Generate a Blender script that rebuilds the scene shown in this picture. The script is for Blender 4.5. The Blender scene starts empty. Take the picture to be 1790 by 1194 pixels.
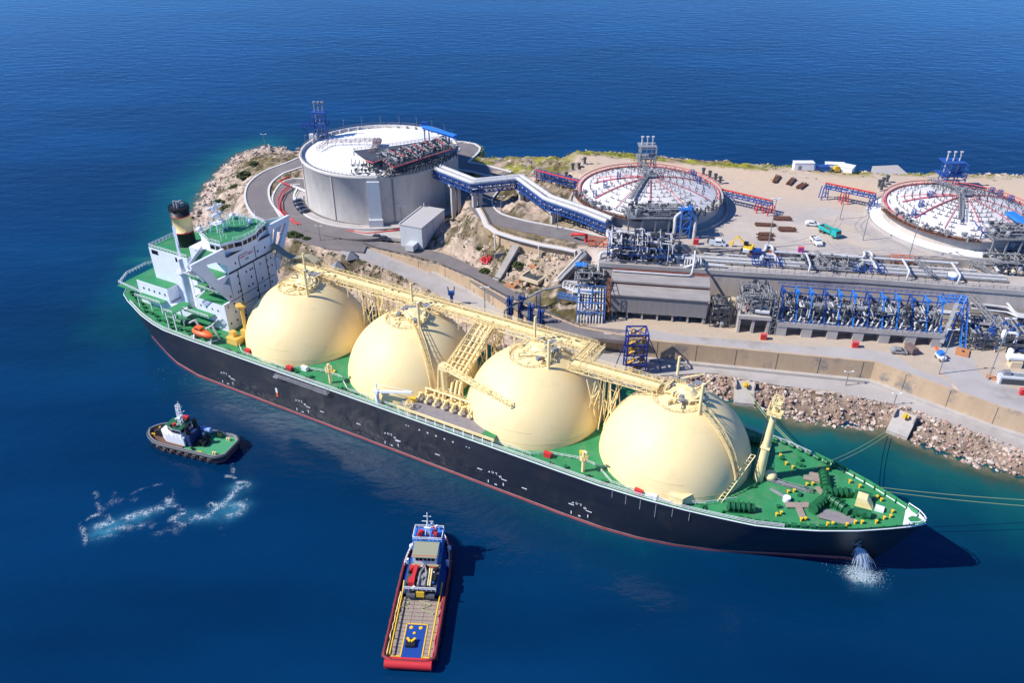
import bpy, math, random
import numpy as np
from mathutils import Vector, noise as mnoise

# ------------------------------------------------------------------ camera, sky, sun
S = bpy.context.scene
COL = S.collection
PITCH, FPX, CAMH = math.radians(32.2), 1420.0, 150.0
cam_d = bpy.data.cameras.new('camera')
cam_d.sensor_width = 36.0
cam_d.lens = FPX / 1790.0 * 36.0
cam_d.clip_end = 30000
cam_d.clip_start = 1
cam = bpy.data.objects.new('camera', cam_d)
COL.objects.link(cam)
cam.location = (0, 0, CAMH)
cam.rotation_euler = (math.pi / 2 - PITCH, 0, 0)
S.camera = cam
SUN_EL = math.radians(43)
W = bpy.data.worlds.new('World'); S.world = W; W.use_nodes = True
wn = W.node_tree.nodes; wl = W.node_tree.links
sky = wn.new('ShaderNodeTexSky'); sky.sky_type = 'NISHITA'; sky.sun_disc = False
sky.sun_elevation = SUN_EL; sky.sun_rotation = math.radians(-90 - 10.8)
sky.air_density = 1.0; sky.dust_density = 0.0; sky.ozone_density = 6.0; sky.altitude = 2500
bg = wn['Background']; bg.inputs['Strength'].default_value = 0.125
tint = wn.new('ShaderNodeMixRGB'); tint.blend_type = 'MULTIPLY'; tint.inputs[0].default_value = 1.0
tint.inputs[2].default_value = (0.50, 0.84, 1.22, 1)          # a very clear, deep blue sky
wl.new(sky.outputs[0], tint.inputs[1]); wl.new(tint.outputs[0], bg.inputs[0])
sd = bpy.data.lights.new('sun', 'SUN'); sd.energy = 4.9; sd.angle = math.radians(0.5); sd.color = (1, 0.95, 0.87)
sun = bpy.data.objects.new('sun', sd); COL.objects.link(sun)
ldir = Vector((math.cos(SUN_EL), math.cos(SUN_EL) * 0.19, -math.sin(SUN_EL)))
sun.rotation_euler = ldir.to_track_quat('-Z', 'Y').to_euler()
vs = S.view_settings
vs.view_transform = 'Standard'; vs.look = 'None'; vs.exposure = 0.36; vs.gamma = 1
S.render.engine = 'CYCLES'
S.cycles.max_bounces = 5; S.cycles.transparent_max_bounces = 8

# ------------------------------------------------------------------ helpers
R = math.radians
sinp, cosp = math.sin(PITCH), math.cos(PITCH)
def P(u, v, z=0.0):
    """point of the ground at height z seen at photo pixel (u, v)"""
    x = (u - 895) / FPX; y = (597 - v) / FPX
    d = (x, cosp + y * sinp, -sinp + y * cosp)
    t = (z - CAMH) / d[2]
    return (d[0] * t, d[1] * t, z)

def up(obj, label=None, cat=None, group=None, kind=None):
    if label: obj['label'] = label
    if cat: obj['category'] = cat
    if group: obj['group'] = group
    if kind: obj['kind'] = kind
    return obj

def thing(name, label, cat, loc=(0, 0, 0), rz=0.0, group=None):
    o = bpy.data.objects.new(name, None)
    o.empty_display_size = 1
    COL.objects.link(o); o.location = loc; o.rotation_euler = (0, 0, rz)
    return up(o, label, cat, group)

def copy_tree(o, parent=None):
    c = o.copy(); COL.objects.link(c); c.parent = parent
    for ch in list(o.children): copy_tree(ch, c)
    return c

def dup(o, loc, rz, label, group=None):
    c = copy_tree(o); c.location = loc; c.rotation_euler = (0, 0, rz); c['label'] = label
    if group: c['group'] = group
    return c

class MB:
    def __init__(s): s.V = []; s.F = []; s.M = []; s.S = []
    def add(s, vs, fs, m=0, smooth=False):
        b = len(s.V); s.V += [tuple(v) for v in vs]
        for f in fs:
            s.F.append(tuple(b + i for i in f)); s.M.append(m); s.S.append(smooth)
        return s
    def box(s, c, d, rz=0.0, m=0, rx=0.0, ry=0.0):
        ca, sa = math.cos(rz), math.sin(rz)
        vs = []
        for dx in (-.5, .5):
            for dy in (-.5, .5):
                for dz in (-.5, .5):
                    x, y, z = dx * d[0], dy * d[1], dz * d[2]
                    if ry: x, z = x * math.cos(ry) + z * math.sin(ry), -x * math.sin(ry) + z * math.cos(ry)
                    if rx: y, z = y * math.cos(rx) - z * math.sin(rx), y * math.sin(rx) + z * math.cos(rx)
                    vs.append((c[0] + x * ca - y * sa, c[1] + x * sa + y * ca, c[2] + z))
        return s.add(vs, [(0, 1, 3, 2), (4, 6, 7, 5), (0, 4, 5, 1), (2, 3, 7, 6), (0, 2, 6, 4), (1, 5, 7, 3)], m)
    def bb(s, x0, x1, y0, y1, z0, z1, m=0):
        return s.box(((x0 + x1) / 2, (y0 + y1) / 2, (z0 + z1) / 2), (abs(x1 - x0), abs(y1 - y0), abs(z1 - z0)), 0, m)
    def beam(s, p, q, w=0.2, h=None, m=0):
        p = Vector(p); q = Vector(q); h = h or w
        d = q - p
        if d.length < 1e-6: return s
        d.normalize()
        a = d.cross(Vector((0, 0, 1)))
        if a.length < 1e-3: a = Vector((1, 0, 0))
        a.normalize(); b = a.cross(d)
        vs = []
        for e in (p, q):
            for i, j in ((-1, -1), (1, -1), (1, 1), (-1, 1)):
                vs.append(e + a * (i * w / 2) + b * (j * h / 2))
        return s.add(vs, [(3, 2, 1, 0), (4, 5, 6, 7), (0, 1, 5, 4), (1, 2, 6, 5), (2, 3, 7, 6), (3, 0, 4, 7)], m)
    def tube(s, pts, r, n=8, m=0, cap=True, smooth=True):
        pts = [Vector(p) for p in pts]
        rr = r if isinstance(r, (list, tuple)) else [r] * len(pts)
        rings = []
        prev = None
        for i, p in enumerate(pts):
            if i == 0: d = pts[1] - p
            elif i == len(pts) - 1: d = p - pts[i - 1]
            else: d = (pts[i + 1] - p).normalized() + (p - pts[i - 1]).normalized()
            if d.length < 1e-6: d = pts[i] - pts[i - 1]
            d.normalize()
            if prev is None:
                a = d.cross(Vector((0, 0, 1)))
                if a.length < 1e-2: a = d.cross(Vector((1, 0, 0)))
            else:
                a = prev - d * prev.dot(d)
                if a.length < 1e-3: a = d.cross(Vector((0, 0, 1)))
            a.normalize(); prev = a; b = d.cross(a)
            k = 1.0
            if 0 < i < len(pts) - 1:
                c = (pts[i + 1] - p).normalized().dot((p - pts[i - 1]).normalized())
                k = 1.0
            rings.append([p + (a * math.cos(2 * math.pi * j / n) + b * math.sin(2 * math.pi * j / n)) * rr[i] * k for j in range(n)])
        vs = [v for ring in rings for v in ring]
        fs = []
        for i in range(len(pts) - 1):
            for j in range(n):
                fs.append((i * n + j, i * n + (j + 1) % n, (i + 1) * n + (j + 1) % n, (i + 1) * n + j))
        s.add(vs, fs, m, smooth)
        if cap:
            s.add(rings[0], [tuple(range(n - 1, -1, -1))], m); s.add(rings[-1], [tuple(range(n))], m)
        return s
    def pipe(s, pts, r, n=8, m=0, bend=None):
        """pipe run with rounded elbows"""
        pts = [Vector(p) for p in pts]; bend = bend or r * 2.2
        out = [pts[0]]
        for i in range(1, len(pts) - 1):
            a, b, c = pts[i - 1], pts[i], pts[i + 1]
            d1 = (a - b); d2 = (c - b)
            k = min(bend, d1.length * .45, d2.length * .45)
            d1.normalize(); d2.normalize()
            p1 = b + d1 * k; p2 = b + d2 * k
            out.append(p1); out.append((p1 + p2) * .25 + b * .5); out.append(p2)
        out.append(pts[-1])
        return s.tube(out, r, n, m)
    def cyl(s, c, r, h, n=16, m=0, r2=None, smooth=True):
        r2 = r if r2 is None else r2
        return s.tube([(c[0], c[1], c[2]), (c[0], c[1], c[2] + h)], [r, r2], n, m, True, smooth)
    def lathe(s, prof, n=32, c=(0, 0, 0), m=0, smooth=True, a0=0.0, a1=2 * math.pi, ms=None):
        full = abs(a1 - a0 - 2 * math.pi) < 1e-6
        k = n if full else n + 1
        vs = []
        for r_, z in prof:
            for j in range(k):
                a = a0 + (a1 - a0) * j / n
                vs.append((c[0] + r_ * math.cos(a), c[1] + r_ * math.sin(a), c[2] + z))
        for i in range(len(prof) - 1):
            fs = []
            for j in range(n):
                j2 = (j + 1) % k
                fs.append((i * k + j, i * k + j2, (i + 1) * k + j2, (i + 1) * k + j))
            if i == 0: s.add(vs, fs, ms[i] if ms else m, smooth); base = len(s.V) - len(vs)
            else:
                for f in fs:
                    s.F.append(tuple(base + q for q in f)); s.M.append(ms[i] if ms else m); s.S.append(smooth)
        return s
    def prism(s, poly, z0, z1, m=0, mtop=None):
        n = len(poly)
        ar = sum(poly[i][0] * poly[(i + 1) % n][1] - poly[(i + 1) % n][0] * poly[i][1] for i in range(n))
        if ar < 0: poly = poly[::-1]
        z0s = z0 if isinstance(z0, (list, tuple)) else [z0] * n
        z1s = z1 if isinstance(z1, (list, tuple)) else [z1] * n
        vs = [(p[0], p[1], z) for p, z in zip(poly, z0s)] + [(p[0], p[1], z) for p, z in zip(poly, z1s)]
        s.add(vs, [(i, (i + 1) % n, n + (i + 1) % n, n + i) for i in range(n)] + [tuple(range(n - 1, -1, -1))], m)
        s.add(vs[n:], [tuple(range(n))], m if mtop is None else mtop)
        return s
    def loft(s, rows, m=0, smooth=False, ms=None):
        k = len(rows[0]); vs = [p for r_ in rows for p in r_]
        base = len(s.V); s.V += [tuple(v) for v in vs]
        for i in range(len(rows) - 1):
            for j in range(k - 1):
                s.F.append((base + i * k + j, base + i * k + j + 1, base + (i + 1) * k + j + 1, base + (i + 1) * k + j))
                s.M.append(ms[i] if ms else m); s.S.append(smooth)
        return s
    def rail(s, pts, h=1.1, r=0.045, step=2.0, m=0, rows=(0.55, 1.0)):
        """hand rail: posts and horizontal bars along a polyline"""
        pts = [Vector(p) for p in pts]
        for f in rows:
            for a, b in zip(pts, pts[1:]):
                s.beam(a + Vector((0, 0, h * f)), b + Vector((0, 0, h * f)), r * 1.6, r * 1.6, m)
        for a, b in zip(pts, pts[1:]):
            L = (b - a).length; n = max(1, int(round(L / step)))
            for i in range(n + 1):
                q = a.lerp(b, i / n)
                s.beam(q, q + Vector((0, 0, h)), r * 1.6, r * 1.6, m)
        return s
    def lattice(s, p, q, w, h, bays, t=0.18, m=0, updir=None):
        """box truss from p to q, width w (sideways), height h (vertical), p and q on its lower centre line"""
        p = Vector(p); q = Vector(q); d = (q - p).normalized()
        a = d.cross(Vector((0, 0, 1)))
        if a.length < 1e-3: a = Vector((1, 0, 0))
        a.normalize(); b = a.cross(d); b.normalize()
        c = [a * (-w / 2), a * (w / 2), a * (w / 2) + b * h, a * (-w / 2) + b * h]
        for e in c: s.beam(p + e, q + e, t, t, m)
        for i in range(bays + 1):
            o = p.lerp(q, i / bays)
            for j in range(4): s.beam(o + c[j], o + c[(j + 1) % 4], t * .8, t * .8, m)
            if i < bays:
                o2 = p.lerp(q, (i + 1) / bays)
                for j, k in ((0, 3), (1, 2)):
                    if i % 2: s.beam(o + c[j], o2 + c[k], t * .7, t * .7, m)
                    else: s.beam(o + c[k], o2 + c[j], t * .7, t * .7, m)
        return s
    def cut(s):
        if not hasattr(s, 'C'): s.C = []
        s.C.append((len(s.V), len(s.F))); return s
    def build_each(s, name, mats, parent=None, loc=None):
        """one object for every stretch of shapes between cut() marks"""
        C = getattr(s, 'C', [(0, 0)]) + [(len(s.V), len(s.F))]; out = []
        if C[0] != (0, 0): C = [(0, 0)] + C
        for (v0, f0), (v1, f1) in zip(C, C[1:]):
            if f1 <= f0: continue
            q = MB(); q.V = s.V[v0:v1]; q.F = [tuple(i - v0 for i in f) for f in s.F[f0:f1]]; q.M = s.M[f0:f1]; q.S = s.S[f0:f1]
            c = [sum(v[k] for v in q.V) / len(q.V) for k in range(2)] + [min(v[2] for v in q.V)]
            q.V = [(v[0] - c[0], v[1] - c[1], v[2] - c[2]) for v in q.V]
            l0 = loc or (0, 0, 0)
            out.append(q.build(name, mats, parent, (c[0] + l0[0], c[1] + l0[1], c[2] + l0[2])))
        return out
    def build(s, name, mats, parent=None, loc=None, rz=None):
        me = bpy.data.meshes.new(name)
        me.from_pydata(s.V, [], s.F)
        if not isinstance(mats, (list, tuple)): mats = [mats]
        for mm in mats: me.materials.append(mm)
        me.polygons.foreach_set('material_index', s.M)
        me.polygons.foreach_set('use_smooth', s.S)
        me.update()
        o = bpy.data.objects.new(name, me); COL.objects.link(o)
        if parent: o.parent = parent
        if loc: o.location = loc
        if rz is not None: o.rotation_euler = (0, 0, rz)
        return o

def single(mb, name, mats, label, cat, loc=(0, 0, 0), rz=0, group=None):
    return up(mb.build(name, mats, None, loc, rz), label, cat, group)

# ------------------------------------------------------------------ materials
def mat(name, col, rough=0.6, col2=None, scale=1.0, lo=0.35, hi=0.65, bump=0.0, bscale=None, metal=0.0, spec=0.4, detail=6, col3=None, scale3=0.2, stretch=None, lo3=.5, hi3=.62):
    m = bpy.data.materials.new(name); m.use_nodes = True
    nt = m.node_tree; n = nt.nodes; l = nt.links
    b = n['Principled BSDF']
    b.inputs['Base Color'].default_value = (*col, 1); b.inputs['Roughness'].default_value = rough
    b.inputs['Metallic'].default_value = metal; b.inputs['Specular IOR Level'].default_value = spec
    if col2 or bump:
        tc = n.new('ShaderNodeTexCoord'); vec = tc.outputs['Object']
        if stretch:
            mp = n.new('ShaderNodeMapping'); mp.inputs['Scale'].default_value = stretch
            l.new(vec, mp.inputs['Vector']); vec = mp.outputs[0]
    out = None
    if col2:
        t = n.new('ShaderNodeTexNoise'); t.inputs['Scale'].default_value = scale; t.inputs['Detail'].default_value = detail
        t.inputs['Roughness'].default_value = 0.65
        l.new(vec, t.inputs['Vector'])
        r = n.new('ShaderNodeValToRGB'); r.color_ramp.elements[0].position = lo; r.color_ramp.elements[1].position = hi
        r.color_ramp.elements[0].color = (*col, 1); r.color_ramp.elements[1].color = (*col2, 1)
        l.new(t.outputs['Fac'], r.inputs[0]); out = r.outputs[0]
        if col3:
            t3 = n.new('ShaderNodeTexNoise'); t3.inputs['Scale'].default_value = scale3; t3.inputs['Detail'].default_value = 8
            t3.inputs['Roughness'].default_value = 0.7
            l.new(tc.outputs['Object'], t3.inputs['Vector'])
            r3 = n.new('ShaderNodeValToRGB'); r3.color_ramp.elements[0].position = lo3; r3.color_ramp.elements[1].position = hi3
            l.new(t3.outputs['Fac'], r3.inputs[0])
            mx = n.new('ShaderNodeMixRGB'); l.new(r3.outputs[0], mx.inputs[0]); l.new(out, mx.inputs[1])
            mx.inputs[2].default_value = (*col3, 1); out = mx.outputs[0]
        l.new(out, b.inputs['Base Color'])
    if bump:
        t2 = n.new('ShaderNodeTexNoise'); t2.inputs['Scale'].default_value = bscale or scale * 4; t2.inputs['Detail'].default_value = 8
        l.new(vec, t2.inputs['Vector'])
        bp = n.new('ShaderNodeBump'); bp.inputs['Strength'].default_value = bump; bp.inputs['Distance'].default_value = 0.3
        l.new(t2.outputs['Fac'], bp.inputs['Height']); l.new(bp.outputs[0], b.inputs['Normal'])
    return m

M = {}
M['dome'] = mat('cream_tank_paint', (0.88, 0.70, 0.37), 0.55, (0.84, 0.65, 0.32), .12, .3, .7, col3=(0.77, 0.59, 0.30), scale3=.22, lo3=.55, hi3=.75, stretch=(1, 1, .35), spec=.35)
M['cream'] = mat('cream_steel', (0.88, 0.72, 0.38), 0.5, (0.78, 0.56, 0.22), .6, .45, .8)
M['seam'] = mat('weld_seam', (0.55, 0.42, 0.2), 0.6)
M['yel'] = mat('yellow_paint', (0.8, 0.5, 0.03), 0.5)
M['hull'] = mat('black_hull_paint', (0.012, 0.016, 0.028), 0.38, (0.020, 0.024, 0.036), .15, .35, .7, stretch=(.3, .3, 2), col3=(.040, .035, .034), scale3=.16, lo3=.54, hi3=.78, spec=.45)
M['boot'] = mat('red_boot_topping', (0.30, 0.055, 0.055), 0.6, (0.42, 0.11, 0.10), .4, stretch=(.5, .5, 3))
M['line'] = mat('pale_load_line', (0.62, 0.40, 0.38), 0.6, (0.5, 0.25, .24), .6)
M['deck'] = mat('green_deck_paint', (0.030, 0.21, 0.075), 0.55, (0.045, 0.26, 0.11), .22, .35, .7, col3=(.17, .23, .14), scale3=.3, lo3=.52, hi3=.8, spec=.3)
M['white'] = mat('white_ship_paint', (0.72, 0.75, 0.80), 0.45, (0.66, 0.69, 0.74), .3, .4, .7)
M['mwhite'] = mat('white_steel', (0.78, 0.79, 0.80), 0.4)
M['glass'] = mat('dark_window_glass', (0.008, 0.011, 0.016), 0.12, spec=.6)
M['black'] = mat('black_steel', (0.015, 0.016, 0.02), 0.5)
M['dgrey'] = mat('dark_grey_steel', (0.07, 0.075, 0.085), 0.5)
M['grey'] = mat('grey_steel', (0.26, 0.27, 0.28), 0.45, (0.20, 0.205, 0.22), 1.5)
M['green'] = mat('green_machinery', (0.018, 0.15, 0.055), 0.5, (0.01, 0.07, 0.03), 1.6, .4, .7)
M['red'] = mat('red_paint', (0.56, 0.03, 0.035), 0.5)
M['mred'] = mat('faded_crimson_paint', (0.50, 0.06, 0.085), 0.6, (0.60, 0.16, 0.18), .6)
M['pink'] = mat('faded_red_paint', (0.62, 0.10, 0.12), 0.55)
M['orange'] = mat('orange_paint', (0.80, 0.14, 0.03), 0.45)
M['blue'] = mat('blue_steel_paint', (0.025, 0.09, 0.34), 0.5, (0.02, 0.065, 0.24), .7)
M['lblue'] = mat('bright_blue_paint', (0.03, 0.20, 0.62), 0.45)
M['pipe'] = mat('pale_pipe_cladding', (0.56, 0.555, 0.555), 0.55, (0.44, 0.435, 0.44), .8)
M['gpipe'] = mat('grey_pipe_cladding', (0.31, 0.31, 0.32), 0.55, (0.20, 0.205, 0.215), .9)
M['rust'] = mat('rusty_steel', (0.20, 0.085, 0.05), 0.8, (0.10, 0.05, 0.035), 1.2)
M['ored'] = mat('orange_red_primer', (0.55, 0.13, 0.05), 0.6)
M['wood'] = mat('weathered_planks', (0.36, 0.29, 0.24), 0.8, (0.27, 0.21, 0.17), .9, stretch=(1, 6, 1))
M['grate'] = mat('grey_deck_grating', (0.27, 0.25, 0.25), 0.7, (0.22, 0.20, 0.21), .5, bump=.3, bscale=3)
M['conc'] = mat('pale_concrete', (0.45, 0.42, 0.39), 0.85, (0.37, 0.34, 0.32), .25, .35, .68, bump=.15, bscale=1.5, col3=(.30, .27, .25), scale3=.12, lo3=.55, hi3=.8)
M['tankc'] = mat('tank_wall_concrete', (0.59, 0.56, 0.515), 0.85, (0.48, 0.455, 0.42), .3, .35, .7, stretch=(1, 1, .22), col3=(.40, .38, .36), scale3=.09, lo3=.52, hi3=.75)
M['wallc'] = mat('board_marked_concrete', (0.54, 0.47, 0.41), 0.85, (0.42, 0.365, 0.32), .35, .35, .7, stretch=(1.2, 1.2, .12), col3=(.24, .215, .2), scale3=.1, lo3=.5, hi3=.75)
M['sea'] = mat('seawall_concrete', (0.52, 0.39, 0.26), 0.85, (0.43, 0.31, 0.205), .2, .35, .7, stretch=(1, 1, .3), col3=(.22, .20, .19), scale3=.13, lo3=.54, hi3=.64)
M['domew'] = mat('grey_white_dome_roof', (0.66, 0.63, 0.62), 0.75, (0.56, 0.54, 0.53), .5, .4, .7, col3=(.46, .43, .42), scale3=.25, lo3=.55, hi3=.75)
M['roofw'] = mat('white_tank_roof', (0.84, 0.82, 0.79), 0.7, (0.74, 0.72, 0.69), .35, .4, .75, col3=(.60, .57, .53), scale3=.3, lo3=.6, hi3=.8)
M['asph'] = mat('worn_asphalt', (0.165, 0.145, 0.145), 0.9, (0.205, 0.185, 0.18), .18, .35, .7, col3=(.27, .245, .235), scale3=.05, lo3=.55, hi3=.75, bump=.1, bscale=5)
M['road'] = mat('pale_concrete_road', (0.43, 0.40, 0.385), 0.9, (0.37, 0.34, 0.325), .12, .35, .7, col3=(.31, .285, .265), scale3=.07, lo3=.55, hi3=.7, bump=.08, bscale=4)
M['apron'] = mat('yard_concrete', (0.48, 0.43, 0.39), 0.9, (0.37, 0.33, 0.30), .09, .38, .66, col3=(.54, .44, .34), scale3=.035, lo3=.5, hi3=.66, bump=.08, bscale=4)
M['kerb'] = mat('white_kerb', (0.62, 0.60, 0.58), 0.8)
M['cover'] = mat('orange_slab', (0.55, 0.24, 0.10), 0.8, (0.45, 0.2, 0.1), .8)
M['rock'] = mat('limestone_rock', (0.46, 0.32, 0.26), 0.9, (0.26, 0.17, 0.135), .9, .35, .65, bump=.5, bscale=1.5, col3=(.56, .46, .40), scale3=.22, lo3=.5, hi3=.62)
M['wrock'] = mat('pale_rock', (0.60, 0.52, 0.45), 0.9, (0.44, 0.36, 0.30), .4, .35, .65, bump=.5, bscale=1.2, col3=(.24, .17, .12), scale3=.3, lo3=.58, hi3=.7)
M['leaf'] = mat('shrub_leaves', (0.050, 0.075, 0.022), 0.7, (0.085, 0.10, 0.035), 1.5)
M['yleaf'] = mat('yellow_green_scrub', (0.38, 0.38, 0.03), 0.7, (0.20, 0.24, 0.03), .3)
M['bark'] = mat('shrub_stem', (0.10, 0.07, 0.05), 0.9)
M['teal'] = mat('turquoise_truck_paint', (0.02, 0.36, 0.34), 0.4)
M['rubber'] = mat('tyre_rubber', (0.012, 0.012, 0.013), 0.8)
M['rope'] = mat('pale_green_rope', (0.35, 0.42, 0.22), 0.8)
M['beige'] = mat('beige_clad', (0.62, 0.52, 0.36), 0.6)
M['roofg'] = mat('grey_sheet_roof', (0.50, 0.48, 0.47), 0.6, (0.44, 0.42, 0.41), .4, stretch=(6, .4, 1))
M['bwall'] = mat('grey_sheet_wall', (0.55, 0.58, 0.60), 0.6, (0.50, 0.53, 0.55), .5, stretch=(3, 3, .2))
M['croof'] = mat('concrete_roof_slab', (0.34, 0.31, 0.29), 0.85, (0.27, 0.245, 0.235), .3, stretch=(.6, 2, 1), bump=.1)
M['cwall'] = mat('grey_cladding_wall', (0.25, 0.24, 0.24), 0.7, (0.215, 0.205, 0.205), .5, stretch=(2, 2, .4))
M['foam'] = mat('white_foam', (0.62, 0.74, 0.80), 0.7); M['foam'].node_tree.nodes['Principled BSDF'].inputs['Alpha'].default_value = .62

# water: deep blue, with a depth attribute (metres to the shore, plus painted hull reflection) and churned patches
def water_mat():
    m = bpy.data.materials.new('sea_water'); m.use_nodes = True
    nt = m.node_tree; n = nt.nodes; l = nt.links
    b = n['Principled BSDF']
    b.inputs['Roughness'].default_value = 0.14; b.inputs['IOR'].default_value = 1.33; b.inputs['Specular IOR Level'].default_value = 0.42
    at = n.new('ShaderNodeAttribute'); at.attribute_name = 'shallow_and_reflection'
    ch = n.new('ShaderNodeAttribute'); ch.attribute_name = 'churn'
    tc = n.new('ShaderNodeTexCoord')
    nz = n.new('ShaderNodeTexNoise'); nz.inputs['Scale'].default_value = 0.09; nz.inputs['Detail'].default_value = 8; nz.inputs['Roughness'].default_value = .7
    l.new(tc.outputs['Object'], nz.inputs['Vector'])
    ad = n.new('ShaderNodeMath'); ad.operation = 'MULTIPLY_ADD'; ad.inputs[1].default_value = 0.34; ad.inputs[2].default_value = -0.17
    l.new(nz.outputs['Fac'], ad.inputs[0])
    ms_ = n.new('ShaderNodeMath'); ms_.operation = 'MULTIPLY'; l.new(ad.outputs[0], ms_.inputs[0])
    sm = n.new('ShaderNodeMath'); sm.operation = 'MULTIPLY'; sm.inputs[1].default_value = 2.0; sm.use_clamp = True
    l.new(at.outputs['Fac'], sm.inputs[0]); l.new(sm.outputs[0], ms_.inputs[1])
    a2 = n.new('ShaderNodeMath'); a2.operation = 'ADD'; a2.use_clamp = True
    l.new(at.outputs['Fac'], a2.inputs[0]); l.new(ms_.outputs[0], a2.inputs[1])
    r = n.new('ShaderNodeValToRGB'); e = r.color_ramp.elements
    e[0].position = 0; e[0].color = (0.0005, 0.0275, 0.086, 1)
    e[1].position = 1; e[1].color = (0.20, 0.17, 0.10, 1)
    for p_, c_ in ((.3, (0.001, 0.032, 0.078)), (.55, (0.002, 0.066, 0.088)), (.78, (0.008, 0.105, 0.10)), (.9, (0.05, 0.09, 0.06))):
        x = e.new(p_); x.color = (*c_, 1)
    l.new(a2.outputs[0], r.inputs[0])
    # large soft patches of wind
    nb = n.new('ShaderNodeTexNoise'); nb.inputs['Scale'].default_value = 0.006; nb.inputs['Detail'].default_value = 3
    mpb = n.new('ShaderNodeMapping'); mpb.inputs['Scale'].default_value = (1, 3, 1)
    l.new(tc.outputs['Object'], mpb.inputs[0]); l.new(mpb.outputs[0], nb.inputs['Vector'])
    rb = n.new('ShaderNodeValToRGB'); rb.color_ramp.elements[0].position = .38; rb.color_ramp.elements[1].position = .68
    rb.color_ramp.elements[0].color = (.72, .74, .78, 1); rb.color_ramp.elements[1].color = (1.3, 1.3, 1.3, 1)
    l.new(nb.outputs['Fac'], rb.inputs[0])
    mu = n.new('ShaderNodeMixRGB'); mu.blend_type = 'MULTIPLY'; mu.inputs[0].default_value = 1
    l.new(r.outputs[0], mu.inputs[1]); l.new(rb.outputs[0], mu.inputs[2])
    nc = n.new('ShaderNodeTexNoise'); nc.inputs['Scale'].default_value = 0.35; nc.inputs['Detail'].default_value = 8; nc.inputs['Roughness'].default_value = .75
    l.new(tc.outputs['Object'], nc.inputs['Vector'])
    cm = n.new('ShaderNodeMath'); cm.operation = 'MULTIPLY'; cm.use_clamp = True
    l.new(ch.outputs['Fac'], cm.inputs[0]); l.new(nc.outputs['Fac'], cm.inputs[1])
    mx = n.new('ShaderNodeMixRGB'); cm.inputs[0].default_value = 0
    c2 = n.new('ShaderNodeMath'); c2.operation = 'POWER'; c2.inputs[1].default_value = 1.6; l.new(cm.outputs[0], c2.inputs[0]); l.new(c2.outputs[0], mx.inputs[0]); l.new(mu.outputs[0], mx.inputs[1]); mx.inputs[2].default_value = (0.06, 0.30, 0.42, 1)
    l.new(mx.outputs[0], b.inputs['Base Color'])
    # ripples
    prev = None
    for sc, st, ds, vec in ((0.07, .34, 1.0, (1, 2.2, 1)), (0.36, .26, .35, (1, 1.7, 1)), (1.4, .22, .10, (1, 1.3, 1))):
        mp = n.new('ShaderNodeMapping'); mp.inputs['Scale'].default_value = vec; mp.inputs['Rotation'].default_value = (0, 0, R(18))
        l.new(tc.outputs['Object'], mp.inputs[0])
        t = n.new('ShaderNodeTexNoise'); t.inputs['Scale'].default_value = sc; t.inputs['Detail'].default_value = 4
        l.new(mp.outputs[0], t.inputs['Vector'])
        bp = n.new('ShaderNodeBump'); bp.inputs['Strength'].default_value = st; bp.inputs['Distance'].default_value = ds
        l.new(t.outputs['Fac'], bp.inputs['Height'])
        if prev: l.new(prev.outputs[0], bp.inputs['Normal'])
        prev = bp
    l.new(prev.outputs[0], b.inputs['Normal'])
    return m
M['water'] = water_mat()

def ground_mat():
    m = bpy.data.materials.new('island_ground'); m.use_nodes = True
    nt = m.node_tree; n = nt.nodes; l = nt.links
    b = n['Principled BSDF']; b.inputs['Roughness'].default_value = 0.95; b.inputs['Specular IOR Level'].default_value = .15
    at = n.new('ShaderNodeAttribute'); at.attribute_name = 'tone'
    tc = n.new('ShaderNodeTexCoord')
    a = n.new('ShaderNodeTexNoise'); a.inputs['Scale'].default_value = .45; a.inputs['Detail'].default_value = 10; a.inputs['Roughness'].default_value = .75
    l.new(tc.outputs['Object'], a.inputs['Vector'])
    r = n.new('ShaderNodeValToRGB'); r.color_ramp.elements[0].position = .32; r.color_ramp.elements[1].position = .68
    r.color_ramp.elements[0].color = (.55, .53, .5, 1); r.color_ramp.elements[1].color = (1.3, 1.28, 1.25, 1)
    l.new(a.outputs['Fac'], r.inputs[0])
    mu = n.new('ShaderNodeMixRGB'); mu.blend_type = 'MULTIPLY'; mu.inputs[0].default_value = 1
    l.new(at.outputs['Alpha'], mu.inputs[0]); l.new(at.outputs['Color'], mu.inputs[1]); l.new(r.outputs[0], mu.inputs[2])
    l.new(mu.outputs[0], b.inputs['Base Color'])
    bp = n.new('ShaderNodeBump'); bp.inputs['Distance'].default_value = .8
    bs = n.new('ShaderNodeMath'); bs.operation = 'MULTIPLY'; bs.inputs[1].default_value = .65; l.new(at.outputs['Alpha'], bs.inputs[0]); l.new(bs.outputs[0], bp.inputs['Strength'])
    l.new(a.outputs['Fac'], bp.inputs['Height']); l.new(bp.outputs[0], b.inputs['Normal'])
    return m
M['ground'] = ground_mat()

# ------------------------------------------------------------------ terrain
ZQ, ZM, ZP, ZT = 4.0, 11.0, 23.5, 26.5     # quay, process level, pipe terrace, tank yard
rng = random.Random(7)
def line(pts): 
    a = np.array(sorted(pts)); return a[:, 0], a[:, 1]
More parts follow.
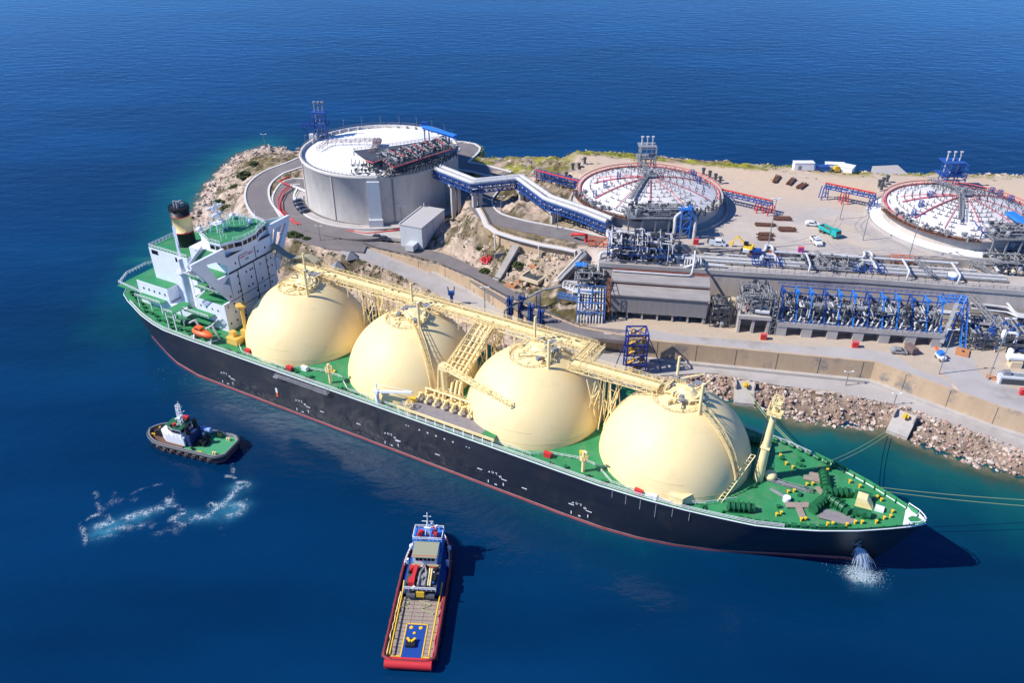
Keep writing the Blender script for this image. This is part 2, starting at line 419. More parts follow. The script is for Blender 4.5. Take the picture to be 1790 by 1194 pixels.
# waterline / quay edge along the berth side (x, y)
WATER_S = [(-150, 305), (-128, 296), (-105, 283), (-80, 268), (-60, 262), (-40, 254), (-20, 243), (0, 229), (20, 214), (34, 206.5), (46, 206.5), (60, 207.5), (72, 203), (87, 194), (100, 192), (111, 190.5), (114, 186), (123, 179), (141, 168.5), (165, 152), (200, 126), (260, 80)]
EDGE_S = [(-100, 305), (-75, 292), (-58, 285), (-44, 277), (-29, 266), (-10, 249.5), (8, 231.5), (22, 220), (34, 211.6), (46, 211), (61, 212.6), (72, 209.5), (95, 203), (114, 197), (131, 183.5), (141, 174), (165, 157), (200, 131), (260, 86)]
wall_px = [((634, 431), 10.6), ((661, 442), 10), ((720, 463), 8.5), ((768, 482), 7), ((822, 511), 5.5), ((883, 551), 4.2)]
WA = [P(u, v, z) for (u, v), z in wall_px] + [P(1010, 604, 4), P(1130, 628, 4), P(1300, 645, 4), P(1520, 667, 4), P(1732, 746, 4), P(1790, 764, 4)]
WA = sorted(WA)
WA += [(WA[-1][0] + 30, WA[-1][1] - 16, 4), (WA[-1][0] + 110, WA[-1][1] - 60, 4)]
WAx, WAy = line([(p[0], p[1]) for p in WA])
WBx, WBy = line([(30, 251.6), (34.5, 250.8), (78.2, 244.4), (115.2, 239.8), (160.6, 231.9), (200, 225), (300, 208)])
WCx, WCy = line([(40, 262), (51.7, 260.6), (69.5, 258.3), (115.8, 252.5), (162, 247), (200, 241), (300, 226)])
WSx, WSy = line(WATER_S); EDx, EDy = line(EDGE_S)
NEx, NEy = line([(-190, 380), (-123, 398), (-111, 405), (-85, 403), (-60, 401), (-25.7, 394), (0, 383), (28, 373), (100, 354.6), (147, 343), (224, 339), (300, 330), (420, 320)])

CT = (-57.0, 340.5)        # big concrete tank
T2 = (53.0, 296.8); T3 = (164.6, 278.2)
west_px = [(330, 400, 0), (338, 372, 0), (352, 345, 0), (370, 318, 0), (385, 300, 0), (408, 277, 0), (430, 265, 0), (460, 256, 0),
           (400, 330, 9), (430, 300, 10.5), (470, 276, 12), (395, 370, 7), (420, 345, 10), (380, 345, 4), (400, 300, 5), (375, 380, 4), (440, 275, 7),
           (515, 283, 17.5), (470, 297, 15.5), (448, 315, 14.5), (438, 340, 14), (442, 365, 13.6), (460, 385, 13.3), (500, 412, 13), (560, 430, 12.4),
           (400, 400, 6), (440, 400, 9), (520, 440, 7), (560, 462, 5), (620, 475, 6), (600, 455, 9), (700, 500, 4.4), (660, 478, 5.5),
           (600, 432, 12.2), (650, 430, 11.6), (700, 420, 12.2), (720, 455, 11), (800, 487, 11), (880, 518, 11), (920, 535, 11), (960, 560, 11),
           (760, 432, 11.8), (790, 425, 15), (812, 402, 18.5), (845, 395, 20), (855, 425, 16.5), (820, 455, 12), (850, 470, 11.6), (905, 470, 13.5), (900, 445, 17), (945, 440, 19.5), (985, 448, 20.5),
           (930, 500, 11.3), (965, 470, 16), (900, 500, 11), (940, 520, 11), (985, 560, 11), (1000, 520, 11.2),
           (805, 380, 16), (790, 370, 13.5), (810, 292, 21), (880, 308, 22), (850, 345, 22.3), (870, 372, 22.4), (930, 395, 23), (1000, 410, 23.4), (820, 330, 20),
           (850, 275, 19), (900, 280, 21), (950, 285, 22.5), (1000, 285, 24), (900, 330, 23), (960, 350, 24.5), (990, 380, 24.5), (1010, 300, 26)]
ctl = [P(u, v, z) for u, v, z in west_px]
for a in range(0, 360, 24):
    ctl.append((CT[0] + 36 * math.cos(R(a)), CT[1] + 36 * math.sin(R(a)), 13.2 if not (20 < a < 130) else 15))
ctl += [(-168, 350, -5), (-168, 400, -6), (-158, 440, -6), (-130, 460, -6), (-100, 450, -5), (-100, 425, 0), (-60, 420, 0), (-60, 440, -5), (-100, 405, 8), (-60, 395, 12),
        (-20, 396, 0), (-20, 415, -5), (-160, 310, -5), (-140, 296, -5)]
for x, y in WATER_S:
    if -135 < x < 40: ctl.append((x, y, 0)); ctl.append((x - 5, y - 9, -5))
for x, y in EDGE_S:
    if -60 < x < 40: ctl.append((x, y, 4.0 if x > -20 else 4.0 + (-20 - x) * .08))
ctl = np.array(ctl)
def rbf_fit(c):
    d = np.hypot(c[:, None, 0] - c[None, :, 0], c[:, None, 1] - c[None, :, 1])
    A = np.block([[d + np.eye(len(c)) * -0.6, np.c_[np.ones(len(c)), c[:, :2]]], [np.r_[[np.ones(len(c))], c[:, :2].T], np.zeros((3, 3))]])
    return np.linalg.solve(A, np.r_[c[:, 2], 0, 0, 0])
rbw = rbf_fit(ctl)
def west_h(X, Y):
    out = np.zeros_like(X)
    for i, (cx, cy, _) in enumerate(ctl): out += rbw[i] * np.hypot(X - cx, Y - cy)
    return out + rbw[-3] + rbw[-2] * X + rbw[-1] * Y

def seg_dist(X, Y, pts):
    """distance to a polyline and the interpolated z of its nearest point"""
    best = np.full(X.shape, 1e9); zz = np.zeros(X.shape)
    for a, b in zip(pts, pts[1:]):
        dx, dy = b[0] - a[0], b[1] - a[1]; L = dx * dx + dy * dy
        t = np.clip(((X - a[0]) * dx + (Y - a[1]) * dy) / L, 0, 1)
        d = np.hypot(X - a[0] - t * dx, Y - a[1] - t * dy)
        k = d < best
        best = np.where(k, d, best)
        if len(a) > 2: zz = np.where(k, a[2] + t * (b[2] - a[2]), zz)
    return best, zz

def smooth_pts(pts, n=6):
    """Catmull-Rom"""
    out = []
    p = [pts[0]] + list(pts) + [pts[-1]]
    for i in range(1, len(p) - 2):
        for k in range(n):
            t = k / n
            out.append(tuple(0.5 * (2 * p[i][j] + (p[i + 1][j] - p[i - 1][j]) * t + (2 * p[i - 1][j] - 5 * p[i][j] + 4 * p[i + 1][j] - p[i + 2][j]) * t * t + (3 * p[i][j] - p[i - 1][j] - 3 * p[i + 1][j] + p[i + 2][j]) * t ** 3) for j in range(len(p[0]))))
    out.append(tuple(pts[-1])); return out

def circ(c, r, a0, a1, n, z0, z1):
    return [(c[0] + r * math.cos(R(a0 + (a1 - a0) * i / n)), c[1] + r * math.sin(R(a0 + (a1 - a0) * i / n)), z0 + (z1 - z0) * i / n) for i in range(n + 1)]

# road centre lines (x, y, z), half width
RD = {}
RD['ring_inner'] = (smooth_pts([P(552, 330, 14.4), P(515, 318, 14.2), P(496, 340, 13.6), P(500, 362, 13.3), P(522, 385, 13.2), P(570, 402, 13.1), P(620, 410, 12.9), P(665, 408, 12.9), P(705, 398, 12.9), P(745, 385, 13)]), 4.2)
RD['ring_outer'] = (smooth_pts([P(880, 306, 22), P(840, 295, 21), P(800, 285, 20.4), (-22, 386, 19.5), (-57, 392, 18), (-90, 383, 16.8), P(515, 288, 16.4), P(478, 302, 15), P(455, 320, 14.4), P(449, 340, 14), P(456, 362, 13.6), P(478, 384, 13.2), P(515, 405, 12.9), P(560, 420, 12.6), P(600, 428, 12.2), P(640, 432, 11.6)]), 4.6)
RD['mid_road'] = (smooth_pts([P(570, 417, 12.5), P(610, 419, 12.0), P(665, 427, 11.4), P(714, 436, 11.1), P(768, 449.5, 11.02), P(800, 463, 11), P(826, 478, 11), P(843, 488.5, 11), P(880, 511, 11), P(940, 546, 11), P(1000, 575, 11), P(1070, 584, 11), P(1130, 590, 11)]), 3.4)
RD['upper_road'] = (smooth_pts([P(880, 306, 22), P(850, 335, 22.3), P(840, 356, 22.4), P(858, 378, 22.5), P(905, 393, 22.9), P(950, 402, 23.1), P(1000, 412, 23.4), P(1050, 424, 23.5)]), 4.4)
RD['quay_ramp'] = (smooth_pts([P(600, 435, 12), P(640, 444, 10.9), P(690, 463, 8.9), P(745, 488, 7.0), P(800, 517, 5.3), P(850, 545, 4.4), P(905, 575, 4.0), P(960, 600, 4.0)]), 4.4)

def height(X, Y):
    wh = west_h(X, Y)
    # east: terraces behind the walls
    yS, yE = np.interp(X, WSx, WSy), np.interp(X, EDx, EDy)
    yA, yB, yC, yN = np.interp(X, WAx, WAy), np.interp(X, WBx, WBy), np.interp(X, WCx, WCy), np.interp(X, NEx, NEy)
    eh = np.full(X.shape, ZT)
    eh = np.where(Y < yC + 1.35, ZP, eh)
    eh = np.where(Y < yB + 1.35, ZM, eh)
    eh = np.where(Y < yA + 1.35, ZQ, eh)
    f = (Y - yS) / np.maximum(yE - yS, 1)
    eh = np.where(Y < yE, np.clip(ZQ * f, -6, ZQ), eh)
    eh = np.where(Y > yN, ZT - 4.5 - (Y - yN) * 1.2, eh)
    t = np.clip((Y - yN + 22) / 22, 0, 1)
    eh = np.where((Y <= yN) & (Y > yN - 22), ZT - 4.5 * t * t, eh)
    k = np.clip((X - 22) / 9, 0, 1); k = k * k * (3 - 2 * k)
    # the process level below wall B begins a little further east
    kb = np.clip((X - 27) / 3, 0, 1)
    k = np.where((Y < yB + 12) & (Y > yA - 1), kb, k)
    h = wh * (1 - k) + eh * k
    cut = 18 - (Y - yN + 4) * 1.1
    h = np.where((X > -100) & (X < 34) & (Y > yN - 10), np.minimum(h, np.minimum(cut, np.interp(X, [-60, 0, 30], [14, 18.5, 21.5]))), h)
    h = np.maximum(h, -7)
    return h, k

def build_terrain():
    st = 1.25
    xs = np.arange(-180, 300.1, st); ys = np.arange(110, 465.1, st)
    X, Y = np.meshgrid(xs, ys)
    H, K = height(X, Y)
    # roughness
    nz2 = np.zeros(X.shape); nz = np.zeros(X.shape); nl = np.zeros(X.shape)
    for j in range(X.shape[0]):
        for i in range(X.shape[1]):
            h = H[j, i]
            if h > -5 and (K[j, i] < .99 or Y[j, i] > 330 or h < 4.2):
                v = Vector((X[j, i] * .16, Y[j, i] * .16, 0))
                nz[j, i] = mnoise.fractal(v, 0.9, 2.1, 5); nz2[j, i] = .7 - abs(mnoise.fractal(v * 2.6, .7, 2.2, 4)) * 3
            nl[j, i] = mnoise.noise(Vector((X[j, i] * .045, Y[j, i] * .045, 3)))
    dC = np.hypot(X - CT[0], Y - CT[1])
    rough = np.clip((dC - 36) / 4, 0, 1) * np.where(K > .99, 0, 1)
    yN = np.interp(X, NEx, NEy)
    rough = np.maximum(rough, np.clip((Y - yN + 25) / 25, 0, 1) * 0.8 * (X > -30))
    rough = np.maximum(rough, ((H < 3.9) & (K > .5)) * 0.8)
    yE = np.interp(X, EDx, EDy); yA = np.interp(X, WAx, WAy)
    rough = np.where((Y > yE) & (Y < yA + 1) & (X > -45), 0.0, rough)
    flat = np.zeros(X.shape)
    Hn = H + (nz * 1.7 + nz2 * .8) * rough
    for nm, (pts, hw) in RD.items():
        d, z = seg_dist(X, Y, pts)
        w = np.clip((hw + 4.5 - d) / 3.0, 0, 1)
        Hn = np.where(w > 0, Hn * (1 - w) + (z - 0.22) * w, Hn)
        flat = np.maximum(flat, w)
    w = np.clip((41 - dC) / 3, 0, 1); Hn = Hn * (1 - w) + 13.05 * w
    zA = np.interp(X, [p[0] for p in WA], [p[2] for p in WA])
    low = (X > -58) & (X < 66) & (Y < yA + 1.35) & (Y > yA - 13)
    Hn = np.where(low, np.minimum(Hn, zA - .3), Hn)
    high = (X > -52) & (X < 33) & (Y >= yA + 1.35) & (Y < yA + 8)
    Hn = np.where(high, np.maximum(Hn, ZM - .25), Hn)
    # pale sandy, rocky and green tones belong to the ground itself
    sand = np.array([.56, .43, .31]); rock = np.array([.50, .40, .33]); grass = np.array([.13, .125, .05]); dry = np.array([.26, .195, .115])
    yard = np.array([.46, .40, .355]); wet = np.array([.10, .085, .05]); ygr = np.array([.26, .26, .035])
    C = np.zeros(X.shape + (3,)); C[:] = rock
    def blend(mask, col):
        C[:] = C * (1 - mask[..., None]) + col * mask[..., None]
    gx, gy = np.gradient(H, st); slope = np.hypot(gx, gy)
    n2 = np.zeros(X.shape); n3 = np.zeros(X.shape)
    for j in range(X.shape[0]):
        for i in range(X.shape[1]):
            if H[j, i] > 0:
                n2[j, i] = mnoise.fractal(Vector((X[j, i] * .09, Y[j, i] * .09, 7)), .8, 2.1, 5); n3[j, i] = mnoise.fractal(Vector((X[j, i] * .3, Y[j, i] * .3, 4)), .8, 2.1, 4)
    g = np.clip(nl * 2.2 + .45, 0, 1) * np.clip(1.1 - slope * .9, 0, 1) * (H > 3.5)
    blend(g, dry)
    blend(np.clip(g * 1.4 - .75 + nz * .3, 0, 1) * np.clip((H - 5) / 4, 0, 1), grass)
    brush = np.clip((n2 + n3 * .7 + .14) * 5, 0, 1) * (H > 3.2) * np.clip(1.25 - slope * .7, .25, 1)
    blend(brush * .9, np.array([.085, .072, .034]))
    blend(np.clip((n3 - .25) * 4, 0, 1) * (H > 1.5) * .8, np.array([.60, .50, .42]))
    east = np.clip((X - 24) / 6, 0, 1) * (H > 3.8)
    blend(east, yard)
    yB = np.interp(X, WBx, WBy); yC = np.interp(X, WCx, WCy)
    blend(east * (Y > yA) * (Y < yB) * np.clip(.75 + nl * .8, 0, 1), np.array([.47, .38, .29]))
    plat = (Y > yC + 2) * np.clip((X - 24) / 8, 0, 1)
    far = np.clip((Y - (yN - 62)) / 20, 0, 1) * plat
    blend(far * np.clip(.9 + nl * .5, 0, 1), sand)
    strip = np.clip((Y - (yN - 20)) / 6, 0, 1) * (X > -35) * np.clip(1.1 + nl * 2.0 - np.clip((X - 60) / 90, 0, .75), 0, 1)
    blend(strip, dry * 1.1); blend(np.clip(strip * np.clip((n2 + .25) * 4, 0, 1), 0, 1) * .9, ygr * np.array([1.25, 1.25, 1])); blend(strip * np.clip((n3 - .05) * 4, 0, 1) * .8, grass * .8)
    nw = np.clip((Y - 330) / 20, 0, 1) * np.clip((30 - X) / 10, 0, 1) * (X > -35) * np.clip((H - 8) / 5, 0, 1)
    blend(nw * np.clip(.55 + n2 * 2.5, 0, 1), grass * 1.3); blend(nw * np.clip((n2 - .05) * 5, 0, 1) * .8, ygr * 1.2); blend(nw * np.clip((n3 - .2) * 4, 0, 1), np.array([.55, .47, .39]))
    # the earth mound beside the upper road
    mound = np.clip(1 - np.hypot((X - 8) / 22, (Y - 285) / 14), 0, 1)
    blend(np.clip(mound * 2.2, 0, 1) * np.clip(.7 + nl, 0, 1), dry * np.array([.85, .9, .8]))
    yS2 = np.interp(X, WSx, WSy); blend(((Y < yE - .3) & (X > 40) & (Hn < 3.9)) * .75, np.array([.20, .145, .115]))  # ground under the boulders painted darker as the shade in their gaps
    blend(np.clip((1.2 - Hn) / 1.6, 0, 1) * .85, wet)
    keep = Hn > -6.5
    idx = -np.ones(X.shape, int)
    need = np.zeros(X.shape, bool)
    cellok = keep[:-1, :-1] | keep[1:, :-1] | keep[:-1, 1:] | keep[1:, 1:]
    need[:-1, :-1] |= cellok; need[1:, :-1] |= cellok; need[:-1, 1:] |= cellok; need[1:, 1:] |= cellok
    idx[need] = np.arange(need.sum())
    V = np.c_[X[need], Y[need], Hn[need]]
    jj, ii = np.nonzero(cellok)
    F = np.c_[idx[jj, ii], idx[jj, ii + 1], idx[jj + 1, ii + 1], idx[jj + 1, ii]]
    me = bpy.data.meshes.new('terrain'); me.from_pydata(V.tolist(), [], F.tolist())
    me.materials.append(M['ground'])
    ca = me.color_attributes.new('tone', 'FLOAT_COLOR', 'POINT')
    alpha = np.clip(1 - east * (Y > yA) * (1 - strip) * .8, .2, 1)
    ca.data.foreach_set('color', np.c_[C[need], alpha[need]].ravel())
    me.polygons.foreach_set('use_smooth', [True] * len(F))
    o = bpy.data.objects.new('terrain', me); COL.objects.link(o); up(o, kind='structure')
    return X, Y, Hn
TX, TY, TH = build_terrain()
def gz(x, y):
    i = int(round((x + 180) / 1.25)); j = int(round((y - 110) / 1.25))
    j = min(max(j, 0), TH.shape[0] - 1); i = min(max(i, 0), TH.shape[1] - 1)
    return float(TH[j, i])

# ------------------------------------------------------------------ sea
SHIP_RZ = R(-28.69); SHIP_O = (-65.0, 220.9, 0)
def ship_world(x, y, z=0):
    c, s = math.cos(SHIP_RZ), math.sin(SHIP_RZ)
    return (SHIP_O[0] + x * c - y * s, SHIP_O[1] + x * s + y * c, z)
CHURN = []     # (polyline, radius, strength)
def cpx(*q): return [P(100 + x / 4.475, 780 + y / 4.475) for x, y in q]
CHURN.append((cpx((320, 650), (420, 625), (560, 580), (650, 555)), 3.0, 1.0)); CHURN.append((cpx((340, 665), (390, 660)), 3.2, 1.3)); CHURN.append((cpx((700, 525), (800, 495), (860, 470)), 2.2, .7))
CHURN.append((cpx((1000, 545), (1090, 555), (1180, 560)), 2.4, .9)); CHURN.append((cpx((1180, 530), (1290, 470), (1370, 390)), 2.2, .8)); CHURN.append((cpx((1310, 480), (1430, 480), (1340, 535)), 3.2, 1.1)); CHURN.append((cpx((1390, 330), (1450, 320)), 3.0, .9))
CHURN.append(([P(1506, 1002), P(1510, 1012)], 4, .9))
def build_sea():
    def axis(a, b, st, far):
        core = list(np.arange(a, b + .1, st)); lo = []; hi = []
        d = st; x = a
        while x > -far: d *= 1.35; x -= d; lo.append(x)
        d = st; x = b
        while x < far: d *= 1.35; x += d; hi.append(x)
        return np.array(lo[::-1] + core + hi)
    xs = axis(-190, 260, 2.5, 9000); ys = axis(90, 470, 2.5, 14000)
    ys = ys[ys > -600]
    X, Y = np.meshgrid(xs, ys)
    sh = np.zeros(X.shape)
    d, _ = seg_dist(X, Y, WATER_S)
    # the east lagoon shelves gently, the west berth is dredged
    wid = np.interp(X, [-100, 30, 70, 110, 200], [14, 14, 27, 33, 34])
    side = Y < np.interp(X, WSx, WSy)
    sh = np.maximum(sh, np.where(side, 1.0 * np.exp(-(d / wid) ** 1.15), 0))
    west = [P(u, v) for u, v in ((315, 425), (330, 400), (352, 345), (370, 318), (385, 300), (408, 277), (430, 265), (460, 256))]
    d, _ = seg_dist(X, Y, west); sh = np.maximum(sh, 1.0 * np.exp(-(d / 21) ** 1.0))
    d, _ = seg_dist(X, Y, [P(330, 385), P(350, 340), P(345, 330)]); sh = np.maximum(sh, .72 * np.exp(-(d / 26) ** 2))
    d, _ = seg_dist(X, Y, [P(330, 360), P(290, 450), P(230, 560)]); sh = np.maximum(sh, .5 * np.exp(-(d / 30) ** 2))
    north = [(x, y + 5) for x, y in zip(NEx, NEy) if x > -60]
    d, _ = seg_dist(X, Y, north); sh = np.maximum(sh, .5 * np.exp(-(d / 12) ** 1.0))
    hull = [ship_world(x, -21) for x in (-30, 20, 60, 120)]
    d, _ = seg_dist(X, Y, hull); sh = np.maximum(sh, .40 * np.exp(-(d / 14) ** 1.5))  # greenish hull reflection painted into the water colour along the near side
    ch = np.zeros(X.shape)
    for pts, r_, s_ in CHURN:
        d, _ = seg_dist(X, Y, pts); ch = np.maximum(ch, s_ * np.exp(-(d / r_) ** 2))
    n = X.size; idx = np.arange(n).reshape(X.shape)
    F = np.c_[idx[:-1, :-1].ravel(), idx[:-1, 1:].ravel(), idx[1:, 1:].ravel(), idx[1:, :-1].ravel()]
    me = bpy.data.meshes.new('water'); me.from_pydata(np.c_[X.ravel(), Y.ravel(), np.zeros(n)].tolist(), [], F.tolist())
    for nm, arr in (('shallow_and_reflection', sh), ('churn', ch)):
        a = me.attributes.new(nm, 'FLOAT', 'POINT'); a.data.foreach_set('value', arr.ravel().astype(np.float32))
    me.materials.append(M['water'])
    o = bpy.data.objects.new('water', me); COL.objects.link(o); up(o, kind='structure')
build_sea()

# ------------------------------------------------------------------ roads, yards, walls
def offset(pts, d):
    out = []
    for i, p in enumerate(pts):
        a = Vector(pts[max(i - 1, 0)][:2]); b = Vector(pts[min(i + 1, len(pts) - 1)][:2])
        t = (b - a).normalized(); n = Vector((-t.y, t.x))
        out.append((p[0] + n.x * d, p[1] + n.y * d, p[2]))
    return out
def road(name, key, m, dz, kerb=True):
    pts, hw = RD[key]
    L = offset(pts, hw); Rr = offset(pts, -hw)
    mb = MB(); mb.loft([[(p[0], p[1], p[2] + dz) for p in L], [(p[0], p[1], p[2] + dz) for p in Rr]], 0)
    mb.loft([[(p[0], p[1], p[2] + dz) for p in Rr], [(p[0], p[1], p[2] - 1.2) for p in Rr]], 0)
    mb.loft([[(p[0], p[1], p[2] - 1.2) for p in L], [(p[0], p[1], p[2] + dz) for p in L]], 0)
    up(mb.build(name, M[m]), kind='structure')
    return L, Rr
def kerb(pts, w=0.5, h=0.16, d=0.0, z=0):
    mb = MB(); a = offset(pts, d); b = offset(pts, d + w)
    A0 = [(p[0], p[1], p[2] - .4 + z) for p in a]; A1 = [(p[0], p[1], p[2] + h + z) for p in a]
    B1 = [(p[0], p[1], p[2] + h + z) for p in b]; B0 = [(p[0], p[1], p[2] - .4 + z) for p in b]
    mb.loft([A0, A1, B1, B0], 0)
    o = mb.build('kerb', M['kerb']); up(o, kind='structure'); return o
Lo, Ro = road('road', 'ring_outer', 'asph', 0.02)
Li, Ri = road('road', 'ring_inner', 'asph', 0.032)
road('road', 'mid_road', 'asph', 0.014)
Lu, Ru = road('road', 'upper_road', 'asph', 0.026)
Lq, Rq = road('road', 'quay_ramp', 'road', 0.040)
def near(pts, q): return min(range(len(pts)), key=lambda i: (pts[i][0] - q[0]) ** 2 + (pts[i][1] - q[1]) ** 2)
i1 = near(Lo, P(520, 420, 13)); kerb(Ro[:near(Ro, P(505, 410, 13))], .9, .35, -.9) ; kerb(Lo[:near(Lo, P(500, 395, 13))], .9, .3, 0)
kerb(Li[:near(Li, P(520, 398, 13))], .8, .3, 0); kerb(Ri[:near(Ri, P(515, 390, 13))], .8, .3, -.8)
kerb(Lu, .5, .4, 0)

def sheet(name, poly, z, m, kind='structure'):
    mb = MB(); mb.add([(x, y, z) for x, y in poly], [tuple(range(len(poly)))], 0)
    o = mb.build(name, M[m])
    bm_n = o.data.polygons[0].normal.z
    if bm_n < 0: o.data.flip_normals()
    return up(o, kind=kind)
def strip(name, xs, f0, f1, z, m):
    mb = MB(); mb.loft([[(x, f0(x), z) for x in xs], [(x, f1(x), z) for x in xs]])
    o = mb.build(name, M[m])
    if o.data.polygons[0].normal.z < 0: o.data.flip_normals()
    return up(o, kind='structure')
fA = lambda x: float(np.interp(x, WAx, WAy)); fB = lambda x: float(np.interp(x, WBx, WBy)); fC = lambda x: float(np.interp(x, WCx, WCy)); fE = lambda x: float(np.interp(x, EDx, EDy))
strip('quay', np.arange(-2, 290, 2), lambda x: fE(x) + .4 + (.7 * math.sin(x * .21) if x > 60 else 0), lambda x: fA(x) + .2, ZQ + .03, 'road')
mid_hi = [P(u, v, ZM) for u, v in ((1070, 585), (1130, 575), (1200, 588), (1300, 595), (1400, 605), (1500, 608), (1560, 618), (1620, 648), (1645, 655), (1650, 640), (1644, 610), (1690, 610), (1710, 640), (1740, 665), (1790, 685))]
road_m = [(x, fA(x)) for x in np.arange(30, 152, 3)]
mb = MB()
xs = np.arange(30, 131, 2.0)
top = lambda x: float(np.interp(x, *line([(p[0], p[1]) for p in mid_hi[:7]] + [(122, 206), (131, 198), (150, 188), (190, 176)])))
mb.loft([[(x, fA(x) + .2, ZM + .05) for x in xs], [(x, top(x), ZM + .05) for x in xs]])
o = mb.build('road', M['road']); up(o, kind='structure')
if o.data.polygons[0].normal.z < 0: o.data.flip_normals()
poly = [P(u, v, ZM)[:2] for u, v in ((1640, 607), (1690, 607), (1712, 650), (1745, 672), (1830, 692), (1830, 735))] + [(WA[-3][0], WA[-3][1] + .3), (WA[-4][0], WA[-4][1] + .3), (131, fA(131) + .2), (131, top(131)), P(1650, 655, ZM)[:2]]
sheet('road', poly, ZM + .062, 'road')
strip('terrace', np.arange(36, 260, 4), lambda x: fB(x) + .1, lambda x: fC(x) + .1, ZP + .03, 'apron')
# the tank yard, a big worn concrete apron
yard = [P(u, v, ZT)[:2] for u, v in ((1215, 432), (1480, 442), (1730, 453), (1850, 460), (1850, 330), (1500, 372), (1440, 362), (1350, 392), (1290, 388), (1240, 410))]
yard[3] = (260, fC(260) + 1); yard[4] = (260, 300)
sheet('yard', yard, ZT + .03, 'apron')

M['stain'] = mat('oil_stained_concrete', (0.30, 0.27, 0.245), 0.9, (0.42, 0.375, 0.34), .5, .4, .62)
for k, (pts, w_) in enumerate(((((1240, 436), (1330, 432), (1420, 440), (1520, 436), (1620, 444)), .5), (((1400, 372), (1440, 392), (1500, 405), (1560, 418), (1600, 440)), .45), (((1450, 420), (1470, 435), (1520, 440), (1580, 438)), .5), (((1300, 425), (1370, 428), (1430, 412), (1460, 396), (1470, 378)), .4), (((1512, 380), (1500, 395), (1515, 412), (1550, 424)), .6))):
    c_ = smooth_pts([P(u, v, ZT + .034 + k * .004) for u, v in pts], 8); mb = MB()
    for d_ in (-1.0, 1.0): a = offset(c_, d_ - w_ / 2); b_ = offset(c_, d_ + w_ / 2); mb.loft([b_, a])
    o = mb.build('tyre_track', M['stain']); up(o, kind='structure')
def wall(name, pts, zb, zt, th, m, label, parts=None, cat='retaining wall', cap=True):
    """pts along the front face, th thickness behind it; zb, zt lists or numbers"""
    n = len(pts); zb = zb if isinstance(zb, list) else [zb] * n; zt = zt if isinstance(zt, list) else [zt] * n
    q = [(p[0], p[1], 0) for p in pts]; bk = offset(q, th)
    mb = MB()
    mb.loft([[(q[i][0], q[i][1], zb[i]) for i in range(n)], [(q[i][0], q[i][1], zt[i]) for i in range(n)], [(bk[i][0], bk[i][1], zt[i]) for i in range(n)], [(bk[i][0], bk[i][1], zb[i]) for i in range(n)]])
    for i in (0, n - 1):
        mb.add([(q[i][0], q[i][1], zb[i]), (q[i][0], q[i][1], zt[i]), (bk[i][0], bk[i][1], zt[i]), (bk[i][0], bk[i][1], zb[i])], [(0, 1, 2, 3)])
    o = mb.build(name, M[m]); up(o, label, cat)
    return o
def dense(pts, step=3.0):
    out = []
    for a, b in zip(pts, pts[1:]):
        n = max(1, int(math.dist(a[:2], b[:2]) / step))
        for i in range(n): out.append(tuple(a[k] + (b[k] - a[k]) * i / n for k in range(len(a))))
    out.append(tuple(pts[-1])); return out
wa = dense(WA, 3)
sw = wall('seawall', wa, [p[2] - .8 for p in wa], [ZM + .25 + min(0, 0) for p in wa], .8, 'sea', 'long beige concrete sea wall between the quay and the process road')
# joints, parapet rail and the low ledge at the wall foot are its parts
j = MB()
for i in range(4, len(wa), 4):
    p = wa[i]; t = Vector((wa[i][0] - wa[i - 1][0], wa[i][1] - wa[i - 1][1], 0)).normalized()
    j.cut(); j.box((p[0], p[1], (p[2] + ZM) / 2), (.14, .1, ZM - p[2] - .1), math.atan2(t.y, t.x))
j.build_each('joint', M['dgrey'], sw)
lg = MB(); fo = offset([(p[0], p[1], p[2]) for p in wa[10:]], -1.3); fi = offset([(p[0], p[1], p[2]) for p in wa[10:]], -.02)
lg.loft([[(p[0], p[1], p[2] - .2) for p in fo], [(p[0], p[1], p[2] + .9) for p in fo], [(p[0], p[1], p[2] + 1.0) for p in fi]])
lg.build('ledge', M['conc'], sw)
rl = MB(); rp = [(p[0], p[1], ZM + .25) for p in offset([(p[0], p[1], 0) for p in WA[:7]], .4)]
rl.rail(rp, 1.0, .07, 2.5); rl.build('handrail', M['dgrey'], sw)
wb = dense([(30, 251.6, 0), (34.5, 250.8, 0), (78.2, 244.4, 0), (115.2, 239.8, 0), (160.6, 231.9, 0), (200, 225, 0), (260, 214, 0)], 4)
bw = wall('retaining_wall', wb, ZM - .5, ZP + .15, .8, 'wallc', 'tall board marked concrete wall behind the process units')
cp = MB(); a = offset(wb, -.35); b_ = offset(wb, 1.1)
cp.loft([[(p[0], p[1], ZP - 1.1) for p in a], [(p[0], p[1], ZP + .45) for p in a], [(p[0], p[1], ZP + .45) for p in b_], [(p[0], p[1], ZP + .05) for p in b_]])
cp.loft([[(p[0], p[1], ZP - 1.1) for p in offset(wb, -.02)], [(p[0], p[1], ZP - 1.1) for p in a]])
cp.build('coping', M['conc'], bw)
rl = MB(); rl.rail([(p[0], p[1], ZP + .45) for p in offset(wb, .3)], 1.1, .06, 2.0); rl.build('handrail', M['grey'], bw)
wc = dense([(44, 261.5, 0), (51.7, 260.6, 0), (69.5, 258.3, 0), (115.8, 252.5, 0), (162, 247, 0), (200, 241, 0), (260, 232, 0)], 4)
wall('retaining_wall', wc, ZP - .3, ZT + .2, .6, 'wallc', 'low grey concrete wall between the pipe terrace and the tank yard')
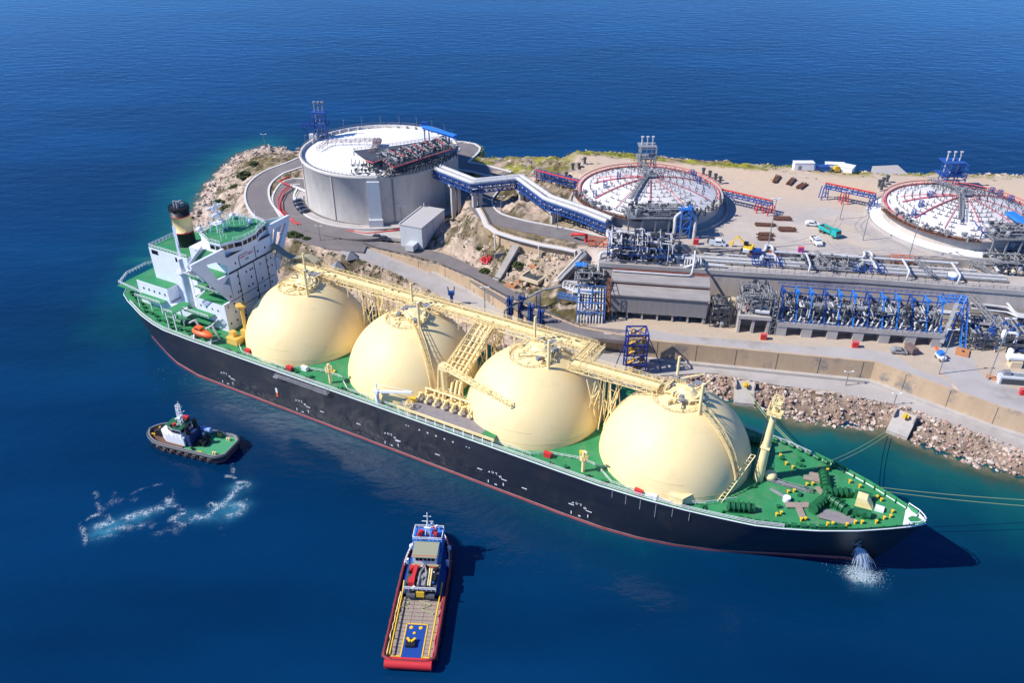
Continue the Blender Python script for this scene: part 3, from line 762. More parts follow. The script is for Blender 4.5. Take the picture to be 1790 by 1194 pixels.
# elevated road parapet wall with its white walkway, falling down the hill side
ur = [P(u, v, z) for u, v, z in ((838, 363, 22.6), (846, 377, 22.6), (853, 392, 22.7), (870, 404, 22.8), (905, 415, 23), (945, 425, 23.2), (985, 432, 23.4), (1008, 437, 23.4))]
ur = [(p[0], p[1], p[2]) for p in ur]
w2 = wall('retaining_wall', ur, [p[2] - 6 for p in ur], [p[2] + .1 for p in ur], .7, 'sea', 'curved beige wall carrying the upper road above the rocky hill')
wk = MB(); a = offset(ur, -1.6); b_ = offset(ur, -.03)
for z0, z1 in ((-.5, .0),):
    wk.loft([[(p[0], p[1], p[2] + z0) for p in a], [(p[0], p[1], p[2] + z1) for p in a], [(p[0], p[1], p[2] + z1) for p in b_], [(p[0], p[1], p[2] + z0) for p in b_], [(p[0], p[1], p[2] + z0) for p in a]])
for p in a[1::2]: wk.beam((p[0], p[1], p[2] - .5), (p[0] + .3, p[1] + .3, gz(p[0], p[1]) - .5), .35)
wk.build('walkway', M['kerb'], w2)
rl = MB(); rl.rail(offset(ur, .5), 1.0, .07, 2); rl.build('handrail', M['dgrey'], w2)
dg = [P(u, v, z) for u, v, z in ((1008, 437, 23.4), (1013, 443, 23), (1005, 453, 21.4), (985, 474, 17.5), (968, 492, 14.0), (956, 504, 12.0))]
w3 = wall('retaining_wall', dg, [p[2] - 4 for p in dg], [p[2] + .7 for p in dg], .9, 'conc', 'grey stepped wall running down the slope from the upper road bend')
wk = MB(); a = offset(dg, .95); b_ = offset(dg, 2.6)
wk.loft([[(p[0], p[1], p[2] - 1.5) for p in a], [(p[0], p[1], p[2] + .1) for p in a], [(p[0], p[1], p[2] + .1) for p in b_], [(p[0], p[1], p[2] - 2.5) for p in b_]])
wk.build('walkway', M['grey'], w3)

# ------------------------------------------------------------------ the gas carrier (local x forward, -y towards the camera)
ship = thing('gas_carrier', 'huge black hulled gas carrier with four cream dome tanks and green deck', 'ship', SHIP_O, SHIP_RZ)
ZD = 14.2
XD = [-79.5, -78, -73, -67.8, -56, -48, -42, -30, 0, 110, 122, 131, 139, 147, 153, 160, 168, 174, 178, 180.4, 181]
BD = [2.5, 4.6, 10.9, 13.5, 18, 20.1, 21.1, 21.4, 21.4, 21.3, 20.5, 19.4, 18.1, 16.8, 15.0, 12.4, 8.7, 5.2, 2.7, .9, .15]
XWL = [-74.5, -73, -69, -63, -56, -49, -42, -30, 0, 100, 111, 120, 129, 138, 145, 152, 160, 165.5, 169.5, 172, 172.5]
BWL = [.3, 2.2, 7.6, 11.4, 14.2, 16.9, 19.2, 21.2, 21.4, 21.4, 21.1, 20, 17.9, 14.9, 11.9, 8.6, 5.0, 2.6, 1.1, .35, .1]
def sheer(x): return ZD + (max(0, x - 135) / 46.0) ** 1.6 * 2.7
def bd(x): return float(np.interp(x, XD, BD))
def resamp(xs, n):
    out = []
    for i in range(len(xs) - 1): out += [xs[i] + (xs[i + 1] - xs[i]) * k / n for k in range(n)]
    return out + [xs[-1]]
N_ = 4
xd, bdv, xw, bwv = resamp(XD, N_), resamp(BD, N_), resamp(XWL, N_), resamp(BWL, N_)
lev = [-7, -3, -.6, .72, .92, 4, 7.5, 11, None]
def hullpt(i, z, s):
    zt = sheer(xd[i]) if z is None else z
    f = (zt / sheer(xd[i]))
    if f >= 0:
        g = f ** 1.25
        x = xw[i] + (xd[i] - xw[i]) * (f if xd[i] < 60 else f ** .9); b = bwv[i] + (bdv[i] - bwv[i]) * g
    else:
        x = xw[i] + (3.0 * (-f) * 2 if xd[i] > 160 else 0) - (xw[i] + 40) * .3 * (-f) * (xw[i] < -40); b = bwv[i] * (1 - .25 * f * f)
    return (x, s * b, zt)
mb = MB()
for s_ in (-1, 1):
    rows = [[hullpt(i, z, s_) for i in range(len(xd))] for z in lev]
    if s_ > 0: rows = [r_[::-1] for r_ in rows]
    mb.loft(rows, 0, True, [1, 1, 1, 2, 0, 0, 0, 0])
# transom and stem
for i, m_ in ((0, 0), (len(xd) - 1, 0)):
    for z0, z1 in zip(lev, lev[1:]):
        mb.add([hullpt(i, z0, -1), hullpt(i, z0, 1), hullpt(i, z1, 1), hullpt(i, z1, -1)], [(0, 1, 2, 3)], m_)
hull = mb.build('hull', [M['hull'], M['boot'], M['line']], ship)
# bulb under the stem
mb = MB(); mb.lathe([(0, 9.5), (1.6, 8.6), (2.5, 6), (2.8, 2), (2.8, -4)], 14); bl = mb.build('bulb', M['boot'], hull, (172.5, 0, -3.2)); bl.rotation_euler = (0, R(90), 0)
mb = MB(); mb.loft([[(xd[i], -bdv[i] + .05, sheer(xd[i]) - .04) for i in range(len(xd))], [(xd[i], -bdv[i] * .5, sheer(xd[i]) + .12) for i in range(len(xd))], [(xd[i], 0, sheer(xd[i]) + .2) for i in range(len(xd))], [(xd[i], bdv[i] * .5, sheer(xd[i]) + .12) for i in range(len(xd))], [(xd[i], bdv[i] - .05, sheer(xd[i]) - .04) for i in range(len(xd))]])
deck = mb.build('deck', M['deck'], ship)
if deck.data.polygons[10].normal.z < 0: deck.data.flip_normals()
# white gunwale strake along the deck edge
mb = MB()
for s_ in (-1, 1): mb.tube([(xd[i], s_ * (bdv[i]), sheer(xd[i])) for i in range(len(xd))], .16, 5)
mb.build('gunwale', M['white'], ship)
# white paint scuffs and draught dashes, tug marks (letters), a row of dots
mk = MB()
for x in (-16.6, 13.9, 46.6, 80.6, 105.1):
    for dx, dz, w, h in ((-2.0, -3.4, .25, .9), (2.6, -2.6, .25, .9), (2.8, -.9, 1.6, .22), (.3, -3.6, .7, .3)):
        mk.cut(); mk.box((x + dx, -21.46, 5.6 + dz), (w, .05, h))
for k in range(7):
    mk.cut(); mk.box((22 + k * 13.5, -21.46, 4.9 + .6 * math.sin(k * 2.1)), (1.5, .05, .22))
for k in range(5): mk.cut(); mk.box((57 + k * 2.7, -21.44, 11.4), (.42, .05, .42))
for x in (52.6, 53.4, 72, 72.9): mk.cut(); mk.box((x, -21.44, 11.4), (.3, .05, .25))
mk.build_each('hull_mark', M['mwhite'], hull)
def text(body, size, loc, rot, m, parent, name='lettering', ext=.02):
    c = bpy.data.curves.new(name, 'FONT'); c.body = body; c.size = size; c.align_x = 'CENTER'; c.align_y = 'CENTER'; c.extrude = ext; c.resolution_u = 2; c.offset = .012 * size
    t = bpy.data.objects.new(name, c); me = bpy.data.meshes.new_from_object(t); bpy.data.objects.remove(t); bpy.data.curves.remove(c)
    me.name = name; me.materials.clear(); me.materials.append(M[m])
    o = bpy.data.objects.new(name, me); COL.objects.link(o); o.parent = parent; o.location = loc; o.rotation_euler = rot
    return o
for x in (-16.6, 13.9, 46.6, 80.6, 105.1):
    for k, ch_ in enumerate('PUTN'):
        a = (k - 1.5) * .32
        text(ch_, 1.0, (x + (k - 1.5) * 1.15, -21.47, 5.9 - abs(k - 1.3) ** 2 * .22), (R(90), -a, 0), 'mwhite', hull)
# red and white pilot mark
mb = MB(); mb.box((4.7, -21.47, 6.7), (.75, .06, 1.7)); mb.box((4.7, -21.47, 5.1), (.75, .06, 1.5), 0, 1)
mb.build('pilot_mark', [M['mwhite'], M['orange']], hull)

# ---- dome tanks
ZC, RS = 12.33, 19.47
SP = 40.62
def dome_prof():
    pr = []
    a0 = math.asin((ZD - .3 - ZC) / RS)
    pr.append((RS * math.cos(a0), ZD - .3))
    for k in range(1, 33):
        a = a0 + (math.pi / 2 - a0) * k / 32
        pr.append((max(RS * math.cos(a), .02), ZC + RS * math.sin(a)))
    return pr
dome_me = None
gear_me = {}
def dome_gear(seed):
    """the tower platform on top of a dome"""
    r = random.Random(seed)
    g = MB()
    zt = 31.2
    ring = [(-1 + 6.3 * math.cos(R(a)), 6.3 * math.sin(R(a)), zt - .4) for a in range(0, 361, 15)]
    g.tube(ring, .22, 6)
    g.rail(ring, 1.2, .06, 1.7)
    g.cyl((1, 1, zt - 1), 3.2, 2.6, 20); g.cyl((1, 1, zt + 1.6), 2.5, .9, 20, 0, 1.2)
    g.box((-2.5, 1.5, zt + 1.2), (4, 5, .25)); g.rail([(-4.5, -1, zt + 1.3), (-4.5, 4, zt + 1.3), (-.5, 4, zt + 1.3)], 1.1, .06, 1.5)
    g.cyl((5.6, -3.4, zt - 2.2), .42, 10.5, 10); g.cyl((-3.5, 6.4, zt - 1.5), .36, 9, 10)
    for k in range(16):
        a = r.uniform(0, 6.28); rr = r.uniform(1.5, 5.6); z = zt + r.uniform(.1, 2.2)
        b = r.uniform(0, 6.28); rr2 = r.uniform(1.5, 5.6)
        p = (rr * math.cos(a), rr * math.sin(a), z); q = (rr2 * math.cos(b), rr2 * math.sin(b), z)
        g.pipe([(p[0], p[1], zt - .5), p, q, (q[0], q[1], zt - .4)], r.uniform(.12, .3), 6)
    for k in range(9): g.box((r.uniform(-5, 5), r.uniform(-4, 5), zt + r.uniform(0, 1.4)), (r.uniform(.6, 1.6), r.uniform(.6, 1.6), r.uniform(.5, 1.4)), r.uniform(0, 3))
    g.beam((-4, 5, zt + 1), (3, 8, zt + 3.4), .3); g.beam((-1, -2, zt), (5, 6, zt + 3.2), .26)
    return g
for i in range(4):
    mb = MB(); mb.lathe(dome_prof(), 72)
    d = mb.build('dome_tank', M['dome'], ship, (i * SP, 0, 0))
    sm = MB()
    for z_, a0, a1 in ((15.9, -170, -20), (18.9, -125, -65)):
        rr = math.sqrt(RS ** 2 - (z_ - ZC) ** 2)
        sm.tube([(rr * math.cos(R(a)), rr * math.sin(R(a)), z_) for a in range(a0, a1 + 1, 5)], .05, 4)
    sm.build('weld_seam', M['seam'], d)
    dome_gear(i + 3).build('tank_dome_gear', M['cream'], d)
    eq = MB(); r = random.Random(40 + i)
    for k in range(8): eq.cut(); eq.box((r.uniform(-4, 6), r.uniform(-3, 6), 32.2 + r.uniform(0, .8)), (r.uniform(.8, 2), r.uniform(.6, 1.6), r.uniform(.5, 1.1)), r.uniform(0, 3))
    eq.cut(); eq.box((2.5, 5.0, 33.6), (2.2, 1.6, .25)); eq.cut(); eq.box((-1.5, 6.2, 32.8), (1.8, 1.4, .2))
    eq.build_each('valve_box', M['grey'], d)
    if i in (1, 3):
        st = MB(); pts = []
        az = R(-38 if i == 1 else -22)
        for k in range(13):
            a = R(76 - k * (60 / 12.0)); rr = (RS + .55) * math.cos(a)
            pts.append((rr * math.cos(az), rr * math.sin(az), ZC + (RS + .55) * math.sin(a)))
        tx = Vector((-math.sin(az), math.cos(az), 0)) * .75
        for s_ in (-1, 1):
            q = [Vector(p) + tx * s_ for p in pts]; st.tube(q, .1, 5); st.rail(q, 1.15, .06, 2.0)
        for a, b in zip(pts, pts[1:]):
            for t in (0, .25, .5, .75):
                c = Vector(a).lerp(Vector(b), t); st.beam(c - tx, c + tx, .35, .06)
        st.build('stairway', M['cream'], d)

# ---- trunk pipe bridge along the dome tops
br = MB(); fr = MB(); gw = MB()
def bridge(p, q, w, bays, r):
    p = Vector(p); q = Vector(q); d_ = (q - p).normalized(); a = Vector((-d_.y, d_.x, 0))
    fr.lattice(p - Vector((0, 0, 1.3)), q - Vector((0, 0, 1.3)), w, 1.3, bays, .16)
    for s_ in (-1, 1): fr.rail([p + a * (w / 2) * s_, q + a * (w / 2) * s_], 1.15, .06, 2.2)
    fr.rail([p + a * (w * .16), q + a * (w * .16)], 1.15, .05, 2.2)
    L = (q - p).length
    wk_ = a * (w * .33)
    gw.add([p + a * (w * .17), p + a * (w / 2), q + a * (w / 2), q + a * (w * .17)], [(0, 1, 2, 3)])
    for k, rr in enumerate((.27, .22, .30, .2)):
        o_ = a * (-w * .43 + k * w * .155)
        br.tube([p + o_ + Vector((0, 0, .35)), q + o_ + Vector((0, 0, .35))], rr, 8)
    n = int(L / 3.4)
    for k in range(n):
        c = p.lerp(q, (k + r.random()) / n)
        br.beam(c - a * (w * .48), c + a * (w * .12) , .18, .26)
        if r.random() < .5: br.box(c + a * r.uniform(-w * .4, w * .1) + Vector((0, 0, .7)), (r.uniform(.5, 1.3), r.uniform(.4, .8), r.uniform(.4, .9)), SHIP_RZ * 0 + r.uniform(0, .4))
r = random.Random(5)
bridge((-14, 10.8, 31), (93.6, 10.6, 31), 5.4, 36, r)
bridge((93.6, 12.8, 31.002), (93.6, -1.6, 32.0), 4.6, 5, r)
bridge((92.4, .4, 32.204), (116, .4, 32.604), 4.8, 9, r)
# trestles to the deck between the domes and short legs on the domes
for x in (20.3, 61, 101.7):
    y0 = 10.6 if x < 95 else .5
    for dx in (-2.6, 2.6):
        for dy in (-2.4, 2.4):
            fr.beam((x + dx * .8, y0 + dy, 29.8), (x + dx * 1.5, y0 + dy * 1.5, 14.3), .26)
        for k in range(3):
            z0, z1 = 29 - k * 4.8, 29 - (k + 1) * 4.8
            fr.beam((x + dx, y0 - 2.6, z0), (x + dx, y0 + 2.6, z1), .16); fr.beam((x + dx, y0 + 2.6, z0), (x + dx, y0 - 2.6, z1), .16)
            fr.beam((x + dx, y0 - 2.8, z1), (x + dx, y0 + 2.8, z1), .22)
    for k in range(8):
        px, py = x + r.uniform(-3.5, 3.5), y0 + r.uniform(-4, 4)
        br.pipe([(px, py, 30.5), (px, py, r.uniform(17, 24)), (px + r.uniform(-2, 2), py + r.uniform(-3, 3), 16), ], r.uniform(.1, .2), 6)
    for s_ in (-1, 1):
        fr.beam((x - 4.5, y0 + s_ * 2.4, 29.6), (x + s_ * 1, y0 + s_ * 2.4, 17), .22); fr.beam((x + 4.5, y0 + s_ * 2.4, 29.6), (x - s_ * 1, y0 + s_ * 2.4, 17), .22)
for i in range(4):
    for dx in (-11, -7, -3, 3, 7, 11):
        x = i * SP + dx; y0 = (8.4, 12.8) if x < 93 else (-1.6, 2.4)
        if x < -13 or x > 118.5: continue
        for y in y0:
            rr = dx * dx + y * y
            if rr < RS * RS * .95: fr.beam((x, y, 29.8), (x, y, ZC + math.sqrt(RS * RS - rr) - .05), .17)
bo = fr.build('pipe_bridge', M['cream'], ship)
br.build('bridge_pipe', M['cream'], bo); gw.build('walkway_grating', mat('yellow_grating', (.62, .47, .20), .7, (.40, .29, .12), 2.5), bo)
# gangway bridge from the house to the first dome
mb = MB()
gp = [(-21.5, 11.6, 34), (-17, 11.4, 32.2), (-13, 11.2, 31.6), (-8, 13.5, 32.4), (-4, 12.5, 31.6)]
for a, b in zip(gp, gp[1:]): mb.lattice(Vector(a) - Vector((0, 0, .6)), Vector(b) - Vector((0, 0, .6)), 2.4, 2.0, 3, .14)
mb.loft([[(p[0], p[1] - 1.2, p[2] + 1.5) for p in gp], [(p[0], p[1] + 1.2, p[2] + 1.5) for p in gp]])
mb.build('covered_gangway', [mat('olive_tan_roof', (.36, .32, .22), .7)], bo)

# ---- midship manifold, crossover and its crane
cr = MB()
for k, dx in enumerate((-2.6, -1.2, .3, 1.7, 3.0)):
    cr.pipe([(61 + dx, 9, 30.6), (61 + dx, 4, 28.5), (60.5 + dx, -9.5, 22), (60.5 + dx, -11.5, 17), (58 + k * 3.2, -14.5, 17)], .42, 8)
cr.lattice((61, 8, 29), (60.5, -9.5, 22.4), 5.6, 1.8, 9, .2)
cr.rail([(58, 8, 30), (57.6, -9.5, 23.8)], 1.2, .07, 2); cr.rail([(64, 8, 30), (63.4, -9.5, 23.8)], 1.2, .07, 2)
for dx in (-2.5, 2.7):
    for y in (-9.5, -4.5): cr.beam((61 + dx, y, 26 if y > -6 else 23), (61 + dx, y, 14.3), .4)
cr.build('crossover_pipes', M['cream'], ship)
mf = MB()
mf.bb(49.5, 80, -20.7, -11.5, 16.2, 16.5, 0)
mf.bb(49.5, 80.2, -21.0, -20.7, 16.0, 16.75, 1)
for k in range(11): mf.bb(50 + k * 2.95, 50.25 + k * 2.95, -20.9, -20.65, 14.2, 16.2, 2)
mfo = mf.build('manifold_platform', [M['grate'], M['cream'], M['mwhite']], ship)
mp = MB(); r = random.Random(9)
for k in range(9):
    x = 53.5 + k * 2.75
    mp.pipe([(x, -10.5, 17.4), (x, -13.6, 17.4), (x, -15.2, 18.3), (x, -16.4, 17.6)], .3, 8); mp.cyl((x, -15.0, 17.4), .5, 1.3, 10)
    mp.tube([(x, -16.3, 17.6), (x, -16.9, 17.6)], .5, 10); mp.cyl((x + .8, -13, 16.5), .3, 2.6, 8); mp.box((x + 1.1, -14.2, 17.3), (.8, .7, 1.6))
    for q in range(3): mp.box((x + r.uniform(-1, 1), -12.5 + r.uniform(-1, 1), 17 + r.uniform(0, 1.4)), (.5, .5, .9))
mp.tube([(52, -12.6, 18.9), (79, -12.6, 18.9)], .3, 8); mp.rail([(52, -11.6, 18), (79, -11.6, 18)], 1.2, .06, 1.6)
mp.build('manifold', M['cream'], mfo)
mb = MB(); mb.bb(76.2, 80, -20.4, -14, 16.5, 16.62, 0); mb.build('platform_panel', M['deck'], mfo)
mb = MB(); mb.cyl((51.8, -16.2, 16.5), 1.5, .3, 20); mb.build('hatch_cover', M['yel'], mfo)
mb = MB(); mb.cut(); mb.bb(55.5, 60.5, -10.6, -8.4, 16, 17.6); mb.cut(); mb.bb(69.5, 75.5, -10.9, -8.6, 16, 17.4); mb.build_each('white_locker', M['mwhite'], ship)
ck = MB(); ck.cyl((58.6, -10.6, 14.3), .95, 11.5, 12); ck.box((58.8, -10.6, 26.3), (2.6, 2.2, 1.5)); ck.beam((57.6, -11.6, 26), (57.4, -12.4, 15), .3)
ck.lattice((59, -10.8, 26.2), (82.5, -15.2, 24.2), 1.1, 1.1, 12, .2); ck.beam((59, -10.8, 26.4), (75, -13.8, 25.2), 1.0, .8); ck.beam((58.8, -10.6, 28.2), (82.3, -15.2, 25.2), .12)
ck.build('cargo_crane', M['cream'], ship)
cb = MB(); cb.beam((77.2, -14.2, 24.6), (77.2, -14.2, 21), .15); cb.box((77.2, -14.2, 20), (1.3, .9, 2.0)); cb.build('crane_hook_block', M['cream'], ship)
ck = MB(); ck.cyl((42.5, -20.2, 14.2), .6, 4.8, 10); ck.box((42.5, -20.2, 18.6), (1.4, 1.4, 1.0)); ck.beam((42.7, -20.2, 18.6), (53.4, -18.6, 21.0), .65, .6); ck.beam((42.5, -20.2, 21), (53, -18.7, 21.4), .1); ck.beam((42.5, -20.2, 18.6), (42.5, -20.2, 21.2), .3)
ck.build('hose_crane', M['mwhite'], ship)
mb = MB(); mb.lattice((53, -19.2, 14.3), (53, -19.2, 18.6), 1.6, 1.6, 3, .16); mb.beam((48.5, -19.5, 14.3), (52.4, -19.4, 18), .25); mb.build('crane_rest', M['cream'], ship)

# ---- superstructure
sup = MB()
# front screen wall with its flared bridge wings (a plate with openings left as separate panels)
XF = -22.0; TH_ = .9
def plate(poly, x0=XF, th=TH_, m=0):
    n = len(poly); ar = sum(poly[i][0] * poly[(i + 1) % n][1] - poly[(i + 1) % n][0] * poly[i][1] for i in range(n))
    if ar < 0: poly = poly[::-1]
    vs = [(x0, y, z) for y, z in poly] + [(x0 - th, y, z) for y, z in poly]
    sup.add(vs, [tuple(range(n)), tuple(range(2 * n - 1, n - 1, -1))] + [(i + n, (i + 1) % n + n, (i + 1) % n, i) for i in range(n)], m)
plate([(-12, ZD), (12, ZD), (12, 24), (-12, 24)])
plate([(-7.6, 24), (12, 24), (12, 25.5), (11.6, 33), (11.6, 38.8), (-7.6, 38.8)])
plate([(-7.6, 24), (-8.2, 29.6), (-10.3, 30.9), (-12.2, 33.2), (-14.0, 37.0), (-15, 39.7), (-20.5, 40.5), (-9.0, 24)])
plate([(-7.6, 41.9), (-20.5, 41.9), (-20.5, 40.5), (-15, 39.7), (-11.5, 39), (-8.3, 36.5), (-7.6, 36.3)])
plate([(-12.2, 33.2), (-10.3, 30.9), (-8.2, 32.2), (-7.6, 32.4), (-7.6, 33.0), (-8.3, 33)])
plate([(12.2, 25.6), (13.4, 25.4), (21.6, 40.4), (19.8, 40.0), (12.6, 30.0)])
plate([(11.6, 38.8), (13, 39.9), (19.6, 39.9), (21.6, 40.4), (21.6, 41.9), (11.6, 41.9)])
# blocks of the house
sup.bb(-35, XF - TH_, -12, 12, ZD, 23.85)
sup.bb(-38, XF - TH_, -7.4, 11.4, 23.85, 38.8)
sup.bb(-36, XF - TH_, -8, 12, 38.8, 39.3)
# bridge wings deck
sup.prism([(XF - TH_, -20.4), (XF - TH_, 21.4), (-24.2, 21.4), (-29, 12), (-31, -8), (-24.0, -20.4)], 39.6, 39.9)
for s_ in (-1, 1):
    a_, b_ = ((-24.2, 21.2), (-29, 12)) if s_ > 0 else ((-24.0, -20.2), (-31, -8))
    sup.beam((*a_, 40.6), (*b_, 40.6), .2, 1.4)
# wheelhouse
wh = [(-22.0, -3.5), (-20.6, -1.2), (-20.6, 4.8), (-22.0, 7.2), (-23, 11.4), (-27, 12.2), (-35, 11), (-36, 4), (-35, -4.5), (-28, -7.6), (-23.6, -7.4)]
sup.prism(wh, 39.3, 42.6, 0)
sup.prism([(x * 1.0 + (.25 if x > -25 else -.25), y * 1.04) for x, y in wh], 42.62, 42.95, 0)
# engine casing, funnel deck
sup.bb(-58.5, -41, -7, 9.2, ZD, 33.8)
# aft low house
sup.bb(-63, -48.5, -11.4, -7.02, ZD, 22.6); sup.bb(-62, -48.5, -11, 9, ZD, 18.0); sup.bb(-63, -58.52, -7.02, -3, ZD, 22.6)
sup.bb(-48.5, -38, -11.6, 9, ZD, 17.3)
sup.bb(-41, -38.02, -6.9, 9, ZD, 31)
so = sup.build('superstructure', M['white'], ship)
# green walking decks
gd = MB()
gd.bb(-34.9, -23, -11.9, 11.9, 23.86, 23.95); gd.bb(-58.2, -41.2, -6.8, 9, 33.81, 33.9)
gd.bb(-62.8, -48.7, -11.2, -7.1, 22.61, 22.7); gd.bb(-62.8, -58.7, -7.1, -3.1, 22.61, 22.7)
gd.prism([(x + (.1 if x > -25 else 0), y) for x, y in wh], 42.96, 43.02)
gd.prism([(-23, -20), (-24.1, -20), (-30.6, -8), (-23, -8)], 39.91, 39.97); gd.prism([(-23, 12.3), (-28.6, 12.3), (-24.3, 21), (-23, 21)], 39.91, 39.97)
gd.bb(-34.5, -23, -11.6, -7.5, 27.4, 27.6); gd.bb(-34, -23, -12.8, -7.5, 31.0, 31.2); gd.bb(-33, -23, -14.6, -7.5, 33.0, 33.2)
gd.bb(-30, -22.9, 11.5, 17.0, 32.4, 32.6)
gd.bb(-62, -50, -14.2, -11.02, 17.9, 18.05); gd.bb(-62, -46, -14.5, -11.6, 21.2, 21.35) if False else None
gd.bb(-38, -27, -14.8, -12.05, 19.3, 19.5); gd.bb(-41.5, -37.5, -19.5, -11.9, 20.3, 20.5); gd.bb(-38, -28, -14.6, -12.05, 16.6, 16.75)
gd.bb(-75, -63, -11, 11, 17.0, 17.2)
gd.build('walking_deck', M['deck'], so)
# white bulwarks of the balconies, sloped braces
bw_ = MB()
for x0, x1, y, z in ((-34.5, -23, -11.6, 27.6), (-34, -24, -12.8, 31.2), (-33, -23, -14.6, 33.2), (-62, -50, -14.2, 18.05), (-38, -27, -14.8, 19.5), (-41.5, -37.5, -19.5, 20.5)):
    bw_.cut(); bw_.rail([(x0, y, z), (x1, y, z)], 1.1, .06, 1.6)
for x0, x1, y, z0, z1 in ((-35, -30, -11.2, 24, 27.4), (-34, -28, -12.4, 27.6, 31)):
    bw_.cut()
    for k in range(2): bw_.add([(x0 + k * 4.5, y, z1), (x0 + k * 4.5 + 3.6, y, z1), (x0 + k * 4.5 + 3.6, -7.5, z0)], [(0, 1, 2)])
for x, y in ((-41.2, -19.2), (-37.8, -19.2), (-41.2, -16), (-37.8, -16)): bw_.cut(); bw_.beam((x, y, ZD), (x, y, 20.3), .3)
for x in (-61, -55, -50): bw_.cut(); bw_.beam((x, -14, ZD), (x, -14, 17.9), .25)
bw_.cut()
bw_.rail([(-58.3, -6.9, 33.9), (-41, -6.9, 33.9)], 1.1, .06, 1.5); bw_.cut(); bw_.rail([(-58.3, -6.9, 33.9), (-58.3, 9, 33.9), (-41, 9, 33.9)], 1.1, .06, 1.5)
bw_.cut(); bw_.rail([(x, y, 42.95) for x, y in wh], 1.1, .05, 1.6)
bw_.build_each('balcony_rail', M['mwhite'], so)
# stairs
for a, b in (((-47, -10.5, ZD), (-43, -10.5, 18)), ((-33, -13.5, 24), (-28, -13.5, 28.4)), ((-30, -13, 14.2), (-24.5, -13, 19.3))):
    bw_ = MB()
    for s_ in (-.5, .5): bw_.beam((a[0], a[1] + s_, a[2]), (b[0], b[1] + s_, b[2]), .12, .3)
    for k in range(12):
        c = Vector(a).lerp(Vector(b), k / 11); bw_.box(c, (.35, 1, .06))
    bw_.build('stairway', M['mwhite'], so)
bw_ = MB()
# antennas and radar mast
for k in range(34):
    bw_.cut(); rr = random.Random(k); x, y = rr.uniform(-35, -24), rr.uniform(-6, 10.5); bw_.beam((x, y, 43), (x, y, 43 + rr.uniform(1.5, 5)), .1)
bw_.build_each('antenna', M['mwhite'], so); bw_ = MB()
for x, y in ((-33, -2), (-33, 2), (-30, -2), (-30, 2)): bw_.beam((x, y, 43), (-31.5, 0, 52), .3)
for z in (45.5, 48, 50.5): bw_.box((-31.5, 0, z), (3.2 - (z - 45) * .3, 3.6 - (z - 45) * .3, .15)); bw_.rail([(-33, -1.7, z), (-30, -1.7, z), (-30, 1.7, z), (-33, 1.7, z)], 1, .05, 1.2)
bw_.beam((-31.5, -3.2, 50.9), (-31.5, 3.2, 50.9), .3, .5); bw_.beam((-30.5, -2.2, 48.6), (-30.5, 2.2, 48.6), .25, .4); bw_.beam((-31.5, 0, 51), (-31.5, 0, 55), .12)
bw_.build('radar_mast', M['mwhite'], so); bw_ = MB()
for x, y, z in ((-26, 8, 44), (-34, 8.5, 44.2), (-35.5, -4, 44)): bw_.cut(); bw_.lathe([(0, -.8), (.9, -.3), (1.0, .3), (.6, .8), (0, 1)], 10, (x, y, z))
bw_.build_each('radome', M['mwhite'], so); bw_ = MB()
for s_ in (-1, 1):                                    # raking braces under the wings
    for k in range(3): bw_.cut(); bw_.beam((-24.5, s_ * (13 + k * 2.4), 30.5 + k * 3.2), (-24.5, s_ * (15.4 + k * 2.4), 39.6), .5, .9)
bw_.build_each('wing_brace', M['white'], so)
# windows: wheelhouse band and portholes
wn_ = MB()
wp = wh[-2:] + wh[:6]
for a, b in zip(wp, wp[1:]):
    L = math.dist(a, b); n = max(1, int(round(L / 2.0))); d_ = Vector((b[0] - a[0], b[1] - a[1], 0)).normalized(); nn = Vector((d_.y, -d_.x, 0))
    for k in range(n):
        c = Vector((a[0], a[1], 41.35)).lerp(Vector((b[0], b[1], 41.35)), (k + .5) / n) + nn * .03
        wn_.cut(); wn_.box(c, (L / n * .80, .08, 1.35), math.atan2(d_.y, d_.x))
wins = wn_.build_each('bridge_window', M['glass'], so)
ph = MB(); rr = random.Random(3)
for z in (16.5, 19.5, 22.4):
    for y in (-10.8, -8.2, -4.6, -1.2, 2.2, 5.6, 9): 
        if rr.random() < .8: ph.cut(); ph.bb(XF - .03, XF + .04, y, y + .5, z, z + .75)
for z in (25.4, 28, 30.6, 35.2):
    for y in (-9, -5.6, -4.6, -1, .8, 1.7, 5.2, 8.4, 10.2):
        if rr.random() < .8 and not (y < -8 and z > 26): ph.cut(); ph.bb(XF - .03, XF + .04, y, y + .5, z, z + .75)
for x0, z in ((-57.4, 31.8), (-46.5, 31.4)): ph.cut(); ph.bb(x0, x0 + 3, -7.06, -6.98, z, z + 1.5)
for x in (-60.5, -58, -55.5, -53, -50.5): ph.cut(); ph.bb(x, x + .6, -11.46, -11.38, 19.8, 20.6)
for x in (-33, -30.5, -28, -25.5): ph.cut(); ph.bb(x, x + .5, -12.05, -11.97, 21, 21.7)
for x, z in ((-36, 26), (-33, 26), (-30, 26), (-27, 26), (-36, 30), (-33, 30), (-30, 30), (-27, 30), (-34, 35.5), (-30, 35.5), (-26, 35.5)): ph.cut(); ph.bb(x, x + .6, -7.45, -7.38, z, z + .9)
ph.bb(-54, -53, -7.06, -6.98, 24, 26) if False else None
ph.build_each('porthole', M['glass'], so)
pl_ = MB()
pl_.bb(XF - .02, XF + .22, -7.6, 11.7, 33.0, 33.5); pl_.bb(XF - .02, XF + .2, -7.2, 11.5, 38.7, 39.2)
for y, z0, z1 in ((-4.2, ZD, 33), (2.8, ZD, 33), (8.2, 18, 33), (-2.8, 33.5, 37), (4.2, 33.5, 37.8)): pl_.bb(XF, XF + .12, y, y + .2, z0, z1)
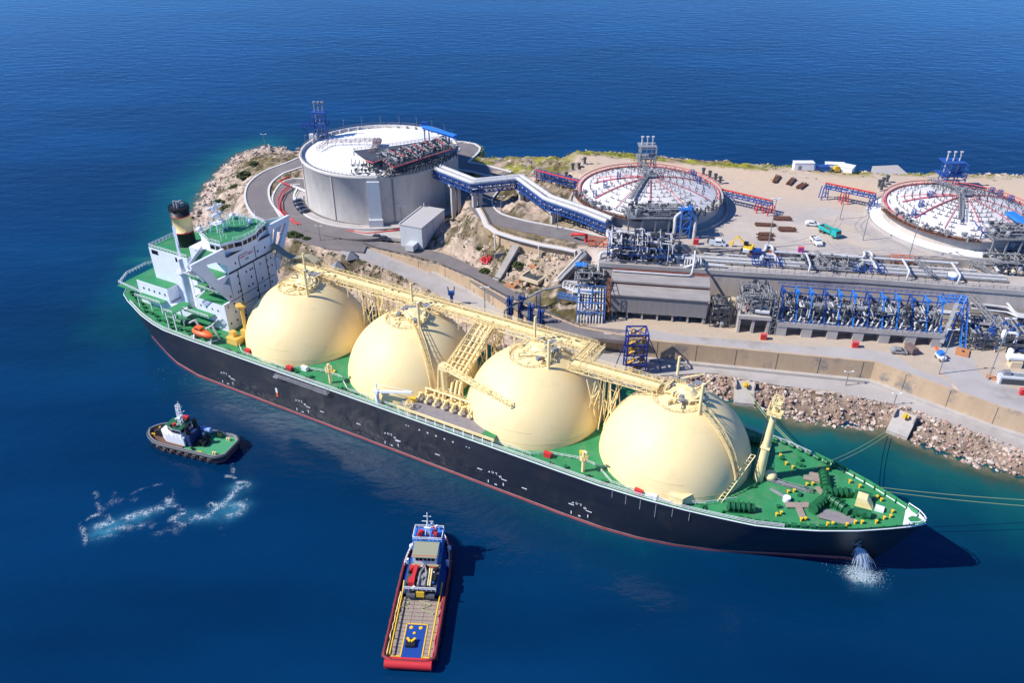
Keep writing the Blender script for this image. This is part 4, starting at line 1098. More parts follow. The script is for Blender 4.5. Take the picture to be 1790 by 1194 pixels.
for y0, y1, z in ((-12, 3, 23.9), (-7, 8, 20.6), (-2.8, 1.2, 37.2), (3, 11, 24.6)): pl_.bb(XF, XF + .1, y0, y1, z, z + .16)
pl_.build('wall_piping', M['black'], so)
text('SAFETY FIRST', 1.0, (XF + .06, .6, 36.4), (R(90), 0, R(90)), 'pink', so, 'wall_lettering')
text('NO', .9, (XF + .06, .6, 35.1), (R(90), 0, R(90)), 'black', so, 'wall_lettering')
# funnel
fu = MB(); fu.lathe([(3.0, 33.9), (3.0, 38.6), (3.02, 38.6), (3.02, 39.0), (3.0, 39.0), (3.0, 44.2), (3.02, 44.2), (3.02, 44.55), (3.0, 44.55), (3.05, 47), (2.5, 47.2), (0.1, 47.2)], 32, (-49, .7, 0), 0, True, ms=[0, 0, 1, 1, 2, 2, 1, 1, 0, 0, 0])
fo_ = fu.build('funnel', [M['black'], M['red'], mat('buff_funnel_paint', (.78, .58, .26), .5)], ship)
mb = MB()
for dx, dy, h in ((-1.2, -.8, 2.2), (.9, -1.0, 2.4), (0, 1.2, 2.0), (1.6, .8, 1.6), (-1.8, 1.0, 1.5)): mb.cut(); mb.cyl((-49 + dx * .75, .7 + dy * .75, 47), .45, h, 10)
mb.build_each('exhaust_pipe', M['gpipe'], fo_)
mb = MB(); mb.rail([(-49 + 3.2 * math.cos(R(a)), .7 + 3.2 * math.sin(R(a)), 46.2) for a in range(0, 361, 20)], 1.4, .09, 1.4, 0, (.3, .65, 1)); mb.build('handrail', M['black'], fo_)
# provision mast crane
mb = MB(); mb.cyl((-39.6, -10.5, 17.3), 1.35, 13.5, 14); mb.cyl((-39.6, -10.5, 30.8), 1.9, .4, 14); mb.cyl((-39.6, -10.5, 31.2), .8, 4.6, 12)
mb.beam((-39.6, -10.3, 34.5), (-45.5, -5.5, 43.5), .9, 1.1); mb.beam((-39.6, -10.3, 36), (-45.2, -5.6, 43.3), .12); mb.rail([(-41, -12, 31.2), (-38.2, -12, 31.2), (-38.2, -9, 31.2)], 1, .06, 1.4)
mb.build('provision_crane', M['white'], ship)
mb = MB(); mb.bb(-18, -13.6, -17.2, -14, ZD + .2, 16.6); mb.bb(-17.4, -15.6, -16.2, -14.6, 16.6, 18.2); mb.cyl((-15.4, -11.2, 16), .55, 9, 12); mb.cyl((-15.4, -11.2, 25), 1.5, .9, 14, 0, 1.7); mb.bb(-16.6, -14, -12.4, -9.8, 14.3, 17)
mb.build('vent_post', mat('ochre_steel', (.72, .45, .10), .5), ship)
# stern rails, mooring gear aft
mb = MB()
mb.rail([(-75.4, -9.2, 17.2), (-78.5, -4, 17.2), (-78.6, 4, 17.2), (-75, 10, 17.2)], 1.2, .08, 1.4); mb.rail([(-76, -9.5, 17.0), (-63, -11.2, 17.2)], 1.2, .07, 1.4)
mb.build('stern_rail', M['mwhite'], ship)
gm = MB(); r = random.Random(21)
for k in range(16):
    gm.cut(); x = -70 + k * 2.7; y = -bd(x) + 2.4 + r.uniform(-.4, .9); gm.cyl((x, y, ZD), .32, .9, 8); gm.box((x + .8, y, ZD + .4), (.8, .8, .8), r.uniform(0, 2))
gm.build_each('mooring_bitt', M['green'], ship); gm = MB()
for x, y in ((-44, -15.5), (-40.5, -16), (-37.5, -15)): gm.cut(); gm.tube([(x - 1.6, y, ZD + 1), (x + 1.6, y + .2, ZD + 1)], .9, 12); gm.box((x, y + 1.2, ZD + .7), (2.8, .7, 1.4))
gm.build_each('aft_winch', M['green'], ship)

# ---- side rails, deck fittings
sr = MB()
for s_ in (-1, 1):
    pts = [(x, s_ * (bd(x) - .35), sheer(x)) for x in list(np.arange(-66, 156, 3.0))]
    sr.cut(); sr.rail(pts, 1.15, .05, 3.0, 0, (.35, .7, 1.0))
sr.build_each('side_rail', M['mwhite'], ship)
wl_ = MB()
for i in range(4):                                     # yellow-white walkway lines round the domes
    c = i * SP
    arc = [(c + 21.0 * math.cos(R(a)), -min(20.2, 21.0 * abs(math.sin(R(a)))) + 0.0, ZD + .2) for a in (-128, -120, -112, -70, -62, -54)]
    wl_.cut(); wl_.rail([(c - 13.4, -16.6, ZD + .2), (c - 9.4, -19.4, ZD + .2), (c + 9, -19.6, ZD + .2), (c + 12.4, -17.0, ZD + .2), (c + 20, -15.2, ZD + .2), (c + 27, -15.4, ZD + .2)] if i < 3 else [(c - 13.4, -16.6, ZD + .2), (c - 9.4, -19.4, ZD + .2), (c + 5, -19.4, ZD + .2), (c + 13, -15.5, ZD + .2), (c + 19, -10.5, ZD + .2)], 1.0, .05, 2.2, 0, (.5, 1))
wl_.build_each('walkway_rail', M['mwhite'], ship)
ft = MB(); fy = MB(); r = random.Random(33)
for k in range(60):
    x = r.uniform(-20, 140); y = -bd(x) + r.uniform(1, 2.6)
    c = round(x / SP) * SP
    if math.hypot(x - c, y) < 20.4 or 48 < x < 82: continue
    ft.cut(); ft.box((x, y, ZD + .35), (r.uniform(.4, 1.6), r.uniform(.4, .9), r.uniform(.4, .9)), r.uniform(0, 3))
for x in (20, 21.5, 60, 101, 103): fy.cut(); fy.cyl((x, -14 + r.uniform(-2, 2), ZD), .5, .5, 10)
ft.build_each('deck_fitting', M['green'], ship); fy.build_each('mushroom_vent', M['yel'], ship)
for x, y, m_ in ((-9, -18.6, 'red'), (8.5, -19.7, 'red'), (118.6, -19.9, 'red'), (122.2, -19.9, 'mwhite'), (12.4, -17.6, 'mwhite'), (93.2, -18.2, 'red')):
    mb = MB(); mb.bb(x, x + 1.9, y, y + 1.0, ZD + .1, ZD + 1.3); mb.bb(x - .1, x + 2.0, y - .1, y + 1.1, ZD + 1.3, ZD + 1.45); mb.build('deck_locker', M[m_], ship)
mb = MB(); mb.bb(127, 130.2, -18.9, -16.6, ZD, 16.8); mb.add([(127, -18.9, 16.8), (130.2, -18.9, 16.8), (131.8, -16, 16.9), (127, -16, 18)], [(0, 1, 2, 3)]); mb.build('deck_house', M['cream'], ship)
# fire monitor posts
for x in (24.2, 104.4):
    mb = MB(); mb.cyl((x, -18.4, ZD), .45, 6.5, 10); mb.cyl((x, -18.4, 18.2), 1.1, .25, 12); mb.rail([(x + 1.1 * math.cos(R(a)), -18.4 + 1.1 * math.sin(R(a)), 18.4) for a in range(0, 361, 45)], 1.1, .07, 1); mb.beam((x, -18.4, 20.7), (x + 1.2, -19.4, 21.4), .35); mb.build('monitor_post', M['cream'], ship)
# accommodation ladder stowed on the starboard side
mb = MB(); mb.lattice((6.5, -22.0, 13.0), (26, -22.0, 13.4), 1.3, .9, 14, .12); mb.bb(6.5, 26, -22.6, -21.45, 12.9, 13.05); mb.bb(5.8, 7.4, -22.9, -21.4, 12.7, 13); mb.build('accommodation_ladder', M['gpipe'], ship)

# ---- foremast and fore deck
fm = MB()
mx, my = 143.6, -.6
fm.tube([(mx, my, ZD), (mx + .4, my, 30), (mx + .6, my, 38)], [1.25, .85, .6], 14)
fm.box((mx + .7, my, 35.4), (3.4, 3.8, .25)); fm.box((mx + .7, my, 38), (2.2, 3.0, .25)); fm.rail([(mx - 1, my - 1.9, 35.5), (mx + 2.4, my - 1.9, 35.5), (mx + 2.4, my + 1.9, 35.5), (mx - 1, my + 1.9, 35.5), (mx - 1, my - 1.9, 35.5)], 1.2, .08, 1.1)
fm.rail([(mx - .4, my - 1.5, 38.1), (mx + 1.8, my - 1.5, 38.1), (mx + 1.8, my + 1.5, 38.1), (mx - .4, my + 1.5, 38.1), (mx - .4, my - 1.5, 38.1)], 1.1, .08, 1.1)
fm.box((mx + .2, my, 25), (2.2, 2.4, .3)); fm.beam((mx, my, 38), (mx, my, 41.5), .15); fm.box((mx + 2.2, my - .6, 36.5), (.9, .9, 1.2))
fm.lathe([(0, -1.4), (1.2, -.9), (1.6, 0), (1.2, .9), (0, 1.4)], 14, (mx + 2.6, my + 1.4, ZD + 1.5))
fmo = fm.build('foremast', M['cream'], ship)
ld = MB()
for s_ in (-.35, .35): ld.beam((mx - 1.6, my + s_, ZD), (mx - .6, my + s_, 37.5), .14)
for k in range(38): ld.beam((mx - 1.6 + k / 38, my - .35, ZD + .6 + k * .6), (mx - 1.6 + k / 38, my + .35, ZD + .6 + k * .6), .1)
ld.build('ladder', M['dgrey'], fmo)
lg_ = MB()
for s_ in (-.5, .5): lg_.beam((137.5 + s_, -13, ZD), (141.5 + s_, -1.5, 22), .16)
for k in range(16):
    c = Vector((137.5, -13, ZD)).lerp(Vector((141.5, -1.5, 22)), k / 15); lg_.beam(c + Vector((-.5, 0, 0)), c + Vector((.5, 0, 0)), .1)
lg_.build('inclined_ladder', M['cream'], fmo)
def fz(x): return sheer(x) + .15
# big double winch
def winch(mb, x, y, a, L=4.6, n=4, rad=1.25):
    ca, sa = math.cos(a), math.sin(a)
    z = fz(x) + 1.35
    mb.tube([(x - ca * L / 2, y - sa * L / 2, z), (x + ca * L / 2, y + sa * L / 2, z)], rad * .7, 14)
    for k in range(n + 1):
        t = -L / 2 + L * k / n; c = (x + ca * t, y + sa * t, z); mb.tube([(c[0] - ca * .12, c[1] - sa * .12, z), (c[0] + ca * .12, c[1] + sa * .12, z)], rad, 14)
    mb.box((x, y, fz(x) + .2), (L + .6, 1.8, .4), a); mb.box((x + ca * (L / 2 + .8), y + sa * (L / 2 + .8), z - .2), (1.3, 1.5, 1.5), a)
for x, y, a, L in ((158.6, -4.6, R(70), 5), (158.2, 4.4, R(-72), 5), (161.2, .9, R(28), 5), (161.8, -2.6, R(-28), 5), (142.2, -13.8, R(22), 4.6), (139.8, 12.8, R(20), 4.4)):
    mb = MB(); winch(mb, x, y, a, L); mb.build('mooring_winch', M['green'], ship)
mb = MB()
for x, y in ((168.2, -3.6), (167.6, 2.6)):
    mb.cut(); mb.cyl((x, y, fz(x)), .9, 1.8, 12); mb.tube([(x - 1.5, y, fz(x) + 1), (x + 1.5, y + .3, fz(x) + 1)], 1.0, 12); mb.box((x - 1.6, y, fz(x) + .8), (1.4, 1.6, 1.5))
mb.build_each('anchor_windlass', M['green'], ship)
mb = MB()
for x, y, a, w, d_ in ((155.6, 4.8, R(10), 4.6, 1.6), (156.6, 6.6, R(10), 4.6, 1.6), (154.2, -6.2, R(28), 5.6, 1.7), (155.2, -8, R(-62), 5, 1.5), (159.0, .2, R(-40), 5.5, 1.3)):
    mb.cut(); mb.box((x, y, fz(x) + .3), (w, d_, .3), a)
mb.build_each('plank_walkway', M['wood'], ship)
mb = MB(); mb.bb(166, 168.2, -.6, 1.8, fz(167), fz(167) + 2.6); mb.add([(168.2, -.6, fz(168) + 2.6), (168.2, 1.8, fz(168) + 2.6), (170.0, 1.8, fz(168)), (170, -.6, fz(168))], [(0, 1, 2, 3)]); mb.add([(168.2, -.6, fz(168) + 2.6), (170, -.6, fz(168)), (168.2, -.6, fz(168))], [(0, 1, 2)]); mb.build('companion_hatch', M['cream'], ship)
mb = MB(); mb.cut(); mb.bb(170.3, 172.2, -.6, .9, fz(171), fz(171) + .9); mb.cut(); mb.cyl((151.5, -5.4, fz(150)), .9, 1.2, 12); mb.build_each('deck_locker', M['mwhite'], ship)
mb = MB(); mb.prism([(159, -8.6), (165, -8), (168, -5.4), (165, -4.2), (160, -5)], fz(165) + .02, fz(165) + .12); mb.build('anti_slip_pad', M['grate'], ship)
mb = MB(); r = random.Random(2)
for x, y in ((150.6, -11.6), (151.4, -10.6), (156, -10.8), (156.8, -10.2), (161.6, -9.8), (162.6, -9.2), (165.5, -8.2), (167, -6.6), (168.4, -6.0), (171.2, -4.6), (172.6, -2.6), (174, .4), (170.2, 4.2), (171.2, 3.6), (166, 6.6), (163.6, 7.4), (158, 9.6), (155.8, 2.8), (154.6, 2.0), (152.4, -1.6), (151.2, -2.6), (148.4, 7.8), (150.2, 7), (146.4, 10.4), (173.8, -1.4)):
    mb.cut(); mb.cyl((x, y, fz(x) - .1), .22, .8, 8); mb.cyl((x, y, fz(x) + .7), .36, .16, 10)
mb.build_each('bollard', M['yel'], ship)
mb = MB()
for k in range(26):
    x = r.uniform(140, 172); y = r.uniform(-.75, .75) * bd(x)
    if math.hypot(x - 122, y) > 22: mb.cut(); mb.box((x, y, fz(x) + .3), (r.uniform(.4, 1.4), r.uniform(.4, .8), r.uniform(.5, 1.0)), r.uniform(0, 3))
for k in range(12): x = 143 + k * 1.9; mb.cut(); mb.tube([(x, -bd(x) + .9, fz(x) + .5), (x + 1.1, -bd(x + 1.1) + .9, fz(x) + .5)], .5, 8)
for k in range(9): x = 141 + k * 2.2; mb.cut(); mb.tube([(x, bd(x) - .9, fz(x) + .5), (x + 1.1, bd(x + 1.1) - .9, fz(x) + .5)], .5, 8)
mb.build_each('fairlead', M['green'], ship)
mb = MB(); mb.rail([(146, .6, ZD + .3), (150, .4, ZD + .3), (156.4, .6, fz(156))], 1.1, .07, 1.4); mb.rail([(146, -.6, ZD + .3), (150, -.7, ZD + .3), (156.4, -.5, fz(156))], 1.1, .07, 1.4); mb.box((151, 0, ZD + .9), (11, 1.1, .1)); mb.beam((147.2, -3.4, fz(148) + .4), (151, -4.8, fz(151) + .4), .5, .5)
mb.build('fore_walkway', M['gpipe'], ship)
# bow bulwark with stays
bwk = MB(); ins = MB()
xs_ = [x for x in np.arange(154, 179.1, 1.25)]
for s_ in (-1, 1):
    x0 = 160 if s_ < 0 else 154
    rows = [[(x, s_ * (bd(x) - .06), sheer(x) - .1) for x in xs_ if x >= x0], [(x, s_ * (bd(x) + .06), sheer(x) + (1.25 if s_ > 0 else .9)) for x in xs_ if x >= x0]]
    bwk.loft(rows); 
    for x in [q for q in xs_ if q >= x0][::2]:
        y = s_ * bd(x); ins.cut(); ins.add([(x, y - s_ * .08, sheer(x) + 1.1), (x, y - s_ * 1.2, sheer(x) + .12), (x + .1, y - s_ * .08, sheer(x) + .1), (x + .14, y - s_ * .08, sheer(x) + 1.1), (x + .14, y - s_ * 1.2, sheer(x) + .12)], [(0, 1, 2), (3, 2, 4), (0, 3, 4, 1)])
bo_ = bwk.build('bow_bulwark', M['deck'], ship); ins.build_each('bulwark_stay', M['green'], bo_)
tip = MB()
pts = [(177, -bd(177), 0), (179.5, -bd(179.5) * 1.1 - .3, 0), (180.6, -.8, 0), (181.0, 0, 0), (180.6, .8, 0), (179.5, bd(179.5) * 1.1 + .3, 0), (177, bd(177), 0)]
zt_ = sheer(179)
tip.loft([[(p[0] - .4, p[1], zt_ - .2) for p in pts], [(p[0] - .1, p[1] * 1.05, zt_ + .7) for p in pts]]); tip.tube([(p[0] - .1, p[1] * 1.05, zt_ + 1.5) for p in pts], .12, 6)
for p in pts: tip.beam((p[0] - .1, p[1] * 1.05, zt_ + .7), (p[0] - .1, p[1] * 1.05, zt_ + 1.5), .12)
tip.add([(p[0] - .4, p[1], zt_ + .05) for p in pts], [tuple(range(len(pts)))])
tip.build('bow_rail', M['mwhite'], ship)
# anchor in its pocket
mb = MB(); mb.beam((169.4, -5.4, 10.3), (168.6, -4.5, 7.9), .35); mb.beam((167.6, -4.7, 8.2), (169.8, -3.7, 7.6), .5, .4); mb.build('anchor', M['grey'], ship)
# vertical fender streaks on the forward side
mb = MB()
for x, L in ((113.5, 2), (117, 2.8), (120.6, 3), (124.4, 4.2), (128.4, 2.6), (132.4, 2.4)):
    y = -(bd(x)) - .02; mb.cut(); mb.box((x, y + .05, ZD - .6 - L / 2), (.16, .12, L))
mb.build_each('drain_streak', M['grey'], hull)

# lifeboat on its davits
lb = thing('lifeboat', 'orange enclosed lifeboat hanging beside the white house of the ship', 'lifeboat', ship_world(-25.2, -19.6, 15.6), SHIP_RZ)
mb = MB(); prof = []
for k in range(13):
    t = k / 12; x = -4.6 + 9.2 * t; w = 1.55 * (1 - abs(2 * t - 1) ** 2.6) + .06
    prof.append([(x, w * math.cos(R(a)), 1.5 + (1.25 if a < 180 else 1.2) * (w / 1.6) ** .5 * math.sin(R(a))) for a in range(0, 361, 30)])
mb.loft(prof, 0, True); mb.build('hull', M['orange'], lb)
mb = MB(); mb.box((-1.2, 0, 3.0), (2.4, 1.8, 1.1)); mb.build('cabin', M['orange'], lb)
mb = MB(); mb.box((0, -1.58, 1.6), (6.5, .1, .22)); mb.box((-1.2, -.92, 3.2), (1.8, .06, .4)); mb.build('rubbing_strake', M['black'], lb)
dv = MB()
for x in (-29, -21.8):
    dv.cut(); dv.beam((x, -16.6, ZD), (x, -18.2, 20.2), .45); dv.beam((x, -18.2, 20.2), (x, -20.6, 20.4), .35); dv.beam((x, -20.4, ZD), (x, -19.4, 17), .4); dv.beam((x, -17.2, ZD), (x - .8, -20.4, ZD + 1), .3)
dv.build_each('davit', M['mwhite'], ship)

# ------------------------------------------------------------------ terminal: storage tanks
def jumble(seed, x0, x1, y0, y1, z0, z1, n, rad=(.12, .4), vessels=0, boxes=0):
    """two builders: orthogonal pipe runs, and dark valves / boxes"""
    r = random.Random(seed); a = MB(); b = MB()
    for k in range(n):
        p = [r.uniform(x0, x1), r.uniform(y0, y1), r.uniform(z0, z1)]; pts = [tuple(p)]
        ax = r.choice((0, 1)); lim = ((x0, x1), (y0, y1), (z0, z1))
        for q in range(r.randint(2, 4)):
            p = list(p); p[ax] = r.uniform(*lim[ax])
            if abs(p[ax] - pts[-1][ax]) > .6: pts.append(tuple(p))
            ax = r.choice([i for i in (0, 1, 2) if i != ax])
        if len(pts) < 2: continue
        rr = r.uniform(*rad); a.pipe(pts, rr, 7)
        for t in range(r.randint(0, 2)):
            i = r.randrange(len(pts) - 1); c = Vector(pts[i]).lerp(Vector(pts[i + 1]), r.uniform(.2, .8))
            b.cut(); b.box(c, (rr * 3.2, rr * 3.2, rr * 4.2)); b.beam(c, c + Vector((0, 0, rr * 5)), rr * .6); 
    for k in range(vessels):
        x, y = r.uniform(x0, x1), r.uniform(y0, y1); rr = r.uniform(.5, 1.0); h = r.uniform(1.5, 3)
        a.lathe([(0, 0), (rr, .3), (rr, h), (0, h + .4)], 10, (x, y, z0))
    for k in range(boxes):
        b.cut(); b.box((r.uniform(x0, x1), r.uniform(y0, y1), r.uniform(z0, z1)), (r.uniform(.4, 1.5), r.uniform(.4, 1.5), r.uniform(.4, 1.6)), 0)
    return a, b
def frame(mb, x0, x1, y0, y1, zs, nx, ny, t=.25, brace=True, m=0):
    """steel frame: columns, beams at levels zs (zs[0] the foot)"""
    xs_ = [x0 + (x1 - x0) * i / nx for i in range(nx + 1)]; ys_ = [y0 + (y1 - y0) * i / ny for i in range(ny + 1)]
    for x in xs_:
        for y in ys_: mb.beam((x, y, zs[0]), (x, y, zs[-1]), t, t, m)
    for z in zs[1:]:
        for x in xs_: mb.beam((x, y0, z), (x, y1, z), t * .8, t, m)
        for y in ys_: mb.beam((x0, y, z), (x1, y, z), t * .8, t, m)
    if brace:
        for i in range(nx):
            for z0, z1 in zip(zs, zs[1:]):
                if i % 2 == 0:
                    for y in (y0, y1): mb.beam((xs_[i], y, z0), (xs_[i + 1], y, z1), t * .55, t * .55, m)
    return mb

# --- the big concrete tank
tk = thing('storage_tank', 'big round concrete tank with white domed roof above the curved road', 'storage tank', (CT[0], CT[1], 13.2), 0)
TR, TH2 = 33.5, 20.8
mb = MB(); mb.lathe([(TR, -1), (TR, TH2 - 1.5), (TR + .45, TH2 - 1.2), (TR + .45, TH2), (TR - .9, TH2), (TR - .9, TH2 - 1.6)], 128); mb.build('wall', M['tankc'], tk)
mb = MB(); prof = [(TR - .9, TH2 - 1.3)] + [((TR - 1.2) * (1 - k / 12) + .01, TH2 - 1.2 + 3.0 * (1 - (1 - k / 12) ** 2)) for k in range(13)]
mb.lathe(prof, 96); mb.build('roof', M['roofw'], tk)
mb = MB(); mb.lathe([(TR + 5.0, -.6), (TR + 5.0, .22), (TR + .05, .5)], 96, (0, 0, 0), 0, False); mb.build('apron', M['conc'], tk)
mb = MB(); mb.lathe([(TR + 5.0, .2), (TR + 5.0, .5), (TR + 4.6, .5), (TR + 4.6, .2)], 96, (0, 0, 0), 0, False); mb.build('apron_kerb', M['kerb'], tk)
for a in (-74, -118, -30, 20, 66, 110, 160, 205):
    mb = MB(); ca, sa = math.cos(R(a)), math.sin(R(a)); mb.box((ca * (TR + .05), sa * (TR + .05), TH2 / 2 - .3), (.5, .55 if a != -74 else .7, TH2 - 1.6), R(a)); mb.build('wall_joint', M['wallc'] if a != -74 else M['grey'], tk)
a = R(-92.5); a2 = P(655, 350, 24); an = math.atan2(a2[1] - CT[1], a2[0] - CT[0])
mb = MB(); c_, s_ = math.cos(an), math.sin(an)
mb.box((c_ * (TR + .8), s_ * (TR + .8), 9.6), (1.7, 5.0, 18.6), an); mb.box((c_ * (TR + 1.6), s_ * (TR + 1.6), 1.5), (2.6, 5.6, 3.4), an); mb.build('lift_shaft', M['bwall'], tk)
for k in range(38):     # studs round the foot
    pass
mb = MB()
for k in range(64):
    a = R(-172 + k * 1.62); mb.box(((TR + 1.1) * math.cos(a), (TR + 1.1) * math.sin(a), .6), (.5, .22, .7), a)
o = mb.build('foot_anchor', M['grey'], tk); up(o, kind='stuff')
mb = MB(); mb.rail([((TR) * math.cos(R(a)), (TR) * math.sin(R(a)), TH2) for a in range(0, 361, 3)], 1.15, .055, 2); mb.build('handrail', M['grey'], tk)
for k, a in enumerate(range(22, 175, 15)):   # small masts behind the roof edge
    mb = MB(); x, y = (TR - .3) * math.cos(R(a)), (TR - .3) * math.sin(R(a)); mb.beam((x, y, TH2), (x, y, TH2 + 4.2), .14); mb.beam((x, y, TH2 + 4.2), (x - math.cos(R(a)) * 1.1, y - math.sin(R(a)) * 1.1, TH2 + 4.5), .14); mb.build('rim_lamp', M['grey'], tk)
for a in range(20, 172, 8):
    mb = MB(); x, y = (TR - 1.4) * math.cos(R(a)), (TR - 1.4) * math.sin(R(a)); mb.box((x, y, TH2 - .4), (.5, .5, 1.5), R(a)); mb.build('rim_post', M['kerb'], tk)
# gallery from the vent tower to the roof centre
def tl(u, v, z): 
    p = P(u, v, z); return (p[0] - CT[0], p[1] - CT[1], z - 13.2)
mb = MB()
ga = [tl(556, 262, 35), tl(572, 249, 36), tl(655, 246, 37.6), tl(664, 246, 37.6), tl(648, 268, 37.2)]
for p, q in zip(ga, ga[1:]): mb.lattice(p, q, 1.6, 1.1, max(2, int((Vector(q) - Vector(p)).length / 2)), .14)
for p, q in zip(ga, ga[1:]):
    n = max(1, int((Vector(q) - Vector(p)).length / 3.2))
    for k in range(n + 1):
        c = Vector(p).lerp(Vector(q), k / n); mb.beam(c, (c.x, c.y, TH2 - .9 + 1.2), .16)
mb.box(tl(659, 247, 37.9), (3.4, 3.4, 1.4)); mb.build('roof_gallery', mat('brown_grey_steel', (.26, .20, .20), .6), tk)
# process platform over the front right of the roof
pf = MB()
pc = [tl(*q) for q in ((618, 262, 37.6), (640, 278, 37.6), (652, 283, 37.6), (668, 277, 37.6), (688, 291, 37.6), (797, 257, 37.6), (776, 240, 37.6), (700, 252, 37.6))]
pf.prism([(p[0], p[1]) for p in pc], 23.7, 24.15)
pf.rail([(p[0], p[1], 24.15) for p in pc] + [(pc[0][0], pc[0][1], 24.15)], 1.15, .06, 1.6)
for p in pc + [((pc[4][0] * (1 - t) + pc[5][0] * t), (pc[4][1] * (1 - t) + pc[5][1] * t), 0) for t in (.2, .4, .6, .8)]:
    pf.beam((p[0], p[1], 23.7), (p[0], p[1], TH2 - 1), .3)
for t in range(8):
    p = Vector(pc[4]).lerp(Vector(pc[5]), t / 8); q = Vector(pc[4]).lerp(Vector(pc[5]), (t + 1) / 8); pf.beam((p.x, p.y, 23.7), (q.x, q.y, 21), .16)
pfo = pf.build('process_platform', M['dgrey'], tk)
mb = MB(); pz = [(p[0], p[1], 24.1) for p in pc]
for p, q in zip(pz[1:6], pz[2:6]): mb.beam((p[0], p[1], p[2] - .1), (q[0], q[1], q[2] - .1), .25, .35)
mb.build('platform_edge', M['pink'], pfo)
r = random.Random(17); pm = MB(); dm = MB(); rm = MB()
def onpf(s, t):
    a = Vector(pc[4]).lerp(Vector(pc[5]), s); b = Vector(pc[1]).lerp(Vector(pc[6]), s); return a.lerp(b, t)
for k in range(11):
    s0 = .14 + k * .075; a = onpf(s0, .2); b = onpf(s0 + .02, .9)
    pm.pipe([(a.x, a.y, 24.3), (a.x, a.y, 25.6), (b.x, b.y, 25.6), (b.x, b.y, 24.2)], .42, 8)
    if k % 2: rm.cut(); rm.beam((a.x + .8, a.y, 26.2), (b.x + .8, b.y, 26.2), .4, .25)
    for q in range(7):
        c = a.lerp(b, r.random()); dm.cut(); dm.box((c.x + r.uniform(-1, 1), c.y, 24.9 + r.uniform(0, 1.2)), (r.uniform(.5, 1.2), r.uniform(.5, 1.2), r.uniform(.6, 1.6)))
    c = onpf(s0, .5); pm.cyl((c.x, c.y, 24.2), .45, 2.4, 8); dm.cut(); dm.cyl((c.x, c.y, 26.6), .25, .9, 6)
for k in range(110):
    c = onpf(r.random(), r.random()); d_ = onpf(r.random() * .2, r.random()); pm.pipe([(c.x, c.y, 24), (c.x, c.y, 25 + r.random() * 1.6), (c.x + r.uniform(-3, 3), c.y + r.uniform(-3, 3), 25.2)], r.uniform(.1, .24), 6)
pm.build('platform_piping', M['gpipe'], pfo); dm.build_each('platform_valve', M['dgrey'], pfo); rm.build_each('platform_beam', M['mred'], pfo)
# pipework hanging on the roof left of the platform
ja, jb = jumble(51, 0, 1, 0, 1, 0, 1, 2)
ja = MB(); jb = MB(); r = random.Random(23)
for k in range(70):
    u, v = r.uniform(612, 690), r.uniform(272, 300)
    if v < 272 + (655 - u) * .35: continue
    p = tl(u, v, 33.6 + r.uniform(0, 3)); ja.pipe([p, (p[0], p[1], p[2] - 1.5), (p[0] + r.uniform(-2.5, 2.5), p[1] + r.uniform(-1, 1), p[2] - 1.5), (p[0] + r.uniform(-2, 2), p[1], TH2 - .8)], r.uniform(.1, .3), 6)
    if k % 2: jb.cut(); jb.box(p, (r.uniform(.4, 1.1), r.uniform(.4, 1.1), r.uniform(.5, 1.8)))
for k in range(12):
    p = tl(613 + k * 7, 292 + k * .9, 33.5); jb.cut(); jb.beam(p, (p[0] + .5, p[1] + 1, 23.4), .2); jb.beam(p, (p[0] + 2.2, p[1] + .6, 22.5), .15)
for k in range(22):      # steel legs and braces between the platform edge and the rim
    a = Vector(pc[4]).lerp(Vector(pc[5]), k / 21); a.z = 23.7; an_ = math.atan2(a.y, a.x); f = tl(668 + k * 5.9, 307 - (k / 21) ** 2.2 * 32, 34.4)
    jb.cut(); jb.beam(a, (f[0], f[1], TH2 + .1), .26); jb.beam((a.x, a.y, 22.4), (f[0] + 2, f[1], TH2 + .3), .18)
    if k % 2: jb.box(((a.x + f[0]) / 2, (a.y + f[1]) / 2, TH2 + 1.4), (1.2, 1.0, 1.2), r.random())
ja.build('roof_piping', M['gpipe'], tk); jb.build_each('roof_steelwork', M['dgrey'], tk)
for dz, v0 in ((0, 291), (1.6, 284)):
    mb = MB(); mb.pipe([tl(668, v0 - 8, 34.5 + dz), tl(690, v0, 34.5 + dz), tl(740, v0 - 12, 34.5 + dz), tl(760, v0 - 17, 34.5 + dz)], .55, 10); mb.build('white_pipe', M['pipe'], tk)
# travelling crane on its blue rail
mb = MB()
c1, c2 = tl(738, 219, 42.5), tl(796, 237, 42.5)
mb.beam(c1, c2, 2.2, .5); mb.beam(Vector(c1) + Vector((0, 0, -.8)), Vector(c2) + Vector((0, 0, -.8)), .5, 1.2)
cbo = mb.build('crane_rail', M['lblue'], tk)
mb = MB()
for t in (.06, .2): c = Vector(c1).lerp(Vector(c2), t); mb.beam(c, (c.x, c.y, 23), .45)
for t in (.72, .82): c = Vector(c1).lerp(Vector(c2), t); mb.beam(c, (c.x, c.y, 22), .55)
mb.box(Vector(c1) + Vector((1, 0, .9)), (2.5, 1.6, 1.3)); mb.build('crane_leg', M['blue'], cbo)

